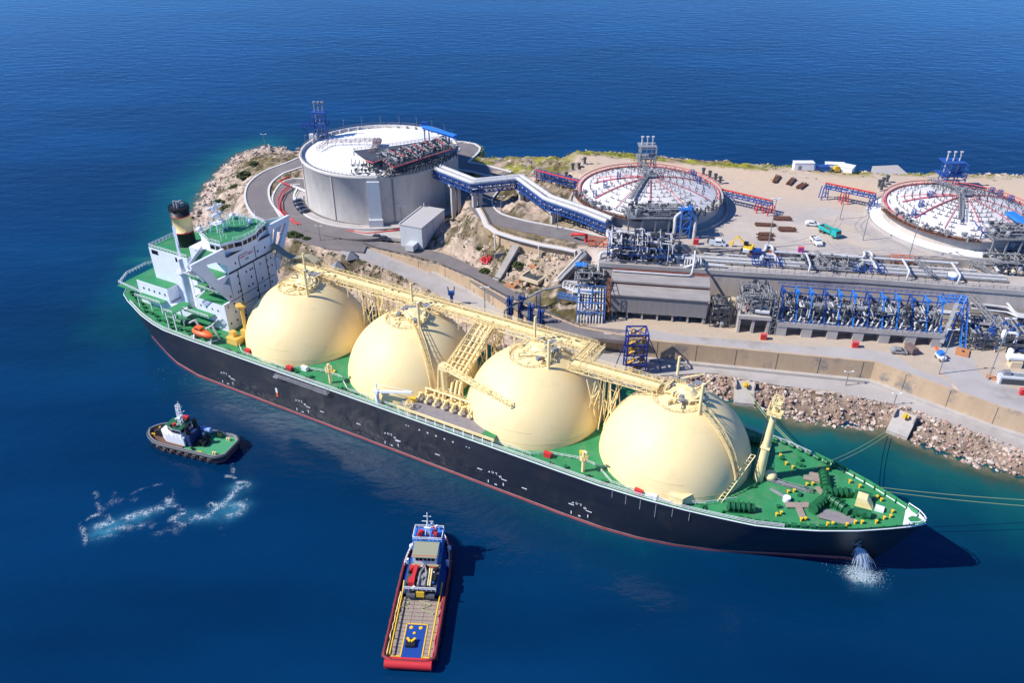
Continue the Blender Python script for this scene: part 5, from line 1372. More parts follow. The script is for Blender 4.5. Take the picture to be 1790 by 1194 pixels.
def vent_stack(x, y, z, h, n, w, label, tall=1.0, m1='blue', m2='pipe'):
    t = thing('vent_stack', label, 'vent stack', (x, y, z))
    mb = MB(); mb.lattice((0, 0, 0), (0, 0, h * .72), w, w * .8, 5, .28); mb.bb(-w / 2 - .4, w / 2 + .4, -w * .4 - .4, w * .4 + .4, h * .70, h * .73); mb.bb(-w / 2 - .8, w / 2 + .8, -w * .4 - .8, w * .4 + .8, h * .32, h * .34)
    mb.rail([(-w / 2 - .8, -w * .4 - .8, h * .34), (w / 2 + .8, -w * .4 - .8, h * .34), (w / 2 + .8, w * .4 + .8, h * .34)], 1.1, .08, 1.4)
    mb.build('tower', M[m1], t)
    for k in range(n):
        px = -w / 2 + w * (k + .5) / n
        q = MB(); q.cyl((px, 0, -.5), .32, h * .95, 10); q.cyl((px, 0, h * .93), .32, h * .07, 10, 0, .7); q.build('vent_pipe', M[m2], t)
    return t
v1 = P(563, 238, 34); t = vent_stack(v1[0], v1[1], 34, 15.5, 3, 5.2, 'dark blue lattice vent tower standing on the rim of the concrete tank', m2='gpipe')
mb = MB(); mb.lattice((-8.5, -1, 5), (-2, -1, 5), 3.4, 1.2, 4, .25); mb.beam((-8, -1, 5), (-3, -1, -2), .3); mb.beam((-8, -2.5, 5), (-3, -2, -2), .25); mb.build('side_gallery', M['blue'], t)
mb = MB(); mb.box((-3.2, -3, .8), (3.2, 2.6, 2.6)); mb.build('cabinet', M['kerb'], t)
v2 = P(1128, 291, 30); vent_stack(v2[0], v2[1], 30, 13.0, 3, 6.6, 'grey three pipe vent stack behind the domed roof beside the yellow scrub', m1='grey')
v3 = P(1655, 318, 29); vent_stack(v3[0], v3[1], 28, 13.8, 3, 7.6, 'blue three pipe vent stack rising behind the domed roof near the right shore')

# --- the two sunken tanks with domed roofs
def sunk_tank(c, rd, ro, label, seed, flip=False, z0=ZT, ap='roofw'):
    t = thing('storage_tank', label, 'storage tank', (c[0], c[1], z0)); r = random.Random(seed)
    mb = MB(); mb.lathe([(ro, -1), (ro, 1.0), (ro - .7, 1.0), (ro - .7, .15)], 96, (0, 0, 0), 0, False); mb.build('ring_wall', M['conc'], t)
    mb = MB(); mb.lathe([(ro - .7, .2), (rd + .4, 1.4)], 96, (0, 0, 0), 0, False); mb.build('apron', M[ap], t)
    mb = MB(); mb.lathe([(rd + .3, -.5), (rd + .3, 5.0), (rd + 1.2, 5.1), (rd + 1.2, 5.5), (rd - .6, 5.5), (rd - .6, 5.0)], 96, (0, 0, 0), 0, False); mb.build('dome_wall', M['wallc'], t)
    H0, H1 = 5.1, 10.6
    hz = lambda q: H0 + (H1 - H0) * (1 - (q / rd) ** 2)
    mb = MB(); mb.lathe([(rd * (1 - k / 14) + .01, hz(rd * (1 - k / 14))) for k in range(15)], 96); mb.build('dome_roof', M['domew'], t)
    # red sprinkler mains: ring and spokes; grey branch pipes
    mb = MB()
    mb.tube([((rd - .3) * math.cos(R(a)), (rd - .3) * math.sin(R(a)), H0 + .75) for a in range(-20, 201, 5)], .26, 6)
    mb.tube([((rd + .8) * math.cos(R(a)), (rd + .8) * math.sin(R(a)), H0 + 1.5) for a in range(0, 181, 5)], .2, 6)
    mb.build('red_ring_main', M['mred'], t)
    for a in (12, 50, 158, 172, 205, 232, 262, 298, 330):
        mb = MB(); q0 = 2.5
        mb.tube([(q * math.cos(R(a)), q * math.sin(R(a)), hz(q) + .45) for q in np.linspace(q0, rd * (.9 if a not in (158, 172) else .8), 8)], .24 if a in (12, 172, 205) else .13, 6); mb.build('red_spoke_pipe', M['mred'] if a in (12, 172, 205) else M['mred'], t)
    mb = MB()
    for k, q in enumerate(np.linspace(5, rd - 1.5, 9)):
        for a0 in range(0, 360, 9):
            if r.random() < .18: continue
            L = r.uniform(4, 8); pts = [(q * math.cos(R(a0 + e * L / 4)), q * math.sin(R(a0 + e * L / 4)), hz(q) + .35) for e in range(5)]
            mb.tube(pts, .13, 4); e = pts[2]; mb.beam(e, (e[0], e[1], e[2] + 1.1), .18)
    up(mb.build('branch_pipe', M['dgrey'], t), kind='stuff')
    # centre platform and the gallery down to the pump deck
    mb = MB(); mb.box((0, 1.5, H1 + .9), (5, 4.6, .3)); mb.rail([(-2.5, -.8, H1 + 1), (2.5, -.8, H1 + 1), (2.5, 3.8, H1 + 1), (-2.5, 3.8, H1 + 1), (-2.5, -.8, H1 + 1)], 1.2, .08, 1.2); mb.cyl((0, 2, H1), .9, 2.6, 10)
    gl = [(-1.5, 0, H1 + .9), (-5, -8, hz(9) + 1.2), (-9, -17, hz(19) + 1.4)]
    mb.loft([[(p[0] - .8, p[1], p[2]) for p in gl], [(p[0] + .8, p[1], p[2]) for p in gl]])
    for s_ in (-.8, .8): mb.rail([(p[0] + s_, p[1], p[2]) for p in gl], 1.1, .07, 1.5)
    mb.loft([[(-.7, 3.5, H1 + .9), (-.7, rd + 1, H0 + 1.8)], [(.7, 3.5, H1 + .9), (.7, rd + 1, H0 + 1.8)]]); mb.rail([(-.7, 3.5, H1 + .9), (-.7, rd + 1, H0 + 1.8)], 1.1, .07, 1.5); mb.rail([(.7, 3.5, H1 + .9), (.7, rd + 1, H0 + 1.8)], 1.1, .07, 1.5)
    mb.build('roof_gallery', M['gpipe'], t)
    # pump deck in front
    y0, y1 = -rd - 3.5, -rd + 6.5
    x0, x1 = (-12, 13) if not flip else (-3, 22)
    mb = MB(); mb.bb(x0, x1, y0, y1, 6.8, 7.2); 
    for x in np.linspace(x0 + .5, x1 - .5, 6): mb.beam((x, y0 + .4, 6.8), (x, y0 + .4, 0), .5)
    mb.rail([(x0, y1, 7.2), (x0, y0, 7.2), (x1, y0, 7.2), (x1, y1, 7.2)], 1.1, .06, 1.6)
    pd = mb.build('pump_deck', M['grey'], t)
    ja, jb = jumble(seed + 1, x0 + 1, x1 - 1, y0 + 1, y1 - 1, 7.3, 9.8, 54, (.1, .26), 6, 24)
    for k in range(6):
        x = x0 + 4 + k * 2.7; ja.tube([(x + .9 * math.cos(R(q)), y0 + 3, 8.8 + .9 * math.sin(R(q))) for q in range(0, 361, 30)], .16, 5); ja.cyl((x, y0 + 4.5, 7.2), .5, 2.8, 8); jb.cut(); jb.beam((x + 1.3, y0 + 2.5, 7.2), (x + 1.3, y0 + 2.5, 10.8), .18)
    ja.build('pump_piping', M['gpipe'], pd); jb.build_each('pump_steelwork', M['dgrey'], pd)
    # walkway with red-brown edge on the left of the rim, with boxes
    mb = MB(); mb.lathe([(rd + 2.6, 5.2), (rd + 2.6, 5.56), (rd + .6, 5.56)], 40, (0, 0, 0), 0, False, R(178), R(258)); mb.rail([((rd + 2.5) * math.cos(R(a)), (rd + 2.5) * math.sin(R(a)), 5.56) for a in range(178, 259, 4)], 1.1, .07, 1.8); mb.build('rim_walkway', M['rust'], t)
    jb = MB()
    for k in range(42):
        a = R(r.uniform(180, 258)); q = rd + r.uniform(-2.6, 2.4); jb.cut(); jb.box((q * math.cos(a), q * math.sin(a), 5.8 + r.uniform(0, .9)), (r.uniform(.3, 1.1), r.uniform(.3, 1.1), r.uniform(.4, 1.6)), r.uniform(0, 3)); 
        if k % 2: jb.beam((q * math.cos(a), q * math.sin(a), 5.4), ((q - 2) * math.cos(a), (q - 2) * math.sin(a), 6.8), .12)
    jb.build_each('rim_fitting', M['grey'], t)
    jb = MB()
    for k in range(30):
        a = R(r.uniform(275, 345)); q = rd + r.uniform(-1.5, 2.2); jb.cut(); jb.box((q * math.cos(a), q * math.sin(a), 5.6 + r.uniform(0, .9)), (r.uniform(.3, 1.0), r.uniform(.3, 1.0), r.uniform(.4, 2.2)), r.uniform(0, 3))
    jb.build_each('rim_steelwork', M['dgrey'], t)
    for a, q in ((8, .72), (28, .8), (40, .95), (168, .45), (190, .66), (200, .86)):
        mb = MB(); x, y = q * rd * math.cos(R(a)), q * rd * math.sin(R(a)); mb.lattice((x, y, hz(q * rd)), (x, y, hz(q * rd) + 2.4), 1.2, 1.2, 2, .18); mb.build('pipe_support', M['blue'], t)
    # blue pipe tower with white bends
    bx = 8.2 if not flip else 21
    mb = MB(); frame(mb, bx - 1.8, bx + 1.8, y0 - 1.5, y0 + 1.5, [0, 4, 8, 11], 1, 1, .35); mb.bb(bx - 1.8, bx + 1.8, y0 - 1.5, y0 + 1.5, 10.8, 11.05); mb.rail([(bx - 1.8, y0 - 1.5, 11), (bx + 1.8, y0 - 1.5, 11), (bx + 1.8, y0 + 1.5, 11)], 1.2, .09, 1.2); mb.build('pipe_tower', M['lblue'], t)
    mb = MB()
    for s_ in (-1, 1): mb.pipe([(bx + s_ * 1.2, y0 + 1, 9), (bx + s_ * 3.6, y0, 8), (bx + s_ * 3.6, y0 - 1.5, 5), (bx + s_ * 3.6, y0 - 1.5, -.5)], .62, 10)
    mb.build('white_pipe', M['pipe'], t)
    return t
sunk_tank(T2, 26.9, 30.6, 'sunken tank with white dome roof and red pipes behind the pipe bridge', 61, ap='conc')
t3 = sunk_tank(T3, 26.0, 31.6, 'sunken tank with white dome roof and broad white apron beside the yard', 71, True)
# blue crane girder over the third tank
mb = MB(); a = P(1765, 372, 36); b = P(1800, 395, 36); a = (a[0] - T3[0], a[1] - T3[1], 9.5); b = (b[0] - T3[0], b[1] - T3[1], 9.5)
mb.beam(a, b, 3.0, 1.2); mb.beam((a[0] + 1, a[1], 9), (a[0] + 1, a[1], 0), .5); mb.build('crane_girder', M['lblue'], t3)

# --- pipe bridge from the concrete tank to the pipe terrace
pb = thing('pipe_bridge', 'blue truss pipe bridge carrying two fat white pipes to the terrace', 'pipe bridge', (0, 0, 0))
bn = [P(742, 286, 33.6), P(827, 319, 33.0), P(906, 311, 33.0), P(955, 347, 32.2), P(1022, 370, 31.6), P(1062, 386, 31.2)]
tr = MB(); 
off1, off2 = offset(bn, -.4), offset(bn, 2.7)
mid = offset(bn, 1.2)
for p, q in zip(mid, mid[1:]):
    n = max(2, int(math.dist(p, q) / 1.7)); tr.lattice(Vector(p) - Vector((0, 0, 3.9)), Vector(q) - Vector((0, 0, 3.9)), 4.4, 3.0, n, .36)
    for s_ in (-1.4, 0, 1.4):
        a = Vector((-(q[1] - p[1]), q[0] - p[0], 0)).normalized() * s_
tr.build('truss', M['blue'], pb)
for pts in (off1, off2):
    mb = MB(); mb.pipe(pts, .88, 12, 0, 1.4); mb.build('white_pipe', M['pipe'], pb)
mb = MB()
for s_ in (-.4, .9, 2.2): mb.tube([(p[0], p[1], p[2] - 2.6) for p in offset(bn, s_)], .36, 8)
mb.build('lower_pipe', M['pipe'], pb)
mb = MB(); mb.rail([(p[0], p[1], p[2] - .8) for p in offset(bn, 3.4)], 1.1, .06, 1.8); mb.build('handrail', M['pink'], pb)
for (u, v, z), top in (((779, 390, 13.6), 29), ((833, 372, 19.5), 28), ((908, 362, 22), 28), ((972, 390, 22.6), 25.2)):
    p = P(u, v, z); g = gz(p[0], p[1]); mb = MB()
    best = min(((math.hypot(a[0] + (b[0] - a[0]) * t - p[0], a[1] + (b[1] - a[1]) * t - p[1]), a[0] + (b[0] - a[0]) * t, a[1] + (b[1] - a[1]) * t, a[2] + (b[2] - a[2]) * t) for a, b in zip(mid, mid[1:]) for t in np.linspace(0, 1, 21)), key=lambda e: e[0])
    x, y, zt = best[1], best[2], best[3] - 4.0
    for s_ in (-.9, .9): mb.box((x + s_ * 1.2, y + s_ * .6, (g - 1 + zt) / 2), (1.5, 1.9, zt - g + 1), .4)
    mb.box((x, y, zt - .5), (5.4, 2.2, 1.0), .4); mb.build('pier', M['conc'], pb)
# blue pipe rack with red edge behind
pr = thing('pipe_rack', 'blue pipe rack with red top main between the curved road and the dome roof', 'pipe rack', (0, 0, 0))
a, b = P(938, 297, 29), P(1020, 318, 30.5)
mb = MB(); d_ = Vector(b) - Vector(a)
for k in range(7):
    c = Vector(a) + d_ * (k / 6)
    for s_ in (-1.2, 1.2): mb.beam((c.x, c.y + s_, c.z), (c.x, c.y + s_, gz(c.x, c.y) - .3), .25)
mb.lattice(Vector(a) - Vector((0, 0, 2.6)), Vector(b) - Vector((0, 0, 2.6)), 2.8, 2.6, 14, .2); mb.build('rack_frame', M['blue'], pr)
mb = MB(); mb.pipe([(a[0], a[1] - 1.4, gz(a[0], a[1])), (a[0], a[1] - 1.4, a[2] + .4), (b[0], b[1] - 1.4, b[2] + .4)], .3, 7); mb.build('red_main', M['red'], pr)
mb = MB(); r = random.Random(4)
for k in range(9): c = Vector(a) + d_ * r.random(); mb.tube([(c.x, c.y + r.uniform(-1, 1), c.z - r.uniform(.5, 2)), (c.x + 5, c.y - 1.4, c.z - r.uniform(.4, 2))], .3, 6)
mb.build('rack_pipe', M['gpipe'], pr)
# red and blue portal racks in the yard
def portal(u0, v0, u1, v1, z, zt, label, name='pipe_rack', legs=((0, 'blue'), (.42, 'red'), (1, 'blue'))):
    t = thing(name, label, 'pipe rack'); a, b = Vector(P(u0, v0, zt)), Vector(P(u1, v1, zt))
    mb = MB(); mb.lattice(a - Vector((0, 0, 1.2)), b - Vector((0, 0, 1.2)), 2.6, 1.2, 9, .28); mb.build('girder', M['blue'], t)
    mb = MB(); mb.tube([a + Vector((0, .8, .3)), b + Vector((0, .8, .3))], .32, 8); mb.build('red_main', M['red'], t)
    for f, m_ in legs:
        c = a.lerp(b, f); mb = MB(); g = gz(c.x, c.y) 
        for s_ in (-1.1, 1.1):
            mb.beam((c.x - .9, c.y + s_, c.z - 1), (c.x - 1.3, c.y + s_ * 1.3, g), .32); mb.beam((c.x + .9, c.y + s_, c.z - 1), (c.x + 1.3, c.y + s_ * 1.3, g), .32)
        mb.beam((c.x - 1, c.y - 1.2, (g + c.z) / 2), (c.x + 1, c.y - 1.2, (g + c.z) / 2), .2); mb.beam((c.x - 1.2, c.y - 1.2, g + .4), (c.x + 1, c.y - 1.2, (g + c.z) / 2), .15)
        mb.build('leg', M[m_], t)
    return t
portal(1444, 322, 1530, 340, ZT, 32.5, 'blue pipe portal with one red leg leading to the broad aproned dome')
portal(1262, 333, 1349, 353, ZT, 31.5, 'red main on blue portal beside the scrap steel in the yard', legs=((.78, 'red'), (1, 'red')))

# ------------------------------------------------------------------ process units on the terrace (frames turned to follow the wall)
UZ = R(-8.5)
def unit(name, label, cat, u, v, z, group=None):
    return thing(name, label, cat, P(u, v, z), UZ, group)
# --- compressor building: stepped concrete roof, clad front open at the foot
t = unit('compressor_building', 'long grey building with stepped slab roof below the tall wall', 'building', 1066, 556, ZM)
L = 31.4
mb = MB(); mb.bb(0, L, 0.1, .5, 2.6, 8.9); mb.bb(0, .4, .5, 9.5, 2.6, 8.9); mb.bb(L - .4, L, .5, 9.5, 0, 8.9); mb.bb(0, L, 9.5, 10, 0, 11.4); mb.build('wall', M['cwall'], t)
mb = MB(); mb.prism([(-.5, -.4), (L + .5, -.4), (L + .5, 5.2), (-.5, 5.2)], [8.9, 8.9, 10.2, 10.2], [9.35, 9.35, 10.65, 10.65]); ro = mb.build('roof', M['croof'], t)
mb = MB(); mb.prism([(-.5, 4.6), (L + .5, 4.6), (L + .5, 10.4), (-.5, 10.4)], [11.3, 11.3, 12.0, 12.0], [11.9, 11.9, 12.6, 12.6]); mb.build('upper_roof', M['croof'], t)
mb = MB(); mb.bb(0, L, 5.0, 5.3, 10.6, 11.3); mb.build('louvre', M['black'], t)
mb = MB(); mb.rail([(-.4, 10.2, 12.5), (L + .4, 10.2, 12.5)], 1.0, .07, 2); mb.rail([(-.4, 5.0, 10.6), (L + .4, 5.0, 10.6)], .7, .09, 3); mb.build('handrail', M['ored'], t)
for x in np.arange(.6, L, 5.0):
    mb = MB(); mb.bb(x - .3, x + .3, .5, 1.1, 0, 8.8); mb.build('column', M['conc'], t)
ja, jb = jumble(81, 1, L - 1, 2, 8, .2, 3, 30, (.12, .3), 4, 14); ja.build('ground_piping', M['gpipe'], t); jb.build_each('machine', M['blue'], t)
mb = MB(); mb.bb(0.05, 5, -.1, .08, 2.6, 2.62); mb.build('sill', M['black'], t)
mb = MB(); mb.pipe([(-.3, 9.6, 13), (22.5, 9.4, 13.1), (25.8, 9.6, 13.1), (26.6, 13.2, 17), (26.8, 17.6, 18.5)], .36, 8); mb.build('white_pipe', M['pipe'], t)
# stair tower of red steel at its end
t = unit('stair_tower', 'dark red steel stair tower beside the stepped roof building', 'stair tower', 1056, 560, ZM)
mb = MB(); frame(mb, 0, 1.6, 0, 8, [0, 3, 6, 9, 12], 1, 3, .16)
for k in range(4): mb.beam((.8, .5, k * 3), (.8, 7.5, k * 3 + 3), 1.2, .12)
mb.build('stair_frame', M['rust'], t)
# --- dark process skid right of it
def skid(u, v, z, dx, dy, hz, label, seed, mfr='dgrey', n=36, levels=3, pip='gpipe', cat='process skid', name='process_skid', rad=(.1, .3), boxes=12, vessels=3, mb2='dgrey'):
    t = unit(name, label, cat, u, v, z)
    zs = [hz * i / levels for i in range(levels + 1)]
    mb = MB(); frame(mb, 0, dx, 0, dy, zs, max(1, int(dx / 3.5)), max(1, int(dy / 3.5)), .24)
    for zz in zs[1:]: mb.rail([(0, 0, zz), (dx, 0, zz)], 1.0, .06, 1.6)
    mb.build('steel_frame', M[mfr], t)
    ja, jb = jumble(seed, .2, dx - .2, .2, dy - .2, .3, hz + .6, n, rad, vessels, boxes); ja.build('piping', M[pip], t); jb.build_each('equipment', M[mb2], t)
    return t
skid(1240, 571, ZM, 6.2, 6, 8.5, 'dark steel process skid between the stepped roof building and the concrete pump block', 91, 'dgrey', 34, 3, 'blue', pip and 'process skid' if False else 'process skid', 'process_skid') if False else skid(1240, 571, ZM, 6.2, 6, 8.5, 'dark blue process skid between the stepped roof building and the concrete block', 91, 'dgrey', 34, 3)
t = thing('exhaust_duct', 'pale curved duct beside the dark process skid', 'duct', P(1270, 560, ZM), UZ)
mb = MB(); mb.pipe([(0, 3, 6.5), (3, 3, 6.5), (3.4, 2.5, 0)], .9, 12); mb.build('duct', M['beige'], t)
# --- concrete pump block with an open bay below and a pile of pipework on top
t = unit('pump_block', 'concrete block with open bays topped by tangled grey pipework', 'pump station', 1287, 581, ZM)
mb = MB(); mb.bb(0, 10, 0, 12.5, 5.6, 6.4); mb.bb(0, .8, 0, 12.5, 0, 5.6); mb.bb(9.2, 10, 0, 12.5, 0, 5.6); mb.bb(4.4, 5.3, .2, 3, 0, 5.6); mb.bb(.8, 9.2, 5, 5.5, 0, 5.6); mb.bb(-.25, 10.25, -.25, 0, 5.3, 6.5); mb.build('block', M['conc'], t)
ja, jb = jumble(101, .4, 9.6, .6, 12, 6.5, 13.5, 76, (.1, .3), 6, 18)
ja.build('piping', M['gpipe'], t); jb.build_each('equipment', M['dgrey'], t)
mb = MB(); frame(mb, .5, 9.5, 1, 12, [6.4, 9.6, 12.8], 3, 3, .2); mb.rail([(.5, 1, 12.8), (9.5, 1, 12.8), (9.5, 12, 12.8)], 1, .06, 1.4); mb.build('steel_frame', M['gpipe'], t)
mb = MB()
for k in range(5): mb.beam((2 + k * .8, 2 + k * .9, 7 + k * 1.1), (3 + k * .8, 6 + k * .9, 7.6 + k * 1.1), .3)
mb.rail([(3, 5, 9.7), (7, 5, 9.7), (7, 9, 9.7)], 1.1, .12, 1.2); mb.build('red_rail', M['pink'], t)
mb = MB(); mb.tube([(5, 1.6, 7.6), (9.4, 1.2, 7.6)], .75, 12); mb.tube([(4.6, 3.4, 8.0), (9, 3.0, 8.0)], .8, 12); mb.lathe([(1.0, 0), (1.0, 3.2), (.1, 3.8)], 12, (5.8, 6.4, 9)); mb.build('vessel', M['pipe'], t)
# --- vaporiser bank: concrete plinth with bays, blue portal frames over piping
t = unit('vaporiser_bank', 'long blue portal framed pipe bank on a concrete plinth with dark bays', 'vaporiser', 1355, 586, ZM)
VL = 51.0
mb = MB(); mb.bb(0, VL, -.2, 10.5, 3.4, 4.8)
for k in range(7):
    x = k * (VL - 3.2) / 6; mb.bb(x, x + 3.2, 0, 10, 0, 3.4)
mb.bb(0, VL, 4, 4.4, 0, 3.4); mb.build('plinth', M['conc'], t)
for k in range(12):
    x = 1.2 + k * 4.42
    mb = MB(); mb.beam((x, .8, 4.8), (x, 5.6, 13.2), .42); mb.beam((x, 9.8, 4.8), (x, 9.8, 13.2), .38); mb.beam((x, 5.2, 13.2), (x, 10, 13.2), .45); mb.beam((x, 2.6, 8.2), (x, 9.8, 8.2), .3); mb.beam((x, 5.8, 13.1), (x, 9.6, 8.4), .22); mb.box((x, 5.6, 13.4), (1.1, 1.3, 1.0)); mb.build('portal_frame', M['lblue'] if k % 3 else M['blue'], t)
mb = MB()
for y, z in ((5.6, 13.0), (9.8, 13.0), (9.8, 9), (3.1, 8.6)): mb.beam((1.2, y, z), (VL - 1.2, y, z), .3)
for k in (1, 5, 8, 10): x = 1.2 + k * 4.42; mb.beam((x, 3, 8.4), (x + 4.42, 5.4, 12.8), .2); mb.beam((x + 4.42, 1.2, 5.4), (x, 3, 8.4), .2)
mb.rail([(0, 10.3, 13.2), (VL, 10.3, 13.2)], 1.1, .07, 1.8); mb.rail([(0, -.1, 4.8), (VL, -.1, 4.8)], 1.1, .06, 1.8); mb.build('longitudinal_beam', M['blue'], t)
ja = MB(); jb = MB(); r = random.Random(5)
for k in range(11):
    x0 = 1.6 + k * 4.42
    a, b = jumble(200 + k, x0, x0 + 3.6, 1.0, 9.4, 5, 11.5, 24, (.1, .26), 1, 9)
    a.build('vaporiser_piping', M['pipe'] if k % 2 else M['gpipe'], t); b.build_each('vaporiser_valve', M['dgrey'], t)
    ja.pipe([(x0 + .6, 1.0, 5.2), (x0 + 1.8, 2.8, 7.4), (x0 + 2.6, 2.8, 7.4)], .3, 8); ja.pipe([(x0 + 2.2, .8, 5.1), (x0 + 3.4, 2.4, 7.0)], .28, 8)
    jb.cut(); jb.tube([(x0 + .2, 4, 9.8), (x0 + 3.6, 4.4, 9.8)], .9, 10)
ja.build('inlet_pipe', M['pipe'], t); jb.build_each('header_drum', M['gpipe'], t)
mb = MB(); frame(mb, -2, -.4, 0, 8, [0, 3, 6, 9, 13], 1, 2, .18)
for k in range(4): mb.beam((-1.2, 1, k * 3.2), (-1.2, 7, k * 3.2 + 3), 1.0, .12)
mb.build('stair_frame', M['gpipe'], t)
mb = MB(); mb.lattice((VL + .6, 1, 2), (VL + 6, 9, 14), 1.6, 1.2, 8, .22); mb.lattice((VL, 9.6, 12), (VL + 7, 9.6, 12), 2.4, 1.4, 4, .25); mb.lattice((VL + 6.6, 1.0, 0), (VL + 6.6, 9, 12), 1.4, 1.2, 7, .2); mb.build('end_bracing', M['lblue'], t)
mb = MB(); mb.beam((VL - .4, -.4, 2), (VL + 2.4, 4.5, 14), 1.2, .5); mb.build('cable_tray', M['gpipe'], t)
# orange flare post with a blue-white cap by the tall wall
t = unit('vent_post', 'orange post with white and blue cap in front of the tall wall', 'vent post', 1655, 560, ZM)
mb = MB(); mb.cyl((0, 6, 0), .6, 12.5, 12); mb.build('post', M['ored'], t)
mb = MB(); mb.lathe([(.6, 0), (1.6, .5), (1.6, 1.9), (1.1, 2.4), (0, 2.5)], 14, (0, 6, 12.4)); mb.build('cap', M['mwhite'], t)
mb = MB(); mb.rail([(1.9 * math.cos(R(a)), 6 + 1.9 * math.sin(R(a)), 12.6) for a in range(0, 361, 45)], 1.2, .1, 1); mb.build('handrail', M['lblue'], t)

# --- long pipe rack on the terrace
t = unit('terrace_pipe_rack', 'long bank of pale pipes running along the top of the tall wall', 'pipe rack', 1200, 462, ZP)
LR = 104
def rk(x, y, z): return (x, y, z)
pc_ = 0
for y, z, rr, lo, hi in ((1.4, .9, .30, 0, LR), (2.4, .9, .42, -8, LR), (3.6, 1.0, .30, 2, LR), (4.6, 1.0, .52, -14, LR), (5.8, 1.0, .28, 0, LR), (7.2, 1.2, .34, 6, LR - 8), (8.6, 2.8, .48, 22, LR - 14), (9.6, 2.8, .36, 18, 58)):
    mb = MB(); pts = [(lo, y, z)]
    for xl in (24 + y * .3, 56 + y * .4):
        if lo < xl < hi - 6:
            d_ = 3.2 - y * .16; pts += [(xl, y, z), (xl + .4, y, z + 1.1), (xl + .4, y + d_ + .6, z + 1.1), (xl + 7 - y * .5, y + d_ + .6, z + 1.1), (xl + 7 - y * .5, y, z + 1.1), (xl + 7.4 - y * .5, y, z)]
    pts.append((hi, y, z)); mb.pipe(pts, rr, 8, 0, rr * 1.8); mb.build('pipe_run', M['pipe'] if rr > .3 else M['gpipe'], t)
mb = MB()
for k in range(26):
    x = -6 + k * 4.2; mb.beam((x, .8, .35), (x, 10, .35), .3, .35); mb.beam((x, 8.2, 0), (x, 8.2, 2.4), .25); mb.beam((x, 10, 0), (x, 10, 2.4), .25); mb.beam((x, 8.2, 2.3), (x, 10, 2.3), .25)
mb.build('pipe_sleeper', M['grey'], t)
for x in (22, 55):
    mb = MB(); mb.lattice((x, 3.4, 1.2), (x + 10, 3.4, 1.2), 4.5, 1.2, 5, .22); mb.build('loop_frame', M['blue'], t)
ja, jb = jumble(140, 34, 60, 1, 10, .6, 3.4, 26, (.1, .24), 3, 10); ja.build('branch_piping', M['gpipe'], t); jb.build_each('valve', M['dgrey'], t)
for x, top in ((40.5, 3.2), (72, 3.4), (88, 3)):
    mb = MB(); mb.pipe([(x, 8, top), (x, -1.2, top), (x - 1.2, -1.6, -9.5)], .4, 8); mb.build('drop_pipe', M['pipe'], t)
for x in (44, 76):
    mb = MB(); mb.lattice((x, 9.5, 3), (x + 3.6, -1, 2.2), 1.2, .8, 6, .16); mb.build('crossover_bridge', M['gpipe'], t)
# --- pipework knot where the pipe bridge arrives
kn = unit('pipe_manifold', 'tangle of grey and white pipes where the pipe bridge meets the tall wall', 'pipe manifold', 1060, 462, ZP)
mb = MB(); frame(mb, 0, 22, 1.5, 15, [0, 3.4, 6.2], 5, 3, .26); mb.build('steel_frame', M['blue'], kn)
for k in range(5):
    ja, jb = jumble(300 + k, k * 4.4, k * 4.4 + 5, .5, 15, .4, 8.2, 36, (.1, .3), 2, 18); ja.build('piping', M['gpipe'] if k % 2 else M['pipe'], kn); jb.build_each('valve', M['dgrey'], kn)
ja, jb = jumble(310, 0, 26, 15, 24, .4, 4.5, 40, (.12, .32), 3, 14); ja.build('piping', M['gpipe'], kn); jb.build_each('valve', M['blue'], kn)
for pts, rr in (([(-.5, 20, 4), (-.5, 12, 5.2), (1.5, 9.5, 5.2), (20, 8, 5.4), (20, 8, 1), (29, 7, 1)], .75), ([(2, 21, 4.4), (2, 13, 6.6), (15, 12, 6.6), (15, 12, 2)], .6), ([(-2.5, -.5, -7), (-2.5, 2.4, -2), (-2.5, 4.8, 2.2), (2, 4.8, 2.2), (24, 3.8, 2.6), (24, 3.8, .8), (40, 3, .8)], .6), ([(24, 3, 2.8), (30, 3, 2.8), (30, .5, 2.2), (27, .5, .6), (25, 2, .6)], .55)):
    mb = MB(); mb.pipe(pts, rr, 10, 0, rr * 2); mb.build('white_pipe', M['pipe'], kn)
mb = MB()
for k in range(7): x = 26.5 + k * .9; mb.pipe([(x, 2, .4), (x, 2, 2.4), (x, 6, 2.4), (x, 6, .4)], .28, 7)
mb.build('loop_pipe', M['pipe'], kn)
# right hand pipe knot at the frame edge
kn = unit('pipe_manifold', 'fat pale riser pipes and tangled steel beside the broad apron dome', 'pipe manifold', 1722, 482, ZP)
for k in range(5):
    mb = MB(); x = 1.2 + k * 2.4; mb.pipe([(x, 18, 11 - (k % 2) * .6), (x + .3, 13.5, 10.4), (x + .4, 12, 3.2), (x + 2.5, 6, 2.4), (x + 3, .8, 1.4)], .62 if k != 1 else .4, 10, 0, 1.4); mb.build('riser_pipe', M['pipe'] if k in (0, 4) else mat('cream_pipe_cladding', (.60, .54, .46), .5) if k == 1 else M['beige'], kn)
mb = MB(); frame(mb, -.5, 14, 11, 19, [0, 4, 8, 11], 3, 2, .32); mb.build('steel_frame', M['blue'], kn)
ja, jb = jumble(330, 0, 16, 1, 14, .4, 5.5, 60, (.1, .28), 4, 22); ja.build('piping', M['gpipe'], kn); jb.build_each('valve', M['dgrey'], kn)
ja, jb = jumble(331, 4, 22, 1, 9, -4, 3, 40, (.1, .28), 4, 22); ja.build('piping', M['gpipe'], kn); jb.build_each('valve', M['blue'], kn)
mb = MB(); mb.lattice((-7, 9, 3), (2, -1, 1.2), 1.2, .8, 8, .18); mb.build('crossover_bridge', M['gpipe'], kn)
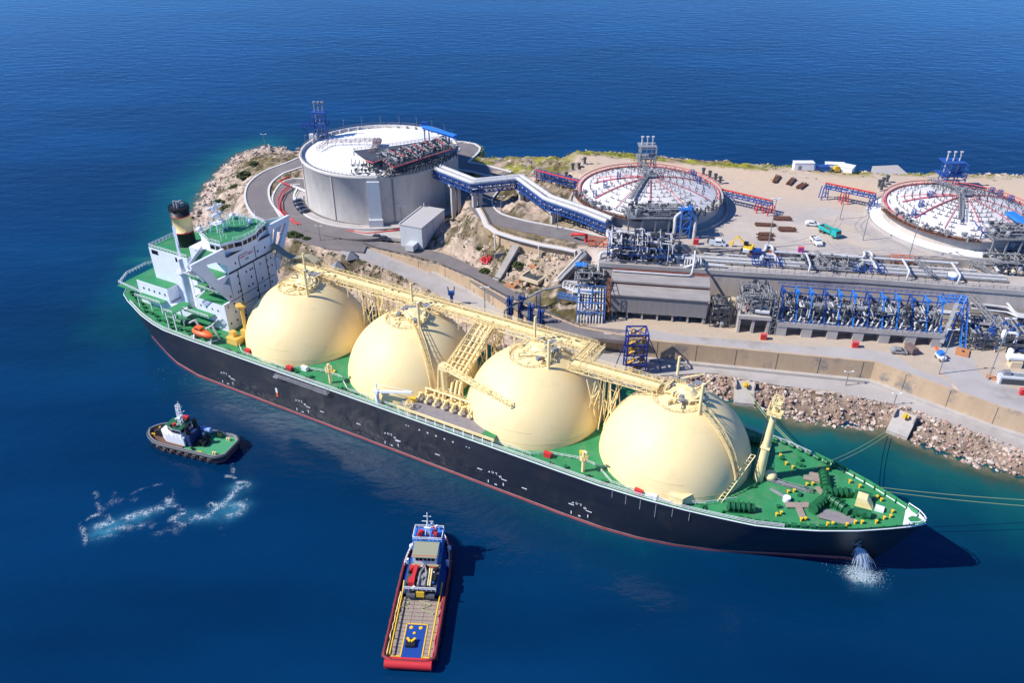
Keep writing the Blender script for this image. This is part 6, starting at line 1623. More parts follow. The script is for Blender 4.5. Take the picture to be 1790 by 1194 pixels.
# --- process area at the right edge, below the wall
skid(1692, 612, ZM, 24, 15, 5.2, 'low blue grey pipe yard at the foot of the tall wall', 401, 'dgrey', 120, 2, 'gpipe', rad=(.12, .36), boxes=34, vessels=6, mb2='blue')
t = unit('pipe_header', 'white pipe loops running from the blue portal frames to the pipe yard', 'pipes', 1660, 590, ZM)
for k in range(4):
    mb = MB(); mb.pipe([(-4, 6 + k * 1.3, 5.4 - k * .4), (5 + k, 6 + k * 1.3, 5.4 - k * .4), (7 + k, 1.5 + k, 3.6), (7 + k, 1.5 + k, .2)], .42, 8); mb.build('white_pipe', M['pipe'], t)
for k in range(3):
    mb = MB(); mb.pipe([(8, 13 - k * 1.6, 8 - k), (19, 12 - k * 1.6, 8 - k), (21, 8 - k, 6), (34, 7 - k, 6)], .5 - .08 * k, 8); mb.build('white_pipe', M['pipe'], t)
mb = MB(); mb.lattice((6, 14, 10), (14, -2, 4.5), 1.6, 1, 9, .2); mb.build('crossover_bridge', M['gpipe'], t)
for u, v, k in ((1745, 612, 0), (1772, 640, 1)):
    t = unit('exchanger', ('pale vertical exchanger on a beige plinth in the pipe yard', 'white horizontal exchanger behind the grey louvred box')[k], 'heat exchanger', u, v, ZM)
    mb = MB(); mb.bb(-1.6, 1.6, -1.4, 1.4, 0, 2.2); mb.build('plinth', M['beige'], t)
    mb = MB()
    if k == 0: mb.lathe([(0, 2.2), (1.2, 2.3), (1.3, 3.2), (.8, 4.2), (.8, 7), (.1, 7.6)], 14); mb.pipe([(0, 0, 6.5), (4, 0, 6.5), (4, 0, .5)], .5, 8)
    else: mb.tube([(-2.6, 0, 3.2), (3, 0, 3.2)], 1.1, 14); mb.lathe([(.9, 2.2), (.9, 5), (.1, 5.4)], 12, (-1.6, 1.5, 0))
    mb.build('vessel', M['mwhite'], t)
t = unit('louvred_box', 'grey louvred equipment box at the road bend', 'equipment box', 1745, 672, ZM)
mb = MB(); mb.bb(0, 8, 0, 3.4, 0, 2.6); mb.build('casing', M['bwall'], t); mb = MB(); mb.bb(.5, 7.5, -.06, -.01, .3, 2.1); mb.build('louvre', M['dgrey'], t); mb = MB(); mb.bb(1, 3, 1, 2.6, 2.6, 3.8); mb.bb(4.2, 7.6, 1, 2.8, 2.62, 2.7); mb.build('fan_housing', M['grey'], t)

# ------------------------------------------------------------------ jetty: loading rack, arms, gangway tower
t = thing('pipe_rack', 'light blue pipe rack stepping down from the tall wall to the berth', 'pipe rack', P(1003, 592, 4), R(-6))
mb = MB(); frame(mb, .6, 9.8, 0, 3.4, [0, 3.6, 7, 10.6, 14.2], 2, 1, .34); frame(mb, .6, 9.8, 3.4, 12, [7, 14.2], 2, 2, .34); mb.lattice((-6, 10, 10.5), (1, 8, 10.5), 1.6, 1.4, 4, .24); mb.beam((-6, 10, 10.5), (-6, 10, 6), .35)
mb.build('rack_frame', mat('light_blue_steel', (.07, .19, .48), .5), t)
for k in range(9):
    x = 1.1 + k * 1.0; mb = MB(); mb.pipe([(x, -.6, .6), (x, -.5, 8.2), (x, 2.4, 12.8 - .1 * k), (x, 12 + (k % 3), 13.2)], .27 if k % 3 else .38, 8); mb.build('riser_pipe', M['pipe'], t)
for k in range(4):
    mb = MB(); mb.pipe([(8.6 - k, 15, 13.9), (-4.5 + k * 1.2, 15 - k, 13.9), (-4.8 + k * 1.2, 10.6 - k * .9, 13.7), (7.4 - k * .6, 9.4 - k * .8, 13.7)], .36, 8); mb.build('loop_pipe', M['pipe'], t)
mb = MB(); mb.pipe([(-3.4, 12, 14), (-12, 9, 13), (-24, 3.5, 8), (-24.2, 2.8, 3)], .38, 8); mb.build('jetty_pipe', M['gpipe'], t)
mb = MB(); mb.lattice((-12.8, 8, 2), (-12.8, 8, 12.2), 1.4, 1.4, 6, .2); mb.build('trestle', M['blue'], t)
ja, jb = jumble(500, -1, 10, 12, 24, 13.6, 18, 60, (.1, .28), 5, 26); ja.build('piping', M['gpipe'], t); jb.build_each('equipment', M['dgrey'], t)
mb = MB(); mb.bb(-1, 3, 19, 22, 17.6, 18); mb.build('tank_cover', M['lblue'], t)
mb = MB(); frame(mb, -1, 10, 12, 24, [7, 10.5, 13.6], 3, 3, .26); mb.build('steel_frame', M['gpipe'], t)
# loading arms
arm0 = None
for k, (u, v) in enumerate(((892, 523), (912, 519), (929, 536), (946, 544))):
    p = P(u, v, 15.5); lab = ('dark blue folded loading arm by the seawall, next to the mast end of the grey jetty pipe', 'dark blue loading arm touching the end of the grey jetty pipe', 'dark blue loading arm with a red base', 'dark blue loading arm nearest the light blue pipe rack')[k]
    if k == 0: lab = 'dark blue loading arm farthest from the light blue pipe rack'
    if arm0 is None:
        arm0 = thing('loading_arm', lab, 'loading arm', (p[0], p[1], 4), R(-25), 'dark blue loading arms at the berth'); arm0.scale = (.78, .78, 1.04)
        mb = MB(); mb.cyl((0, 0, 0), .9, 5.5, 10); mb.beam((0, 0, 5.5), (0, 0, 11), .9); mb.bb(-1.2, 1.2, -1.2, 1.2, -.4, .6); mb.build('riser', M['blue'], arm0)
        mb = MB(); mb.lattice((-.7, -.6, 2), (-.7, -.2, 11.4), .8, .9, 7, .2); mb.tube([(.6, -.7, 2.2), (.6, -.3, 11.2)], .36, 8); mb.build('arm', M['blue'], arm0)
        mb = MB(); mb.tube([(-.9 + 0, 1.2 * math.cos(R(a)), 11 + 1.2 * math.sin(R(a))) for a in range(0, 361, 24)], .2, 6); mb.tube([(.9, 1.2 * math.cos(R(a)), 11 + 1.2 * math.sin(R(a))) for a in range(0, 361, 24)], .2, 6); mb.tube([(-1.1, 0, 11), (1.1, 0, 11)], .5, 10); mb.build('sheave', M['blue'], arm0)
        mb = MB(); mb.bb(-.9, .9, .3, 1.6, 5, 7.6); mb.build('counterweight', M['dgrey'], arm0)
    else:
        c = dup(arm0, (p[0], p[1], 4), R(-25), lab)
        if k == 2:
            mb = MB(); mb.bb(-1.3, 1.3, -1.3, -.9, 1.2, 2.4); mb.build('base_cover', M['red'], c)
t = thing('crane_post', 'small blue jetty crane by the rocky shore behind the second dome', 'crane', P(790, 536, 4), 0)
mb = MB(); mb.cyl((0, 0, 0), .6, 5.5, 10); mb.box((0, 0, 5.6), (2.2, 1.4, 1.2)); mb.beam((-.9, 0, 5.6), (-1.2, 0, 8.2), .35); mb.beam((.9, 0, 5.6), (1.2, 0, 8.2), .35); mb.build('post', M['blue'], t)
# gangway tower
t = thing('gangway_tower', 'blue lattice gangway tower full of yellow stairs on the quay', 'gangway tower', P(1093, 655, 4), R(0))
mb = MB(); frame(mb, 0, 6.2, 0, 5.5, [0, 3.6, 7.2, 10.8, 14.6], 1, 1, .42); mb.beam((0, 0, 14.6), (6.2, 5.5, 14.6), .25); mb.beam((6.2, 0, 14.6), (0, 5.5, 14.6), .25); mb.beam((6.2, 2, 13.5), (11.5, 2, 2), .25); mb.beam((11.5, 2, 2), (11.5, 2, 0), .3); mb.beam((0, 2, 13.5), (-3.5, 2, 0), .25); mb.build('tower_frame', mat('indigo_steel', (.03, .05, .27), .5), t)
r = random.Random(8); mb = MB(); m2 = MB()
for k in range(8):
    mb.beam((.8, 1 + (k % 2) * 3, k * 1.8 + .2), (5.4, 1.4 + (k % 2) * 2.4, k * 1.8 + 2), 1.2, .2); mb.rail([(.5, .6, k * 1.8 + 1), (5.7, .6, k * 1.8 + 1)], 1, .09, 1.1)
    m2.cut(); m2.box((r.uniform(1, 5), r.uniform(1, 5), k * 1.8 + 1), (1.2, 1, .8), r.random())
for k in range(16): mb.box((r.uniform(.6, 5.6), r.uniform(.4, 5), r.uniform(.5, 15)), (r.uniform(.4, 1.4), r.uniform(.3, 1), r.uniform(.3, .9)), r.random())
mb.build('stairway', mat('ochre_stair', (.62, .36, .05), .6), t); m2.build_each('equipment', M['dgrey'], t)
# mooring dolphins: concrete blocks on the rock slope with a yellow hook
for k, (u, v, lab) in enumerate(((1302, 684, 'concrete mooring block with yellow hook nearest the gangway tower'), (1577, 738, 'concrete mooring block with yellow hook on the rocks below the beige wall bend'), (760, 512, 'concrete mooring block with yellow hook behind the second dome'))):
    p = P(u, v, 3.2); t = thing('mooring_block', lab, 'mooring dolphin', (p[0], p[1], 0), R((-10, -38, -28)[k]), 'mooring blocks along the berth')
    mb = MB(); mb.prism([(-3, -3.5), (3, -3.5), (3, 4), (-3, 4)], -2, [1.2, 1.2, 4.3, 4.3]); mb.bb(-3, -2.6, .5, 4, 3.5, 5.0); mb.bb(2.6, 3, .5, 4, 3.5, 5.0); mb.build('block', M['conc'], t)
    mb = MB(); mb.cyl((0, 2.2, 3.8), .5, 1.1, 10); mb.box((0, 1.4, 4.6), (.8, 1.8, .7)); mb.box((.8, 1.9, 4.4), (.6, 1.2, .5)); mb.build('hook', M['yel'], t)
# mooring ropes
def rope(p, q, sag, label):
    p, q = Vector(p), Vector(q); mb = MB(); mb.tube([p.lerp(q, k / 12) - Vector((0, 0, sag * 4 * (k / 12) * (1 - k / 12))) for k in range(13)], .085, 5)
    up(mb.build('mooring_rope', M['rope']), label, 'rope')
h1 = P(1302, 680, 4.6); h2 = P(1577, 733, 4.6)
rope(ship_world(148.5, 15.4, 15.6), (h1[0], h1[1], 4.6), 1.0, 'mooring rope on the mast side of the pair to the first hook'); rope(ship_world(149.8, 15.0, 15.6), (h1[0] + .7, h1[1] - .2, 4.6), 1.0, 'mooring rope on the bow side of the pair to the first hook')
rope(ship_world(158.0, 12.4, 16.4), P(1545, 757, 1.5), .8, 'upper thin mooring rope slanting to the rocks below the beige wall'); rope(ship_world(159, 11.8, 16.5), P(1552, 760, 1.5), .8, 'lower thin mooring rope slanting to the rocks below the beige wall')
e1 = P(1795, 826, 3); rope(ship_world(169.4, 7.4, 16.8), (e1[0] + 24, e1[1] - 14, 5), 1.4, 'long bow mooring rope leaving over the teal water, upper one'); rope(ship_world(171.2, 6.4, 17), (e1[0] + 24, e1[1] - 17, 5), 1.4, 'long bow mooring rope leaving over the teal water, lower one')

# ------------------------------------------------------------------ gate house, fire pipes, small things
A_, B_, C_ = P(706, 423, 11.9), P(739, 435, 11.6), P(778, 397, 12.6)
t = thing('substation', 'pale grey flat roofed building by the concrete tank', 'building', (B_[0], B_[1], 11.2), math.atan2(C_[1] - B_[1], C_[0] - B_[0]))
w_, l_ = 9.6, math.dist(B_[:2], C_[:2])
mb = MB(); mb.bb(0, l_, 0, w_, 0, 9.0); mb.build('wall', M['bwall'], t); mb = MB(); mb.bb(-.2, l_ + .2, -.2, w_ + .2, 9.0, 9.35); mb.build('roof', M['roofg'], t)
mb = MB(); mb.bb(4, 4.16, -.06, -.01, 0, 9); mb.bb(9.5, 9.66, -.06, -.01, 0, 9); mb.bb(l_ * .5, l_ * .5 + 2.4, -.08, -.01, .5, 1.6); mb.build('panel_joint', M['grey'], t)
mb = MB(); mb.cyl((l_ - 1, w_ - 1, 9.3), .2, 1.6, 8); mb.bb(0, l_, w_ - .2, w_ + .2, 9.3, 9.7); mb.build('parapet', M['kerb'], t)
mb = MB(); mb.bb(-4, -.02, 2, 5.4, .5, 2.9); mb.build('annex', M['bwall'], t)
def fire_pipe(pts, rr, label, m='red', name='fire_main'):
    t = MB(); t.pipe(pts, rr, 8, 0, rr * 2.2); up(t.build(name, M[m]), label, 'pipe')
fp = [P(506, 308, 16.5), P(488, 316, 15.6), P(506, 324, 15.4), P(492, 336, 14.8), P(486, 350, 14.4), P(488, 366, 14), P(500, 380, 13.8), P(520, 392, 13.6)]
fire_pipe(fp, .28, 'red fire main zigzagging between the two ring roads')
fire_pipe([(p[0] + 1.2, p[1] + .4, p[2] - .1) for p in fp[2:]], .2, 'thin red pipe following the fire main between the ring roads')
fire_pipe([P(604, 402, 12.9), P(640, 408, 12.9), P(690, 403, 13.1), P(706, 398, 13.2)], .3, 'red fire main along the kerb in front of the pale grey building')
mb = MB(); pts = [P(598, 402, 12.5), P(640, 414, 12.3), P(700, 420, 12.2), P(703, 406, 12.6), P(650, 403, 12.9)]; mb.prism([(p[0], p[1]) for p in pts], 11.6, 12.95); up(mb.build('traffic_island', M['conc']), kind='structure')
fire_pipe([P(1000, 411, 24.5), P(1002, 409, 26), P(1024, 410, 26.5), P(1026, 412, 25.5), P(1021, 430, 22)], .55, 'bright red pipe arch over the beige parapet wall')
# orange barrier frames on the terrace
for u, v, z, n, lab in ((1028, 430, ZP, 4, 'orange steel frame beside the red pipe arch'), (1308, 450, ZP, 4, 'orange steel frame by the yellow excavator'), (1556, 462, ZP + .5, 3, 'orange frame above the pipe loop in front of the broad apron dome')):
    t = unit('barrier_frame', lab, 'frame', u, v, z); mb = MB(); frame(mb, 0, n * 2.6, 0, 2.6, [0, 2.6], n, 1, .22); mb.rail([(0, 0, 0), (n * 2.6, 0, 0)], 1.4, .1, 1.3); mb.build('frame', M['orange'], t)
# red hydrant cabinets
for u, v, z, lab in ((1216, 427, ZT, 'red hydrant cabinet behind the white van'), (1334, 593, ZM, 'red cabinet beside the open concrete bay'), (1494, 607, ZM, 'red cabinet in front of the concrete plinth'), (1654, 463, ZP, 'red cabinet on the low wall near the broad apron dome'), (1399, 441, ZT, 'magenta cabinet on the edge of the tank yard'), (1787, 690, ZM, 'red box at the edge of the road bend')):
    p = P(u, v, z); t = thing('hydrant_cabinet', lab, 'cabinet', p, UZ, 'red hydrant cabinets'); mb = MB(); mb.bb(-.9, .9, -.6, .6, 0, 1.9); mb.build('box', M['red'] if 'magenta' not in lab else mat('magenta_paint', (.42, .04, .22), .5), t); mb = MB(); mb.bb(-1, 1, -.7, .7, 1.9, 2.05); mb.build('lid', M['pink'], t)
# orange slabs and pit
for k, (u, v, w, d_, lab) in enumerate(((920, 487, 4.2, 2.4, 'red slab cover beside the worn road'), (935, 483, 3.4, 2.2, 'orange slab cover on the grass by the open pit'), (888 + 26, 498 - 11, 0, 0, ''), (910 - 16, 498, 3.8, 2.4, 'orange slab cover nearest the loading arms'), (908, 492, 3.4, 2.2, 'orange slab cover touching the pit wall'), (926, 500, 3.6, 2.2, 'orange slab cover below the dark pit'), (1682, 616, 3.8, 4.4, 'orange slab at the corner of the pipe yard'), (1740, 662, 5, 1.6, 'orange slab at the verge of the road bend'))):
    if w == 0: continue
    p = P(u, v, ZM + .3); g = gz(p[0], p[1]); t = thing('slab_cover', lab, 'slab', (p[0], p[1], g), R(-30)); mb = MB(); mb.bb(-w / 2, w / 2, -d_ / 2, d_ / 2, -.4, .7); mb.build('slab', M['cover'] if k else M['pink'], t); mb = MB(); mb.cyl((.2, 0, .7), .45, .14, 10); mb.build('manhole', M['black'], t)
p = P(932, 493, ZM + .4); t = thing('open_pit', 'dark open concrete pit with sloping walls beside orange slabs', 'pit', (p[0], p[1], gz(*p[:2])), R(-35))
mb = MB(); mb.loft([[(-4, -3, .8), (4, -3, .8), (4, 3, .8), (-4, 3, .8), (-4, -3, .8)], [(-3.4, -2.5, .85), (3.4, -2.5, .85), (3.4, 2.5, .85), (-3.4, 2.5, .85), (-3.4, -2.5, .85)]]); mb.loft([[(-4, -3, -.5), (4, -3, -.5), (4, 3, -.5), (-4, 3, -.5), (-4, -3, -.5)], [(-4, -3, .8), (4, -3, .8), (4, 3, .8), (-4, 3, .8), (-4, -3, .8)]]); mb.build('pit_wall', M['beige'], t)
mb = MB(); mb.add([(-3.4, -2.5, .5), (3.4, -2.5, .5), (3.4, 2.5, .5), (-3.4, 2.5, .5)], [(0, 1, 2, 3)]); mb.build('pit_floor', M['dgrey'], t)
t = thing('stairway', 'concrete stairway climbing the rocky hill from the worn road', 'steps', (0, 0, 0)); mb = MB(); a, b = Vector(P(868, 487, 11.2)), Vector(P(902, 428, 20.5))
for k in range(24):
    c = a.lerp(b, k / 23); mb.box((c.x, c.y, max(gz(c.x, c.y), c.z - 1) + .1), (2.6, 1.4, 1.2), R(-32))
mb.build('steps', M['conc'], t)
p = P(848, 462, 11.6); t = thing('valve_set', 'red fire pump set on the hill foot beside a grey cover', 'pump set', (p[0], p[1], gz(*p[:2])), R(-30)); ja, jb = jumble(77, -2, 2.4, -1.4, 1.4, .2, 2, 14, (.15, .3), 1, 4); ja.build('piping', M['pink'], t); jb.build_each('equipment', M['red'], t)
p = P(873, 465, 11.8); t = thing('cover_plate', 'dark grey slanted cover beside the red pump set', 'cover', (p[0], p[1], gz(*p[:2])), R(20)); mb = MB(); mb.bb(-1.8, 1.8, -.3, .3, 0, 2.0); mb.build('plate', M['grey'], t)
for k, (u, v) in enumerate(((592, 472), (616, 466))):
    p = P(u, v, 7); t = thing('tent', ('grey pyramid tent on the rocks nearest the first dome', 'grey pyramid tent beside the ramp on the rocks')[k], 'tent', (p[0], p[1], gz(*p[:2]) - .2), R(20)); mb = MB(); mb.add([(-2.4, -2.4, 0), (2.4, -2.4, 0), (2.4, 2.4, 0), (-2.4, 2.4, 0), (0, 0, 3.0)], [(0, 1, 4), (1, 2, 4), (2, 3, 4), (3, 0, 4)]); mb.build('canvas', M['grey'], t)
t = thing('access_ramp', 'narrow grey ramp going down to the rocky shore', 'ramp'); mb = MB(); a, b = P(622, 450, 9.5), P(604, 478, 6); mb.beam(a, b, 2.4, .6); mb.build('ramp', M['gpipe'], t)

# light poles
poles = [((1641, 654), ZM, 15.5, 'tall lamp pole with white twin heads beside the blue vehicle'), ((1727, 664), ZM, 21, 'tallest lamp pole leaning over the pipe yard'), ((465, 262), 13, 8, 'thin pole on the far grassy headland'), ((1588, 452), ZT, 16, 'lamp pole with a blue head in front of the broad apron dome'), ((1342, 433), ZT, 18, 'thin lamp pole by the yellow excavator'),
         ((1468, 383), ZT, 11, 'thin lamp pole near the turquoise truck'), ((1508, 420), ZT, 12, 'thin lamp pole in the middle of the empty yard'), ((1186, 428), ZT, 14, 'thin lamp pole in front of the shaded dome apron'), ((703, 392), 13, 8, 'lamp pole between the concrete tank and the pale grey building'), ((848, 560), 4, 13, 'thin lamp pole on the quay ramp below the sea wall'),
         ((876, 373), 22.5, 7, 'lamp pole at the bend of the upper road'), ((560, 420), 12.5, 6, 'thin lamp pole at the road junction'), ((974, 402), 22.8, 8, 'thin lamp pole where the upper road meets the parapet'), ((1478, 674), 4, 5, 'short lamp post on the quay edge above the pale rocks'), ((1562, 708), 4, 4, 'short lamp post beside the hook block below the wall bend')]
for (u, v), z, h, lab in poles:
    p = P(u, v, z); t = thing('lamp_pole', lab, 'lamp pole', p, 0, 'lamp poles of the terminal')
    mb = MB(); mb.tube([(0, 0, -.6), (0, 0, h)], [.19, .11], 7); mb.build('pole', M['grey'] if h < 15 else M['gpipe'], t)
    mb = MB()
    for s_ in (-1, 1): mb.beam((0, 0, h), (s_ * 1.0, 0, h + .2), .12); mb.box((s_ * 1.2, 0, h + .25), (.9 if h > 12 else .5, .5, .25))
    mb.build('lamp_head', M['mwhite'] if 'blue head' not in lab else M['blue'], t)

# ------------------------------------------------------------------ vehicles and yard things
def wheels(t, xs_, y, rr):
    for x in xs_:
        for s_ in (-1, 1):
            mb = MB(); mb.tube([(x, s_ * (y - .22), rr), (x, s_ * y, rr)], rr, 14); w = mb.build('wheel', M['rubber'], t); mb = MB(); mb.tube([(x, s_ * (y - .02), rr), (x, s_ * (y + .03), rr)], rr * .5, 10); mb.build('rim', M['grey'], w)
def car(u, v, z, rz, label, body, kind='car', s=1.0):
    t = thing('parked_' + kind, label, kind, P(u, v, z + .06), rz)
    prof = {'car': [(-2.1, .35), (2.1, .35), (2.15, .8), (1.1, .95), (.5, 1.45), (-1.3, 1.5), (-2.0, 1.0), (-2.15, .75)], 'van': [(-2.4, .35), (2.4, .35), (2.45, .95), (1.7, 1.15), (1.1, 1.95), (-2.3, 2.05), (-2.45, .9)], 'pickup': [(-2.5, .4), (2.5, .4), (2.5, .95), (1.4, 1.1), (.9, 1.75), (-.5, 1.8), (-.7, 1.1), (-2.5, 1.1)]}[kind]
    w = .9 * s; mb = MB(); n = len(prof)
    vs = [(x * s, -w, z_ * s) for x, z_ in prof] + [(x * s, w, z_ * s) for x, z_ in prof]
    mb.add(vs, [tuple(range(n)), tuple(range(2 * n - 1, n - 1, -1))] + [(i + n, (i + 1) % n + n, (i + 1) % n, i) for i in range(n)]); mb.build('body', body, t)
    mb = MB(); fx = {'car': (.80, 1.18), 'van': (1.42, 1.55), 'pickup': (1.17, 1.42)}[kind]
    mb.box((fx[0] * s, 0, fx[1] * s), (.08, 1.5 * s, .5 * s), 0, 0, 0, .55); mb.build('windscreen', M['glass'], t)
    for s_ in (-1, 1):
        mb = MB(); mb.box(((-.3 if kind == 'car' else .3) * s, s_ * (w + .01), (1.2 if kind == 'car' else 1.5) * s), (1.6 * s, .03, .36 * s)); mb.build('side_window', M['glass'], t)
    wheels(t, (-1.35 * s, 1.35 * s), w + .03, .34 * s)
    if kind == 'pickup': mb = MB(); mb.bb(-2.4 * s, -.75 * s, -.75 * s, .75 * s, 1.11 * s, 1.14 * s); mb.build('load_bed', M['black'], t)
    return t
white_paint = mat('white_car_paint', (.72, .72, .72), .25); silver = mat('silver_car_paint', (.38, .39, .41), .3, metal=.4)
car(1419, 394, ZT, R(-12), 'small white car near the turquoise truck', white_paint, 'car', 1.15)
car(1426, 425, ZT, R(-85), 'white pickup with dark load bed in the tank yard', white_paint, 'pickup', 1.25)
car(1253, 429, ZT, R(-10), 'white van beside a cable reel on the yard edge', white_paint, 'van', 1.2)
car(1570, 617, ZM, R(-10), 'pale small car in front of the concrete plinth', silver, 'car', 1.15)
for k, (u, v, rz) in enumerate(((523, 368, 118), (528, 375, 122), (534, 382, 128), (541, 388, 134), (549, 394, 140))):
    pass
car0 = None
for k, a in enumerate((196, 202, 209, 215)):
    p = (CT[0] + 37.2 * math.cos(R(a)), CT[1] + 37.2 * math.sin(R(a)), 13.45)
    lab = ('dark parked car by the tank foot, first on the ring road side', 'dark parked car by the tank foot, second from the ring road', 'dark parked car by the tank foot, third from the ring road', 'dark parked car by the tank foot nearest the row of foot anchors')[k]
    if car0 is None:
        car0 = car(523, 368, 13.4, 0, lab, mat('dark_car_paint', (.05, .06, .09), .3), 'car', 1.0); car0.location = p; car0.rotation_euler = (0, 0, R(a)); car0['group'] = 'dark cars parked at the tank foot'
    else: dup(car0, p, R(a), lab)
for u, v, lab in ((660, 416, 'dark car parked in front of the pale grey building'), (672, 419, 'second dark car by the annex of the pale grey building')):
    c = dup(car0, P(u, v, 12.1), R(-14), lab)
# turquoise tipper truck
t = thing('tipper_truck', 'turquoise tipper truck in the tank yard', 'truck', P(1449, 410, ZT + .06), R(-62))
mb = MB(); mb.bb(-4.2, 4.0, -.5, .5, .8, 1.15); mb.build('chassis', M['black'], t)
mb = MB(); mb.bb(1.6, 4.1, -1.3, 1.3, .75, 2.3); mb.prism([(1.6, -1.25), (3.9, -1.25), (3.9, 1.25), (1.6, 1.25)], 2.3, [3.0, 2.95, 2.95, 3.0]); cb_ = mb.build('cab', M['teal'], t)
mb = MB(); mb.bb(4.08, 4.14, -1.1, 1.1, 1.9, 2.7); mb.build('windscreen', M['glass'], cb_)
mb = MB()
mb.bb(-4.3, 1.4, -1.35, 1.35, 1.15, 1.35); mb.bb(-4.3, 1.4, -1.4, -1.28, 1.35, 2.5); mb.bb(-4.3, 1.4, 1.28, 1.4, 1.35, 2.5); mb.bb(1.3, 1.42, -1.28, 1.28, 1.35, 2.9); mb.bb(-4.35, -4.2, -1.28, 1.28, 1.35, 2.3); bd_ = mb.build('tipper_body', M['teal'], t)
mb = MB(); mb.prism([(-4.1, -1.2), (1.2, -1.2), (1.2, 1.2), (-4.1, 1.2)], 1.36, [1.9, 2.0, 1.8, 1.7]); mb.build('load', M['rust'], bd_)
wheels(t, (-3.2, -1.9, 3.0), 1.35, .55)
# yellow excavator
t = thing('excavator', 'yellow excavator at the edge of the tank yard', 'excavator', P(1306, 438, ZT + .06), R(150))
mb = MB()
for s_ in (-1.1, 1.1): mb.box((0, s_, .5), (3.8, .6, .9))
mb.build('track', M['black'], t); mb = MB(); mb.box((-.3, 0, 1.7), (3.2, 2.4, 1.2)); mb.build('body', M['yel'], t); mb = MB(); mb.box((.5, .7, 2.8), (1.5, 1.0, 1.4)); mb.build('cab', M['glass'], t)
mb = MB(); mb.beam((1, -.4, 2), (4, -.4, 4.4), .5); mb.beam((4, -.4, 4.4), (5.8, -.4, 1.6), .4); mb.box((5.8, -.4, 1.2), (1, 1.1, .9)); mb.build('boom', M['yel'], t)
t = thing('cable_reel', 'big dark cable reel standing beside the white van', 'cable reel', P(1243, 428, ZT + .1), R(70)); mb = MB(); mb.tube([(-.6, 0, 1.5), (-.4, 0, 1.5)], 1.5, 18); mb.tube([(.4, 0, 1.5), (.6, 0, 1.5)], 1.5, 18); mb.tube([(-.5, 0, 1.5), (.5, 0, 1.5)], .7, 14); mb.build('reel', M['dgrey'], t)
t = thing('skip', 'white and blue skips behind the yellow excavator', 'skip', P(1322, 441, ZT), UZ); mb = MB(); mb.prism([(-1.6, -.9), (1.6, -.9), (1.6, .9), (-1.6, .9)], .1, 1.3); mb.build('skip_body', M['blue'], t); mb = MB(); mb.bb(-4.6, -2.2, -.9, .9, .1, 1.2); mb.build('skip_body', M['mwhite'], t)
# small works vehicles below the wall
t = thing('compact_loader', 'small blue loader with orange arm near the end of the concrete plinth', 'loader', P(1643, 628, ZM + .05), R(-80))
mb = MB(); mb.box((0, 0, 1.0), (3.4, 1.8, .9)); mb.build('body', M['mwhite'], t); mb = MB(); mb.box((-.4, 0, 2.0), (1.9, 1.7, 1.1)); mb.build('cab', M['lblue'], t); mb = MB(); mb.beam((-1.2, 0, 1.4), (-3.2, 0, 2.6), .6); mb.build('arm', M['orange'], t); wheels(t, (-1.1, 1.1), .95, .5)
t = thing('works_trailer', 'brown works trailer in front of the concrete plinth', 'trailer', P(1591, 616, ZM + .05), R(-75)); mb = MB(); mb.bb(-1.9, 1.9, -1, 1, .6, 2.4); mb.build('box', mat('brown_trailer', (.17, .12, .11), .7), t); wheels(t, (-.9, .9), 1.05, .42)
# site containers on the far shore
for u, v, z, w, h, d_, m_, rz, lab, nm in ((1402, 300, ZT - 2, 8.5, 3.2, 3, 'mwhite', 0, 'long white site cabin standing alone on the far shore', 'site_cabin'), (1436, 298, ZT - 2, 5.2, 2.8, 3, 'lblue', 3, 'blue site container between white cabins on the far shore', 'site_container'), (1458, 296, ZT - 2.4, 8, 3.6, 3, 'mwhite', -6, 'white site cabin with raised roof on the far shore', 'site_cabin'), (1478, 301, ZT - 2, 6, 3.4, 5, 'mwhite', -35, 'white site cabin turned aslant nearest the water inlet', 'site_cabin')):
    p = P(u, v, z); t = thing(nm, lab, 'site cabin', (p[0], p[1], gz(*p[:2])), R(rz)); mb = MB(); mb.bb(-w / 2, w / 2, -d_ / 2, d_ / 2, 0, h); mb.build('wall', M[m_], t); mb = MB(); mb.bb(-w / 2 - .15, w / 2 + .15, -d_ / 2 - .15, d_ / 2 + .15, h, h + .2); mb.build('roof', M['mwhite'] if m_ == 'mwhite' else M['blue'], t); mb = MB(); mb.bb(-w * .3, -w * .12, -d_ / 2 - .04, -d_ / 2 - .01, .1, 2.1); mb.build('door', M['gpipe'], t)
t = thing('roller', 'yellow roller parked among the white cabins', 'roller', (P(1459, 302, ZT - 2)[0], P(1459, 302, ZT - 2)[1], gz(*P(1459, 302, ZT - 2)[:2])), 0); mb = MB(); mb.tube([(-1.4, -.9, .8), (-1.4, .9, .8)], .8, 14); mb.build('drum', M['dgrey'], t); mb = MB(); mb.box((.4, 0, 1.3), (2.6, 1.7, 1.1)); mb.box((.3, 0, 2.4), (1.5, 1.5, .9)); mb.build('body', M['yel'], t)
# slipway
poly = [P(u, v, ZT - 3.2)[:2] for u, v in ((1522, 302), (1566, 300), (1602, 318), (1530, 320))]
mb = MB(); mb.prism(poly, ZT - 8, [ZT - 3.0, ZT - 3.0, ZT - .1, ZT - .1]); up(mb.build('slipway', M['road']), kind='structure')
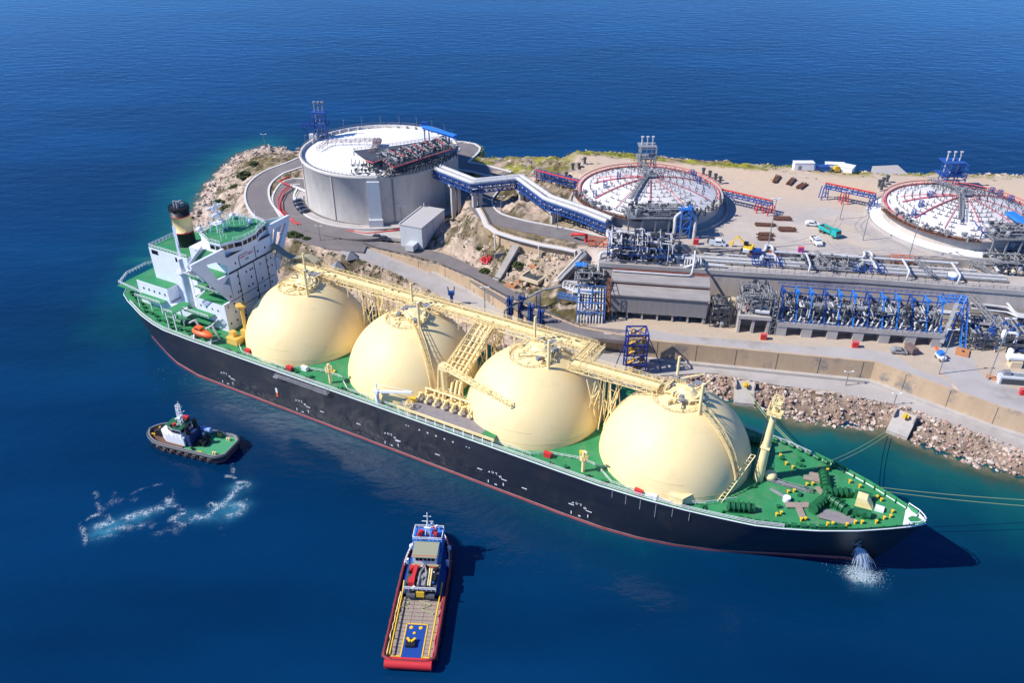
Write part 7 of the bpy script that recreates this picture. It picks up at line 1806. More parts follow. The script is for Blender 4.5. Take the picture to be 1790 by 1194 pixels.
# scrap steel stacks
for k, (u, v, n, L, rz, lab) in enumerate(((1356, 314, 5, 9, 62, 'bundle of rusty beams on the sand nearest the portal'), (1382, 318, 5, 9, 58, 'second bundle of rusty beams on the sand'), (1400, 326, 6, 7, 50, 'crossed rusty beams on the sand'), (1368, 383, 7, 6.5, -4, 'pile of rusty steel at the yard edge'), (1336, 394, 5, 8, -6, 'low stack of brown timber in the yard'), (1375, 402, 8, 6, -4, 'brown crate of steel behind the small white car'), (1338, 411, 6, 6, -2, 'upper row of dark steel beside the thin lamp pole'), (1338, 418, 6, 6, -2, 'lower row of dark steel beside the thin lamp pole'))):
    t = thing('steel_stack', lab, 'scrap stack', P(u, v, ZT + .06), R(rz), 'rusty steel stacks'); r = random.Random(k); mb = MB()
    for i in range(n):
        for j_ in range(2): mb.box((r.uniform(-.5, .5), (i - n / 2) * .42, .25 + j_ * .4), (L * r.uniform(.7, 1), .3, .34), r.uniform(-.06, .06))
    mb.build('beam_pile', M['rust'], t)
# dark foundation stubs beside the domes
stub0 = None
for grp, lab, pts in ((0, 'dark bollard like stubs left behind the second dome roof', ((990, 303), (1001, 297), (1012, 291), (1022, 286))), (1, 'dark bollard like stubs right behind the second dome roof', ((1229, 305), (1240, 310), (1250, 315), (1258, 320))), (2, 'dark stubs on the grey pad before the broad apron dome', ((1536, 326), (1543, 322), (1550, 318), (1540, 332)))):
    for k, (u, v) in enumerate(pts):
        p = P(u, v, ZT + .2); q = (p[0], p[1], gz(*p[:2]))
        l2 = ('dark pipe stub beside the ' + ('scrub side of the domed roof' if grp == 0 else 'sandy side of the domed roof' if grp == 1 else 'grey pad before the broad apron dome'))
        if stub0 is None:
            stub0 = thing('pipe_stub', l2, 'pipe stub', q, 0, 'pipe stubs on the scrub side'); mb = MB(); mb.cyl((0, 0, 0), .55, 2.4, 10); mb.cyl((0, 0, 2.4), .8, .7, 10); mb.build('stub', M['dgrey'], stub0)
            mb = MB(); mb.bb(-1, 1, -1, 1, 0, .4); mb.build('footing', M['conc'], stub0)
        else: dup(stub0, q, 0, l2, ('pipe stubs on the scrub side', 'pipe stubs on the sandy side', 'pipe stubs on the grey pad')[grp])

# ------------------------------------------------------------------ tugs
def boat_hull(L, B, zdk, bowr=.34, sternr=.12, flare=.12, n=40):
    """outline of half breadths over x = -L/2..L/2 (bow at +x)"""
    out = []
    for k in range(n + 1):
        t = k / n; x = -L / 2 + L * t
        b = B / 2
        if t > 1 - bowr: q = (t - (1 - bowr)) / bowr; b *= max(0.0, 1 - q ** 2.4) ** .62
        if t < sternr: q = (sternr - t) / sternr; b *= (1 - q ** 2.5 * .38)
        out.append((x, max(b, .05)))
    return out
def ring_poly(o, inset=0.0, z=None):
    a = [(x * (1 - inset / 15), -max(b - inset, .03)) for x, b in o] + [(x * (1 - inset / 15), max(b - inset, .03)) for x, b in reversed(o)]
    return a
def hull_mesh(o, zs, scales, m):
    mb = MB(); rows = []
    for z, s_, lift in zip(zs, scales, (0, .3, .7, 1)):
        top = [(x * (s_ + (1 - s_) * .35), -b * s_, z + lift * 0) for x, b in o] + [(x * (s_ + (1 - s_) * .35), b * s_, z) for x, b in reversed(o)]
        top.append(top[0]); rows.append(top)
    mb.loft(rows, 0, True, m); return mb

# --- black harbour tug with the green after deck
c0 = P(334, 771, 1.6)
tg = thing('tug', 'black tug with white house and green after deck off the ship quarter', 'tug', (c0[0], c0[1], 0), math.atan2(187.7 - 178.6, -106.7 + 79) )
o = boat_hull(28, 10.4, 2.2, .36, .12)
hm = hull_mesh(o, [-1.2, .35, .6, 2.9], [.84, .93, .94, 1.0], [1, 2, 0]); hh = hm.build('hull', [mat('tug_black_paint', (.018, .019, .024), .4), M['boot'], M['line']], tg)
mb = MB(); mb.tube([(x, y, 2.5) for x, y in ring_poly(o) + ring_poly(o)[:1]], .38, 7); mb.tube([(x * .985, y * .985, 1.5) for x, y in ring_poly(o) + ring_poly(o)[:1]], .22, 6); mb.build('fender', M['dgrey'], tg)
mb = MB(); pl_ = ring_poly(o, .5); mb.prism([p for p in pl_ if p[0] < 0.5], 1.5, 1.75); mb.build('after_deck', mat('tug_green_deck', (.06, .30, .14), .6), tg)
mb = MB(); mb.prism([p for p in pl_ if p[0] > -.2], 1.5, 2.1); mb.build('fore_deck', mat('tug_brown_deck', (.13, .07, .05), .7), tg)
mb = MB(); mb.loft([[(x, y, 1.7) for x, y in ring_poly(o, .25) + ring_poly(o, .25)[:1]], [(x, y, 3.0) for x, y in ring_poly(o, .15) + ring_poly(o, .15)[:1]], [(x, y, 3.0) for x, y in ring_poly(o, .42) + ring_poly(o, .42)[:1]], [(x, y, 1.7) for x, y in ring_poly(o, .5) + ring_poly(o, .5)[:1]]]); mb.build('bulwark', M['grey'], tg)
mb = MB(); mb.prism([(8.6, -1.2), (8.6, 1.2), (6, 2.9), (-.4, 3.1), (-.4, -3.1), (6, -2.9)], 2.1, 4.6); hs = mb.build('deckhouse', M['mwhite'], tg)
mb = MB(); mb.prism([(5.6, -1.6), (5.6, 1.6), (3.4, 2.4), (.6, 2.4), (.6, -2.4), (3.4, -2.4)], 4.6, 7.2); mb.build('wheelhouse', M['mwhite'], hs)
for pts in (((5.7, -1.4), (5.7, 1.4)), ((5.5, 1.7), (3.5, 2.5)), ((3.5, -2.5), (5.5, -1.7)), ((3.3, 2.46), (.8, 2.46)), ((.8, -2.46), (3.3, -2.46)), ((.54, 2.1), (.54, -2.1))):
    mb = MB(); a, b = Vector((*pts[0], 6.2)), Vector((*pts[1], 6.2)); mb.beam(a, b, .08, 1.0); mb.build('window', M['glass'], hs)
mb = MB(); mb.prism([(5.9, -1.7), (5.9, 1.7), (3.4, 2.6), (.4, 2.6), (.4, -2.6), (3.4, -2.6)], 7.2, 7.4); mb.build('roof', M['green'], hs)
mb = MB(); mb.bb(-2.2, -.5, -2.6, 2.6, 2.1, 5.6); mb.build('casing', mat('tug_dark_blue', (.02, .04, .14), .45), tg)
for s_ in (-1.7, 1.7): mb = MB(); mb.cyl((-1.3, s_, 5.6), .65, 3.0, 12); mb.build('funnel', M['black'], tg)
mb = MB(); mb.lattice((1.5, 0, 7.4), (1.0, 0, 14), .9, .9, 7, .14); mb.beam((1.1, -1.6, 11), (1.1, 1.6, 11), .14); mb.beam((1.1, -1.1, 12.8), (1.1, 1.1, 12.8), .14); mb.box((1.6, 0, 10), (1.0, 2.0, .2)); mb.beam((1, 0, 14), (1, 0, 15.4), .1); mb.build('mast', M['mwhite'], tg)
mb = MB(); mb.tube([(9.6, -1.5, 3.1), (9.6, 1.5, 3.1)], .9, 14); mb.tube([(9.6, -1.6, 3.1), (9.6, -1.4, 3.1)], 1.2, 14); mb.tube([(9.6, 1.4, 3.1), (9.6, 1.6, 3.1)], 1.2, 14); mb.build('winch', M['black'], tg)
mb = MB(); mb.tube([(-4.2, -1.2, 2.8), (-4.2, 1.2, 2.8)], .9, 12); mb.box((-5.2, 0, 2.4), (.8, 2.8, 1.4)); mb.build('towing_winch', M['black'], tg)
mb = MB(); mb.box((1.8, -2.3, 8.0), (1.5, .9, .9)); mb.cyl((3, 1.5, 7.4), .5, .9, 10); mb.build('red_monitor', M['red'], tg)
mb = MB(); mb.tube([(-2.4, -2.9, 4.7), (-5.6, -2.6, 4.9)], .75, 12); mb.build('tender', mat('pale_blue_cover', (.22, .33, .60), .6), tg)
for x, y in ((-10.6, 3.2), (-10.6, -3.4), (-6.5, 4.2), (-7, -4.3), (11, 1.6), (11, -1.6)): mb = MB(); mb.cyl((x, y, 1.7), .28, 1.0, 8); mb.cyl((x + .7, y, 1.7), .28, 1.0, 8); mb.beam((x - .3, y, 2.4), (x + 1, y, 2.4), .22); mb.build('bitt', M['yel'] if x > -10 else M['cream'], tg)
for s_ in (-1, 1):
    for k in range(9):
        x = -11 + k * 2.5; b = float(np.interp(x, [q[0] for q in o], [q[1] for q in o])) + .3; mb = MB(); mb.tube([(x + .5 * math.cos(R(a)), s_ * b, 1.5 + .5 * math.sin(R(a))) for a in range(0, 361, 36)], .18, 5); mb.build('tyre_fender', M['rubber'], tg)
r = random.Random(44)
for k in range(10): mb = MB(); mb.box((r.uniform(-6, -1), r.uniform(-3.4, 3.4), 2.1), (r.uniform(.4, 1.2), r.uniform(.4, 1), r.uniform(.5, 1.0)), r.uniform(0, 3)); mb.build('deck_equipment', M[r.choice(('black', 'dgrey', 'mwhite', 'yel', 'black'))], tg)
for k in range(8): mb = MB(); mb.box((r.uniform(.8, 5), r.uniform(-2, 2), 7.7), (r.uniform(.3, .7), r.uniform(.3, .7), r.uniform(.4, 1.0)), r.uniform(0, 3)); mb.build('roof_fitting', M[r.choice(('black', 'mwhite', 'dgrey'))], hs)
mb = MB(); mb.box((4.2, -2.98, 3.4), (2.2, .06, 1.1), R(-4)); mb.build('red_panel', M['mred'], hs)
for x in (.8, 2.6, 7.0): mb = MB(); mb.box((x, -3.1 if x < 6 else -2.35, 3.6), (.7, .1, .7), 0 if x < 6 else R(-33)); mb.build('window', M['glass'], hs)
for s_ in (-1, 1): mb = MB(); mb.rail([(0, s_ * 3.1, 4.6), (6, s_ * 2.9, 4.6)], 1.0, .06, 1.4); mb.build('handrail', M['mwhite'], hs)

# --- red and blue offshore tug
c0 = P(727, 1050, 2.0)
tg = thing('tug', 'red and blue tug with plank deck and yellow rails lying below the ship', 'tug', (-20.6, 127.6, 0), R(86.4))
o = boat_hull(38.5, 11.0, 3, .38, .04)
hm = hull_mesh(o, [-1.2, .3, .5, 2.6], [.88, .94, .95, 1.0], [0, 0, 0]); hm.build('hull', [mat('tug_red_paint', (.42, .02, .03), .45)], tg)
mb = MB(); mb.tube([(x, y, 2.3) for x, y in ring_poly(o) + ring_poly(o)[:1]], .36, 7); mb.build('fender', mat('maroon_fender', (.20, .025, .035), .6), tg)
mb = MB()
mb.bb(-19.9, -18.3, -5.0, 5.0, .4, 2.3); mb.tube([(-19.4, -5, 1.6), (-19.4, 5, 1.6)], 1.0, 12); mb.build('stern_roller', M['red'], tg)
for s_ in (-1, 1):
    for k in range(22):
        x = -17.5 + k * 1.45; b = float(np.interp(x, [q[0] for q in o], [q[1] for q in o])) + .3; mb = MB(); mb.tube([(x + .55 * math.cos(R(a)), s_ * b, 1.75 + .55 * math.sin(R(a))) for a in range(0, 361, 36)], .2, 5); mb.build('tyre_fender', M['rubber'] if k % 3 else mat('maroon_rubber', (.09, .03, .03), .8), tg)
pl_ = ring_poly(o, .6)
mb = MB(); mb.prism([p for p in pl_ if p[0] < -1], 1.3, 1.55); mb.build('work_deck', M['wood'], tg)
mb = MB(); mb.prism([p for p in pl_ if p[0] > -1.2], 1.3, 1.9); mb.build('fore_deck', M['blue'], tg)
mb = MB()
for k in range(15):
    x = -17.6 + k * 1.05; mb.bb(x, x + .07, -3.8, 3.8, 1.55, 1.565)
for y in (-1.3, 1.3): mb.bb(-17.6, -3, y, y + .06, 1.55, 1.563)
up(mb.build('plank_seam', M['black'], tg), kind='stuff')
mb = MB(); mb.bb(-18.0, -9.4, -2.5, 1.9, 1.56, 1.62); bpad = mb.build('blue_pad', mat('deck_blue', (.012, .06, .30), .5), tg)
mb = MB()
for a, b in (((-18, -2.6), (-9.2, -2.6)), ((-9.2, -2.6), (-9.2, 2.0)), ((-18, 2.0), (-9.2, 2.0)), ((-17.6, 2.0), (-17.6, 4.0)), ((-17.6, -2.6), (-17.6, -4.2))): mb.beam((*a, 1.62), (*b, 1.62), .26, .1)
mb.build('yellow_border', M['yel'], bpad)
for x, y, q in ((-10.2, .9, .42), (-10.2, -1.2, .42), (-11.6, 0, .32)): mb = MB(); mb.cyl((x, y, 1.62), q, .12, 12); mb.build('yellow_cap', M['yel'], bpad)
mb = MB(); mb.box((-14.4, .3, 1.95), (2.0, 2.0, .7)); mb.build('towing_pin', M['black'], bpad); mb = MB(); mb.box((-13.9, .8, 2.4), (1.2, .5, .2), .7); mb.box((-13.9, -.2, 2.4), (1.2, .5, .2), -.7); mb.build('pin_cover', M['yel'], bpad)
for s_ in (-1, 1):
    mb = MB(); mb.tube([(-17.8, s_ * 4.15, 2.5), (-1, s_ * 4.35, 2.5), (1.5, s_ * 4.4, 3.2)], .17, 6)
    for k in range(9): mb.beam((-17.5 + k * 2.1, s_ * 4.2, 1.5), (-17.5 + k * 2.1, s_ * 4.2, 2.5), .14)
    mb.build('yellow_rail', M['yel'], tg)
r = random.Random(12)
for s_ in (-1, 1):
    mb = MB(); mb.tube([(x, s_ * 4.9 + r.uniform(-.15, .15), 2.0 + r.uniform(0, .3)) for x in range(-18, 0)], .16, 5); mb.build('hose', M['cream'] if s_ > 0 else M['pink'], tg)
mb = MB(); mb.tube([(-2 - k * .35, 1.2 * math.sin(k * .9) - .6 - k * .14, 1.66) for k in range(14)], .1, 5); mb.tube([(-2.6 - k * .3, 3.0 + .5 * math.sin(k * 1.3), 1.66) for k in range(10)], .1, 5); mb.build('coiled_rope', M['rope'], tg)
mb = MB(); mb.bb(-1.2, 14.6, -4.0, 4.0, 1.9, 4.6); hs = mb.build('deckhouse', mat('tug_blue_paint', (.05, .17, .42), .45), tg); hs.scale = (1, .84, 1)
mb = MB(); mb.bb(-2.6, 5.6, -4.3, 4.3, 4.6, 4.8); mb.build('boat_deck', M['dgrey'], hs)
mb = MB(); mb.bb(5.2, 10.2, -3.2, 3.2, 4.6, 7.6); mb.build('bridge', M['mwhite'], hs)
for k in range(5): mb = MB(); mb.bb(5.12, 5.18, -2.7 + k * 1.1, -1.8 + k * 1.1, 6.0, 7.0); mb.build('window', M['glass'], hs)
for s_ in (-1, 1):
    for k in range(3): mb = MB(); mb.box((6.2 + k * 1.5, s_ * 3.23, 6.5), (1.1, .06, .9)); mb.build('window', M['glass'], hs)
mb = MB(); mb.bb(4.6, 5.1, -3.8, 3.8, 4.8, 5.0); mb.bb(4.5, 10.4, -3.5, 3.5, 7.6, 7.8); mb.build('bridge_roof', mat('pale_olive_roof', (.30, .31, .22), .6), hs)
mb = MB(); mb.beam((5, -3.3, 7.7), (5, 3.3, 7.7), .2, .35); mb.beam((4.4, -3.6, 4.95), (4.4, 3.6, 4.95), .25, .3); mb.build('orange_trim', M['ored'], hs)
mb = MB(); mb.bb(10.2, 14.2, -4.0, 4.0, 4.6, 6.2); mb.bb(9.4, 13.6, -4.2, 4.2, 7.9, 8.1); 
for x in (9.6, 13.4):
    for y in (-4, 4): mb.beam((x, y, 4.6), (x, y, 8), .22)
mb.build('monitor_deck', M['lblue'], hs)
for s_ in (-1, 1): mb = MB(); mb.box((11, s_ * 2.2, 8.9), (1.4, .9, 1.3)); mb.beam((11, s_ * 2.2, 9.3), (9.4, s_ * 2.6, 10), .4); mb.build('fire_monitor', M['red'], hs)
mb = MB(); mb.beam((11.5, 0, 8), (11.5, 0, 15), .26); mb.beam((10.6, -.8, 8), (11.5, 0, 13), .16); mb.beam((10.6, .8, 8), (11.5, 0, 13), .16); mb.beam((11.5, -1.6, 12.4), (11.5, 1.6, 12.4), .14); mb.beam((11.5, -1.1, 14), (11.5, 1.1, 14), .14); mb.box((11, 0, 10.8), (.5, 1.8, .25)); mb.lathe([(0, -.6), (.6, 0), (.0, .6)], 10, (12, -1.2, 11)); mb.rail([(9.5, -4.1, 8.1), (13.5, -4.1, 8.1), (13.5, 4.1, 8.1), (9.5, 4.1, 8.1), (9.5, -4.1, 8.1)], 1.0, .07, 1.2); mb.build('mast', M['mwhite'], hs)
# boat deck: grey inflatable, red crane and raft, planks
mb = MB(); mb.tube([(-1.6, -1.1, 5.4), (2, -1.1, 5.4), (4.0, -.2, 5.6), (2, .7, 5.4), (-1.6, .7, 5.4)], .36, 8); mb.bb(-1.4, 2.4, -.9, .5, 5.0, 5.25); mb.box((.4, -.2, 5.7), (.9, .6, .7)); mb.build('inflatable', M['gpipe'], hs)
mb = MB(); mb.beam((-.8, 2.6, 5.1), (3.8, 2.0, 5.9), 1.0, .7); mb.box((-.6, 2.6, 5.4), (1.6, 1.7, 1.2)); mb.cyl((3.2, 3.3, 4.8), .6, 1.3, 10); mb.build('deck_crane', M['red'], hs)
mb = MB(); mb.tube([(-1.4, -1.9, 5.1), (3.6, -1.7, 5.2)], .3, 6); mb.tube([(-1.4, -2.5, 5.1), (3.6, -2.3, 5.2)], .25, 6); mb.build('boom', M['cream'], hs)
mb = MB(); mb.box((1, -3.4, 5.2), (2.2, .9, .9)); mb.box((3.4, -3.3, 5.1), (1, .8, .8)); mb.build('deck_equipment', M['black'], hs)
r = random.Random(31)
for k in range(18):
    mb = MB(); x, y = r.uniform(-2.2, 4.6), r.uniform(-4, 4); mb.box((x, y, 5.0), (r.uniform(.3, .9), r.uniform(.3, .8), r.uniform(.3, .9)), r.uniform(0, 3)); mb.build('deck_equipment', M[r.choice(('red', 'dgrey', 'black', 'cream', 'blue', 'mwhite'))], hs)
for k in range(12):
    mb = MB(); x, y = r.uniform(9.6, 14), r.uniform(-3.8, 3.8); mb.box((x, y, 8.4), (r.uniform(.3, .8), r.uniform(.3, .8), r.uniform(.4, 1.4)), r.uniform(0, 3)); mb.build('roof_fitting', M[r.choice(('red', 'mwhite', 'dgrey', 'lblue'))], hs)
mb = MB(); mb.rail([(-2.6, -4.3, 4.8), (-2.6, 4.3, 4.8)], 1.0, .08, 1.2); mb.build('handrail', M['mwhite'], hs)
mb = MB(); mb.box((-2.4, 0, 3.6), (.8, 1.8, 1.6)); mb.build('winch_guard', M['yel'], tg); mb = MB(); mb.tube([(-2.2, -3.2, 2.8), (-2.2, -1.2, 2.8)], .8, 12); mb.tube([(-2.2, 1.2, 2.8), (-2.2, 3.2, 2.8)], .8, 12); mb.build('towing_winch', M['dgrey'], tg)
mb = MB(); mb.tube([(15.6, -1.6, 2.9), (15.6, 1.6, 2.9)], .8, 12); mb.box((14.9, 0, 2.5), (.6, 4, 1)); mb.build('anchor_winch', M['yel'], tg)
mb = MB(); mb.rail([(x * .98, y * .96, 2.6) for x, y in ring_poly(o) if x > 6], 1.0, .08, 1.6); mb.build('bow_rail', M['mwhite'], tg)
for s_ in (-1, 1):
    mb = MB(); mb.cyl((12.4, s_ * 4.6, 1.9), .5, 1.4, 8); mb.cyl((7.8, s_ * 4.8, 1.9), .4, 1.6, 8); mb.build('life_raft', M['mwhite'], tg)

# ------------------------------------------------------------------ foam, the water pouring from the ship side
r = random.Random(99)
def fpx(x, y): return P(100 + x / 4.475, 780 + y / 4.475, .05)
curves = [([(410, 590), (400, 545), (330, 535), (250, 560), (190, 610), (205, 660), (215, 690), (225, 770)], .55, 1.0), ([(300, 640), (420, 600), (560, 555), (700, 522), (800, 490), (850, 480), (865, 430)], 1.5, 1.3), ([(300, 640), (380, 650), (500, 640), (640, 630), (690, 600)], 1.3, .7), ([(890, 480), (990, 452), (1010, 490), (960, 492)], .6, .8),
          ([(890, 575), (1000, 530), (1090, 550), (1150, 560), (1200, 540)], .9, 1.3), ([(900, 560), (930, 590), (1000, 615), (1050, 605), (1040, 555)], .45, .9), ([(1150, 560), (1270, 475), (1350, 400), (1420, 335), (1480, 310), (1460, 288), (1400, 295), (1405, 335), (1440, 330)], 1.0, 1.3), ([(1210, 455), (1300, 470), (1400, 456), (1455, 470), (1440, 515), (1330, 555)], 1.1, 1.2),
          ([(1480, 420), (1488, 480), (1450, 525)], .4, .9), ([(1368, 130), (1382, 205)], .5, .8), ([(1320, 235), (1390, 243), (1388, 270)], .35, 1.0), ([(290, 350), (310, 430), (330, 490)], .8, .5), ([(445, 360), (420, 440)], .6, .5), ([(520, 410), (620, 355), (720, 320), (850, 292), (890, 330), (905, 380)], .45, .35), ([(225, 770), (320, 720), (420, 700), (520, 718)], .6, .45), ([(340, 520), (450, 430), (600, 430)], 1.6, .25), ([(700, 610), (850, 690), (960, 620)], 3, .18), ([(1270, 620), (1300, 690)], 1, .1)]
def foam_mat(name, sc):
    m = bpy.data.materials.new(name); m.use_nodes = True; nt = m.node_tree; n = nt.nodes; l = nt.links; b = n['Principled BSDF']
    b.inputs['Base Color'].default_value = (.66, .78, .84, 1); b.inputs['Roughness'].default_value = .7
    at = n.new('ShaderNodeAttribute'); at.attribute_name = 'foam'; tc = n.new('ShaderNodeTexCoord')
    w = n.new('ShaderNodeTexNoise'); w.inputs['Scale'].default_value = sc * .6; w.inputs['Detail'].default_value = 6; l.new(tc.outputs['Object'], w.inputs['Vector'])
    ad = n.new('ShaderNodeVectorMath'); ad.operation = 'MULTIPLY_ADD'; ad.inputs[1].default_value = (2.2, 2.2, 0); l.new(w.outputs['Color'], ad.inputs[0]); l.new(tc.outputs['Object'], ad.inputs[2])
    t = n.new('ShaderNodeTexNoise'); t.inputs['Scale'].default_value = sc; t.inputs['Detail'].default_value = 7; t.inputs['Roughness'].default_value = .7; l.new(ad.outputs[0], t.inputs['Vector'])
    s1 = n.new('ShaderNodeMath'); s1.operation = 'SUBTRACT'; s1.inputs[1].default_value = .5; l.new(t.outputs['Fac'], s1.inputs[0])
    s2 = n.new('ShaderNodeMath'); s2.operation = 'ABSOLUTE'; l.new(s1.outputs[0], s2.inputs[0])
    s3 = n.new('ShaderNodeMath'); s3.operation = 'MULTIPLY_ADD'; s3.inputs[1].default_value = -9.0; s3.inputs[2].default_value = .55; l.new(s2.outputs[0], s3.inputs[0])   # thin bright threads
    s4 = n.new('ShaderNodeMath'); s4.operation = 'ADD'; l.new(s3.outputs[0], s4.inputs[0]); l.new(at.outputs['Fac'], s4.inputs[1])
    s5 = n.new('ShaderNodeMath'); s5.operation = 'SUBTRACT'; s5.inputs[1].default_value = .72; l.new(s4.outputs[0], s5.inputs[0])
    s6 = n.new('ShaderNodeMath'); s6.operation = 'MULTIPLY'; s6.inputs[1].default_value = 2.2; s6.use_clamp = True; l.new(s5.outputs[0], s6.inputs[0])
    s7 = n.new('ShaderNodeMath'); s7.operation = 'MULTIPLY'; s7.inputs[1].default_value = .55; l.new(s6.outputs[0], s7.inputs[0])
    l.new(s7.outputs[0], b.inputs['Alpha'])
    return m
def foam_sheet(x0, x1, y0, y1, st, value, sc, z=.06):
    xs = np.arange(x0, x1, st); ys = np.arange(y0, y1, st); X, Y = np.meshgrid(xs, ys); V = value(X, Y)
    idx = np.arange(X.size).reshape(X.shape); ok = V > .04; cell = ok[:-1, :-1] | ok[1:, :-1] | ok[:-1, 1:] | ok[1:, 1:]
    F = np.c_[idx[:-1, :-1][cell], idx[:-1, 1:][cell], idx[1:, 1:][cell], idx[1:, :-1][cell]]
    used, inv = np.unique(F, return_inverse=True)
    me = bpy.data.meshes.new('foam'); me.from_pydata(np.c_[X.ravel(), Y.ravel(), np.full(X.size, z)][used].tolist(), [], inv.reshape(-1, 4).tolist())
    a = me.attributes.new('foam', 'FLOAT', 'POINT'); a.data.foreach_set('value', V.ravel()[used].astype(np.float32)); me.materials.append(foam_mat('sea_foam', sc))
    o = bpy.data.objects.new('foam', me); COL.objects.link(o); return up(o, kind='stuff')
def tug_foam(X, Y):
    V = np.zeros(X.shape)
    for pts, wid, dens in curves:
        d, _ = seg_dist(X, Y, smooth_pts([fpx(*p) for p in pts], 6)); w = .40 + wid * .95
        V = np.maximum(V, min(.72, .30 + dens * .30) * np.exp(-(d / w) ** 1.6))
    # broken up: the patches come and go along every streak
    for j in range(V.shape[0]):
        for i in range(V.shape[1]):
            if V[j, i] > .05: V[j, i] *= max(0, min(1.25, .98 + 1.2 * mnoise.fractal(Vector((X[j, i] * .34, Y[j, i] * .34, 1)), .8, 2.2, 4)))
    return V
a_, b_ = fpx(100, 900), fpx(1600, 60)
foam_sheet(a_[0] - 6, b_[0] + 6, a_[1] - 6, b_[1] + 4, .3, tug_foam, 1.1)
cq = P(1506, 1006)
foam_sheet(cq[0] - 9, cq[0] + 9, cq[1] - 7, cq[1] + 7, .25, lambda X, Y: 1.15 * np.exp(-(((X - cq[0]) / 4.2) ** 2 + ((Y - cq[1]) / 3.0) ** 2)), 1.3, .07)
mb = MB()
def fleck(c, s_):
    n = r.choice((4, 5, 6)); a0 = r.uniform(0, 6.28); el = r.uniform(.35, 1)
    mb.add([(c[0] + s_ * r.uniform(.5, 1.1) * math.cos(a0 + 6.28 * k / n), c[1] + s_ * el * r.uniform(.5, 1.1) * math.sin(a0 + 6.28 * k / n), c[2]) for k in range(n)], [tuple(range(n))])
# fine flecks against the hull and at the tug
for k in range(160):
    p = ship_world(r.uniform(-45, 10), -21.9 - abs(r.gauss(0, 4)), .05); fleck(p, r.uniform(.03, .12))
up(mb.build('foam', M['foam']), kind='stuff')
spray = bpy.data.materials.new('falling_water'); spray.use_nodes = True
b_ = spray.node_tree.nodes['Principled BSDF']; b_.inputs['Base Color'].default_value = (.72, .82, .95, 1); b_.inputs['Roughness'].default_value = .4; b_.inputs['Alpha'].default_value = .5
wf = thing('water_discharge', 'white water pouring from the black bow and splashing on the sea', 'water jet', ship_world(169.4, -4.6, 0), SHIP_RZ)
mb = MB()
q0 = P(1508, 1000, 0); c_, s_ = math.cos(-SHIP_RZ), math.sin(-SHIP_RZ); dx, dy = q0[0] - wf.location[0], q0[1] - wf.location[1]; tx, ty = dx * c_ - dy * s_, dx * s_ + dy * c_
for k in range(420):
    a = r.gauss(0, .55); e = r.gauss(0, 1); sp_ = r.uniform(.6, 1.15)
    p0 = (r.uniform(-.5, .5), -.1, 7.3 + r.uniform(-.4, .4)); p1 = (tx * sp_ + a * 2.1, ty * sp_ + e * .6, 0)
    t0 = r.uniform(0, .5); t1 = min(1, t0 + r.uniform(.2, .55)); pts = []
    for j in range(6):
        t = t0 + (t1 - t0) * j / 5; pts.append((p0[0] + (p1[0] - p0[0]) * t, p0[1] + (p1[1] - p0[1]) * t, p0[2] * (1 - t * t)))
    mb.tube(pts, r.uniform(.02, .07), 4, 0, False)
up(mb.build('falling_stream', spray, wf), kind='stuff')
mb = MB()
for k in range(2600):
    a = r.uniform(0, 6.28); q = abs(r.gauss(0, 2.1)); x, y = tx + q * math.cos(a) * 1.25, ty + q * math.sin(a) * .9; z = abs(r.gauss(0, .6)) * max(0, 1.6 - q / 3); s1 = r.uniform(.02, .075)
    mb.add([(x - s1, y, z), (x, y - s1, z), (x + s1, y, z), (x, y + s1, z), (x, y, z + s1 * 1.6), (x, y, z - s1)], [(0, 1, 4), (1, 2, 4), (2, 3, 4), (3, 0, 4), (1, 0, 5), (2, 1, 5), (3, 2, 5), (0, 3, 5)])
up(mb.build('splash', M['foam'], wf), kind='stuff')

# ------------------------------------------------------------------ boulders, scrub and shrubs
ICO_V = []; ph = (1 + 5 ** .5) / 2
for s1 in (-1, 1):
    for s2 in (-1, 1): ICO_V += [(0, s1, s2 * ph), (s1, s2 * ph, 0), (s2 * ph, 0, s1)]
ICO_V = [Vector(v).normalized() for v in ICO_V]
ICO_F = [(a, b, c) for a in range(12) for b in range(a + 1, 12) for c in range(b + 1, 12) if all((ICO_V[i] - ICO_V[j]).length < 1.1 for i, j in ((a, b), (b, c), (a, c)))]
ICO_F = [(a, b, c) if (ICO_V[b] - ICO_V[a]).cross(ICO_V[c] - ICO_V[a]).dot(ICO_V[a]) > 0 else (a, c, b) for a, b, c in ICO_F]
def boulder(mb, x, y, z, s_, m=0):
    rx, ry, rz_ = s_ * r.uniform(.7, 1.4), s_ * r.uniform(.7, 1.3), s_ * r.uniform(.5, 1.0); a = r.uniform(0, 6.28); ca, sa = math.cos(a), math.sin(a)
    vs = []
    for v in ICO_V:
        k = r.uniform(.68, 1.2); px, py, pz = v.x * rx * k, v.y * ry * k, v.z * rz_ * k; vs.append((x + px * ca - py * sa, y + px * sa + py * ca, z + pz))
    mb.add(vs, ICO_F, m)
mb = MB()
eps = [(x, float(np.interp(x, WSx, WSy)), float(np.interp(x, EDx, EDy))) for x in np.arange(-70, 176, .35)]
for x, yw, ye in eps:
    dens = 8.0 if x > 42 else 1.8
    for k in range(int(dens) + (r.random() < dens % 1)):
        t = r.uniform(-.22, .98) if x > 42 else r.uniform(-.15, .9); xx = x + r.uniform(-.5, .5) + (t * 2 if x > 100 else 0); y = yw + (ye - yw) * t
        if any(math.hypot(xx - P(u, v, 3.2)[0], y - P(u, v, 3.2)[1]) < 3.6 for u, v in ((1302, 684), (1577, 738))): continue
        s1 = r.uniform(.2, .58) * (2.0 if r.random() < .08 else 1); boulder(mb, xx, y, max(gz(xx, y), -.3) + r.uniform(-.15, .25), s1, 0 if r.random() < .7 else 1)
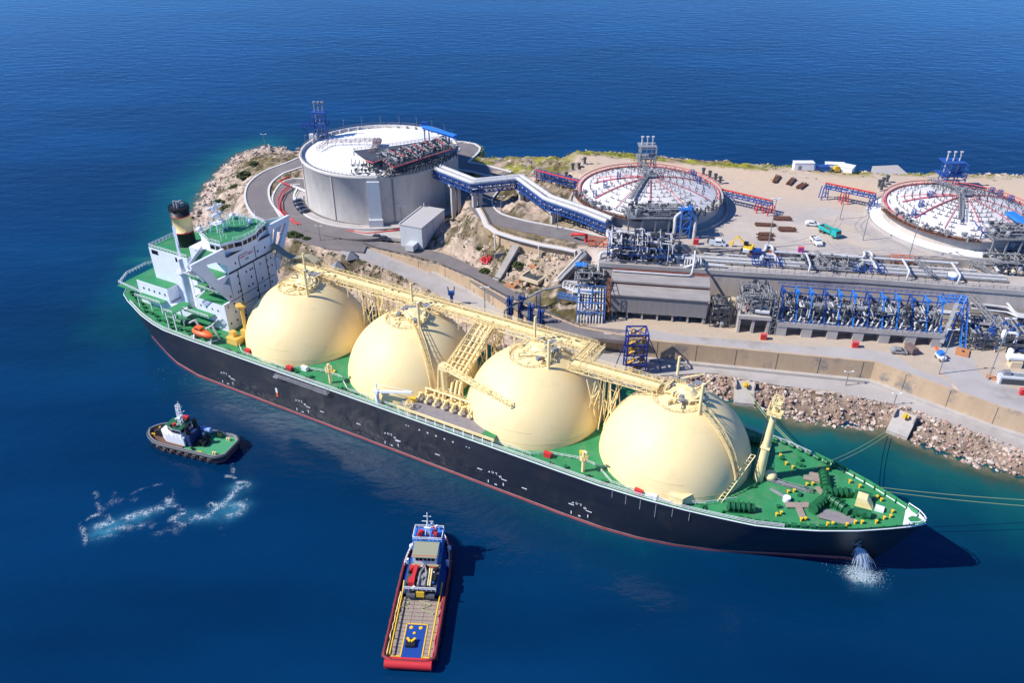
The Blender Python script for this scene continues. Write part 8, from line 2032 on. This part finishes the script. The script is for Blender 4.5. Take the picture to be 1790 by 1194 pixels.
coast_w = [P(u, v) for u, v in ((300, 440), (318, 415), (330, 400), (338, 372), (352, 345), (370, 318), (385, 300), (408, 277), (430, 265), (460, 256), (500, 246))]
for a, b in zip(coast_w, coast_w[1:]):
    for k in range(int(math.dist(a, b) * 5)):
        t = r.random(); inl = abs(r.gauss(0, 11)) - 1; x, y = a[0] + (b[0] - a[0]) * t, a[1] + (b[1] - a[1]) * t; nx, ny = CT[0] - x, CT[1] - 20 - y; L = math.hypot(nx, ny); x += nx / L * inl; y += ny / L * inl
        z = gz(x, y)
        if z > -1 and math.hypot(x - CT[0], y - CT[1]) > 54: boulder(mb, x, y, z, r.uniform(.25, .9) * (1.8 if r.random() < .08 else 1), 1 if r.random() < .6 else 0)
def in_road(x, y, pad=1.0):
    for nm, (pts, hw) in RD.items():
        for p in pts[::2]:
            if abs(p[0] - x) < hw + pad + 3 and math.hypot(p[0] - x, p[1] - y) < hw + pad: return True
    return False
for k in range(1500):      # the rocky slope below the road and the outcrop under the upper road
    if k % 5 < 3: u, v = r.uniform(470, 760), r.uniform(405, 520)
    else: u, v = r.uniform(770, 1000), r.uniform(385, 490)
    p = P(u, v, 8 if k % 5 < 3 else 15); x, y = p[0], p[1]; z = gz(x, y)
    if in_road(x, y) or z < -.5 or z > 21 or math.hypot(x - CT[0], y - CT[1]) < 42 or (k % 5 < 3 and z > 11.5): continue
    if y > fA(x) - 1 and k % 5 < 3 and -58 < x < 33: continue
    boulder(mb, x, y, z, r.uniform(.2, .7) * (1.8 if r.random() < .1 else 1), 1 if k % 5 >= 3 else (0 if r.random() < .6 else 1))
for k in range(1400):      # far shore rubble
    x = r.uniform(-30, 250); y = float(np.interp(x, NEx, NEy)) + r.uniform(-3, 14); z = gz(x, y)
    if z > -1: boulder(mb, x, y, z, r.uniform(.25, .9), 1)
up(mb.build('boulders', [M['rock'], M['wrock']]), kind='stuff')
def clump(mb, x, y, z, s_, h, n, m=0):
    for k in range(n):
        a = r.uniform(0, 6.28); q = s_ * math.sqrt(r.random()); hz = h * (1 - (q / s_) ** 2 * .7) * r.uniform(.35, 1.05)
        c = Vector((x + q * math.cos(a), y + q * math.sin(a), z + hz)); t = Vector((r.uniform(-1, 1), r.uniform(-1, 1), r.uniform(-.4, .8))).normalized(); b = t.cross(Vector((r.uniform(-1, 1), r.uniform(-1, 1), 1))).normalized()
        w = r.uniform(.14, .34) * (.6 + s_ * .25); mb.add([c - t * w, c + b * w * .7, c + t * w, c - b * w * .7], [(0, 1, 2, 3)], m)
scr = MB()
for k in range(2000):       # low scrub on the far verge and on the headland
    if k < 1500: x = r.uniform(-32, 130) if r.random() < .8 else r.uniform(130, 245); y = float(np.interp(x, NEx, NEy)) - abs(r.gauss(2, 8)); ok = mnoise.noise(Vector((x * .05, y * .05, 9))) > -.1
    else: p = P(r.uniform(375, 520), r.uniform(262, 400), 11); x, y = p[0], p[1]; ok = mnoise.noise(Vector((x * .06, y * .06, 2))) > 0
    z = gz(x, y)
    if ok and z > 3 and not in_road(x, y, .5) and math.hypot(x - CT[0], y - CT[1]) > 45: clump(scr, x, y, z - .1, r.uniform(.6, 1.9), r.uniform(.3, .8), 16, 0 if (k < 1500 and r.random() < .62) else 1)
for k in range(1000):
    u, v = (r.uniform(780, 1010), r.uniform(385, 500)) if k % 2 else (r.uniform(500, 760), r.uniform(420, 500)); p = P(u, v, 14 if k % 2 else 9); x, y = p[0], p[1]; z = gz(x, y)
    if not in_road(x, y, .5) and 3 < z < 22 and math.hypot(x - CT[0], y - CT[1]) > 42: clump(scr, x, y, z - .1, r.uniform(.4, 1.2), r.uniform(.3, .8), 26, 1)
up(scr.build('scrub', [M['yleaf'], M['leaf']]), kind='stuff')
sh0 = None
for k, (u, v, z, s1, lab) in enumerate(((428, 313, 11, 3.4, 'dark round shrub on the headland crest'), (412, 330, 9, 2.6, 'dark shrub just below the headland crest'), (382, 352, 7, 3.2, 'dark shrub patch above the white rocks'), (398, 366, 7, 3.0, 'wide dark shrub on the slope above the ship funnel'), (513, 418, 11, 2.6, 'dark shrub beside the tip of the ship bridge wing'), (522, 424, 10, 2.2, 'smaller dark shrub beside the ship bridge wing'), (848, 470, 12, 2.2, 'green bush at the foot of the rock outcrop'), (905, 470, 13, 2.4, 'green bush under the pale rock face'), (880, 440, 17, 2.2, 'dark bush on the rocky hill below the walkway'), (836, 425, 17, 2.4, 'dry bush in the middle of the rocky hill'), (538, 432, 9, 1.8, 'low shrub on the slope below the road junction'), (445, 285, 12, 2.4, 'low shrub near the thin headland pole'))):
    p = P(u, v, z); q = (p[0], p[1], gz(p[0], p[1]) - .2)
    if sh0 is None or k == 6:
        t = thing('shrub', lab, 'shrub', q, 0, 'shrubs on the island'); mb = MB(); clump(mb, 0, 0, 0, 1.0, .95, 420); mb.V = [(a * 1, b * 1, c) for a, b, c in mb.V]; mb.build('crown', M['leaf'], t)
        mb = MB()
        for j in range(5): mb.beam((0, 0, 0), (r.uniform(-.5, .5), r.uniform(-.5, .5), .6), .06)
        mb.build('stem', M['bark'], t); t.scale = (s1, s1, s1 * .75)
        if sh0 is None: sh0 = t
    else: c = dup(sh0, q, r.uniform(0, 6), lab); c.scale = (s1, s1, s1 * .75)
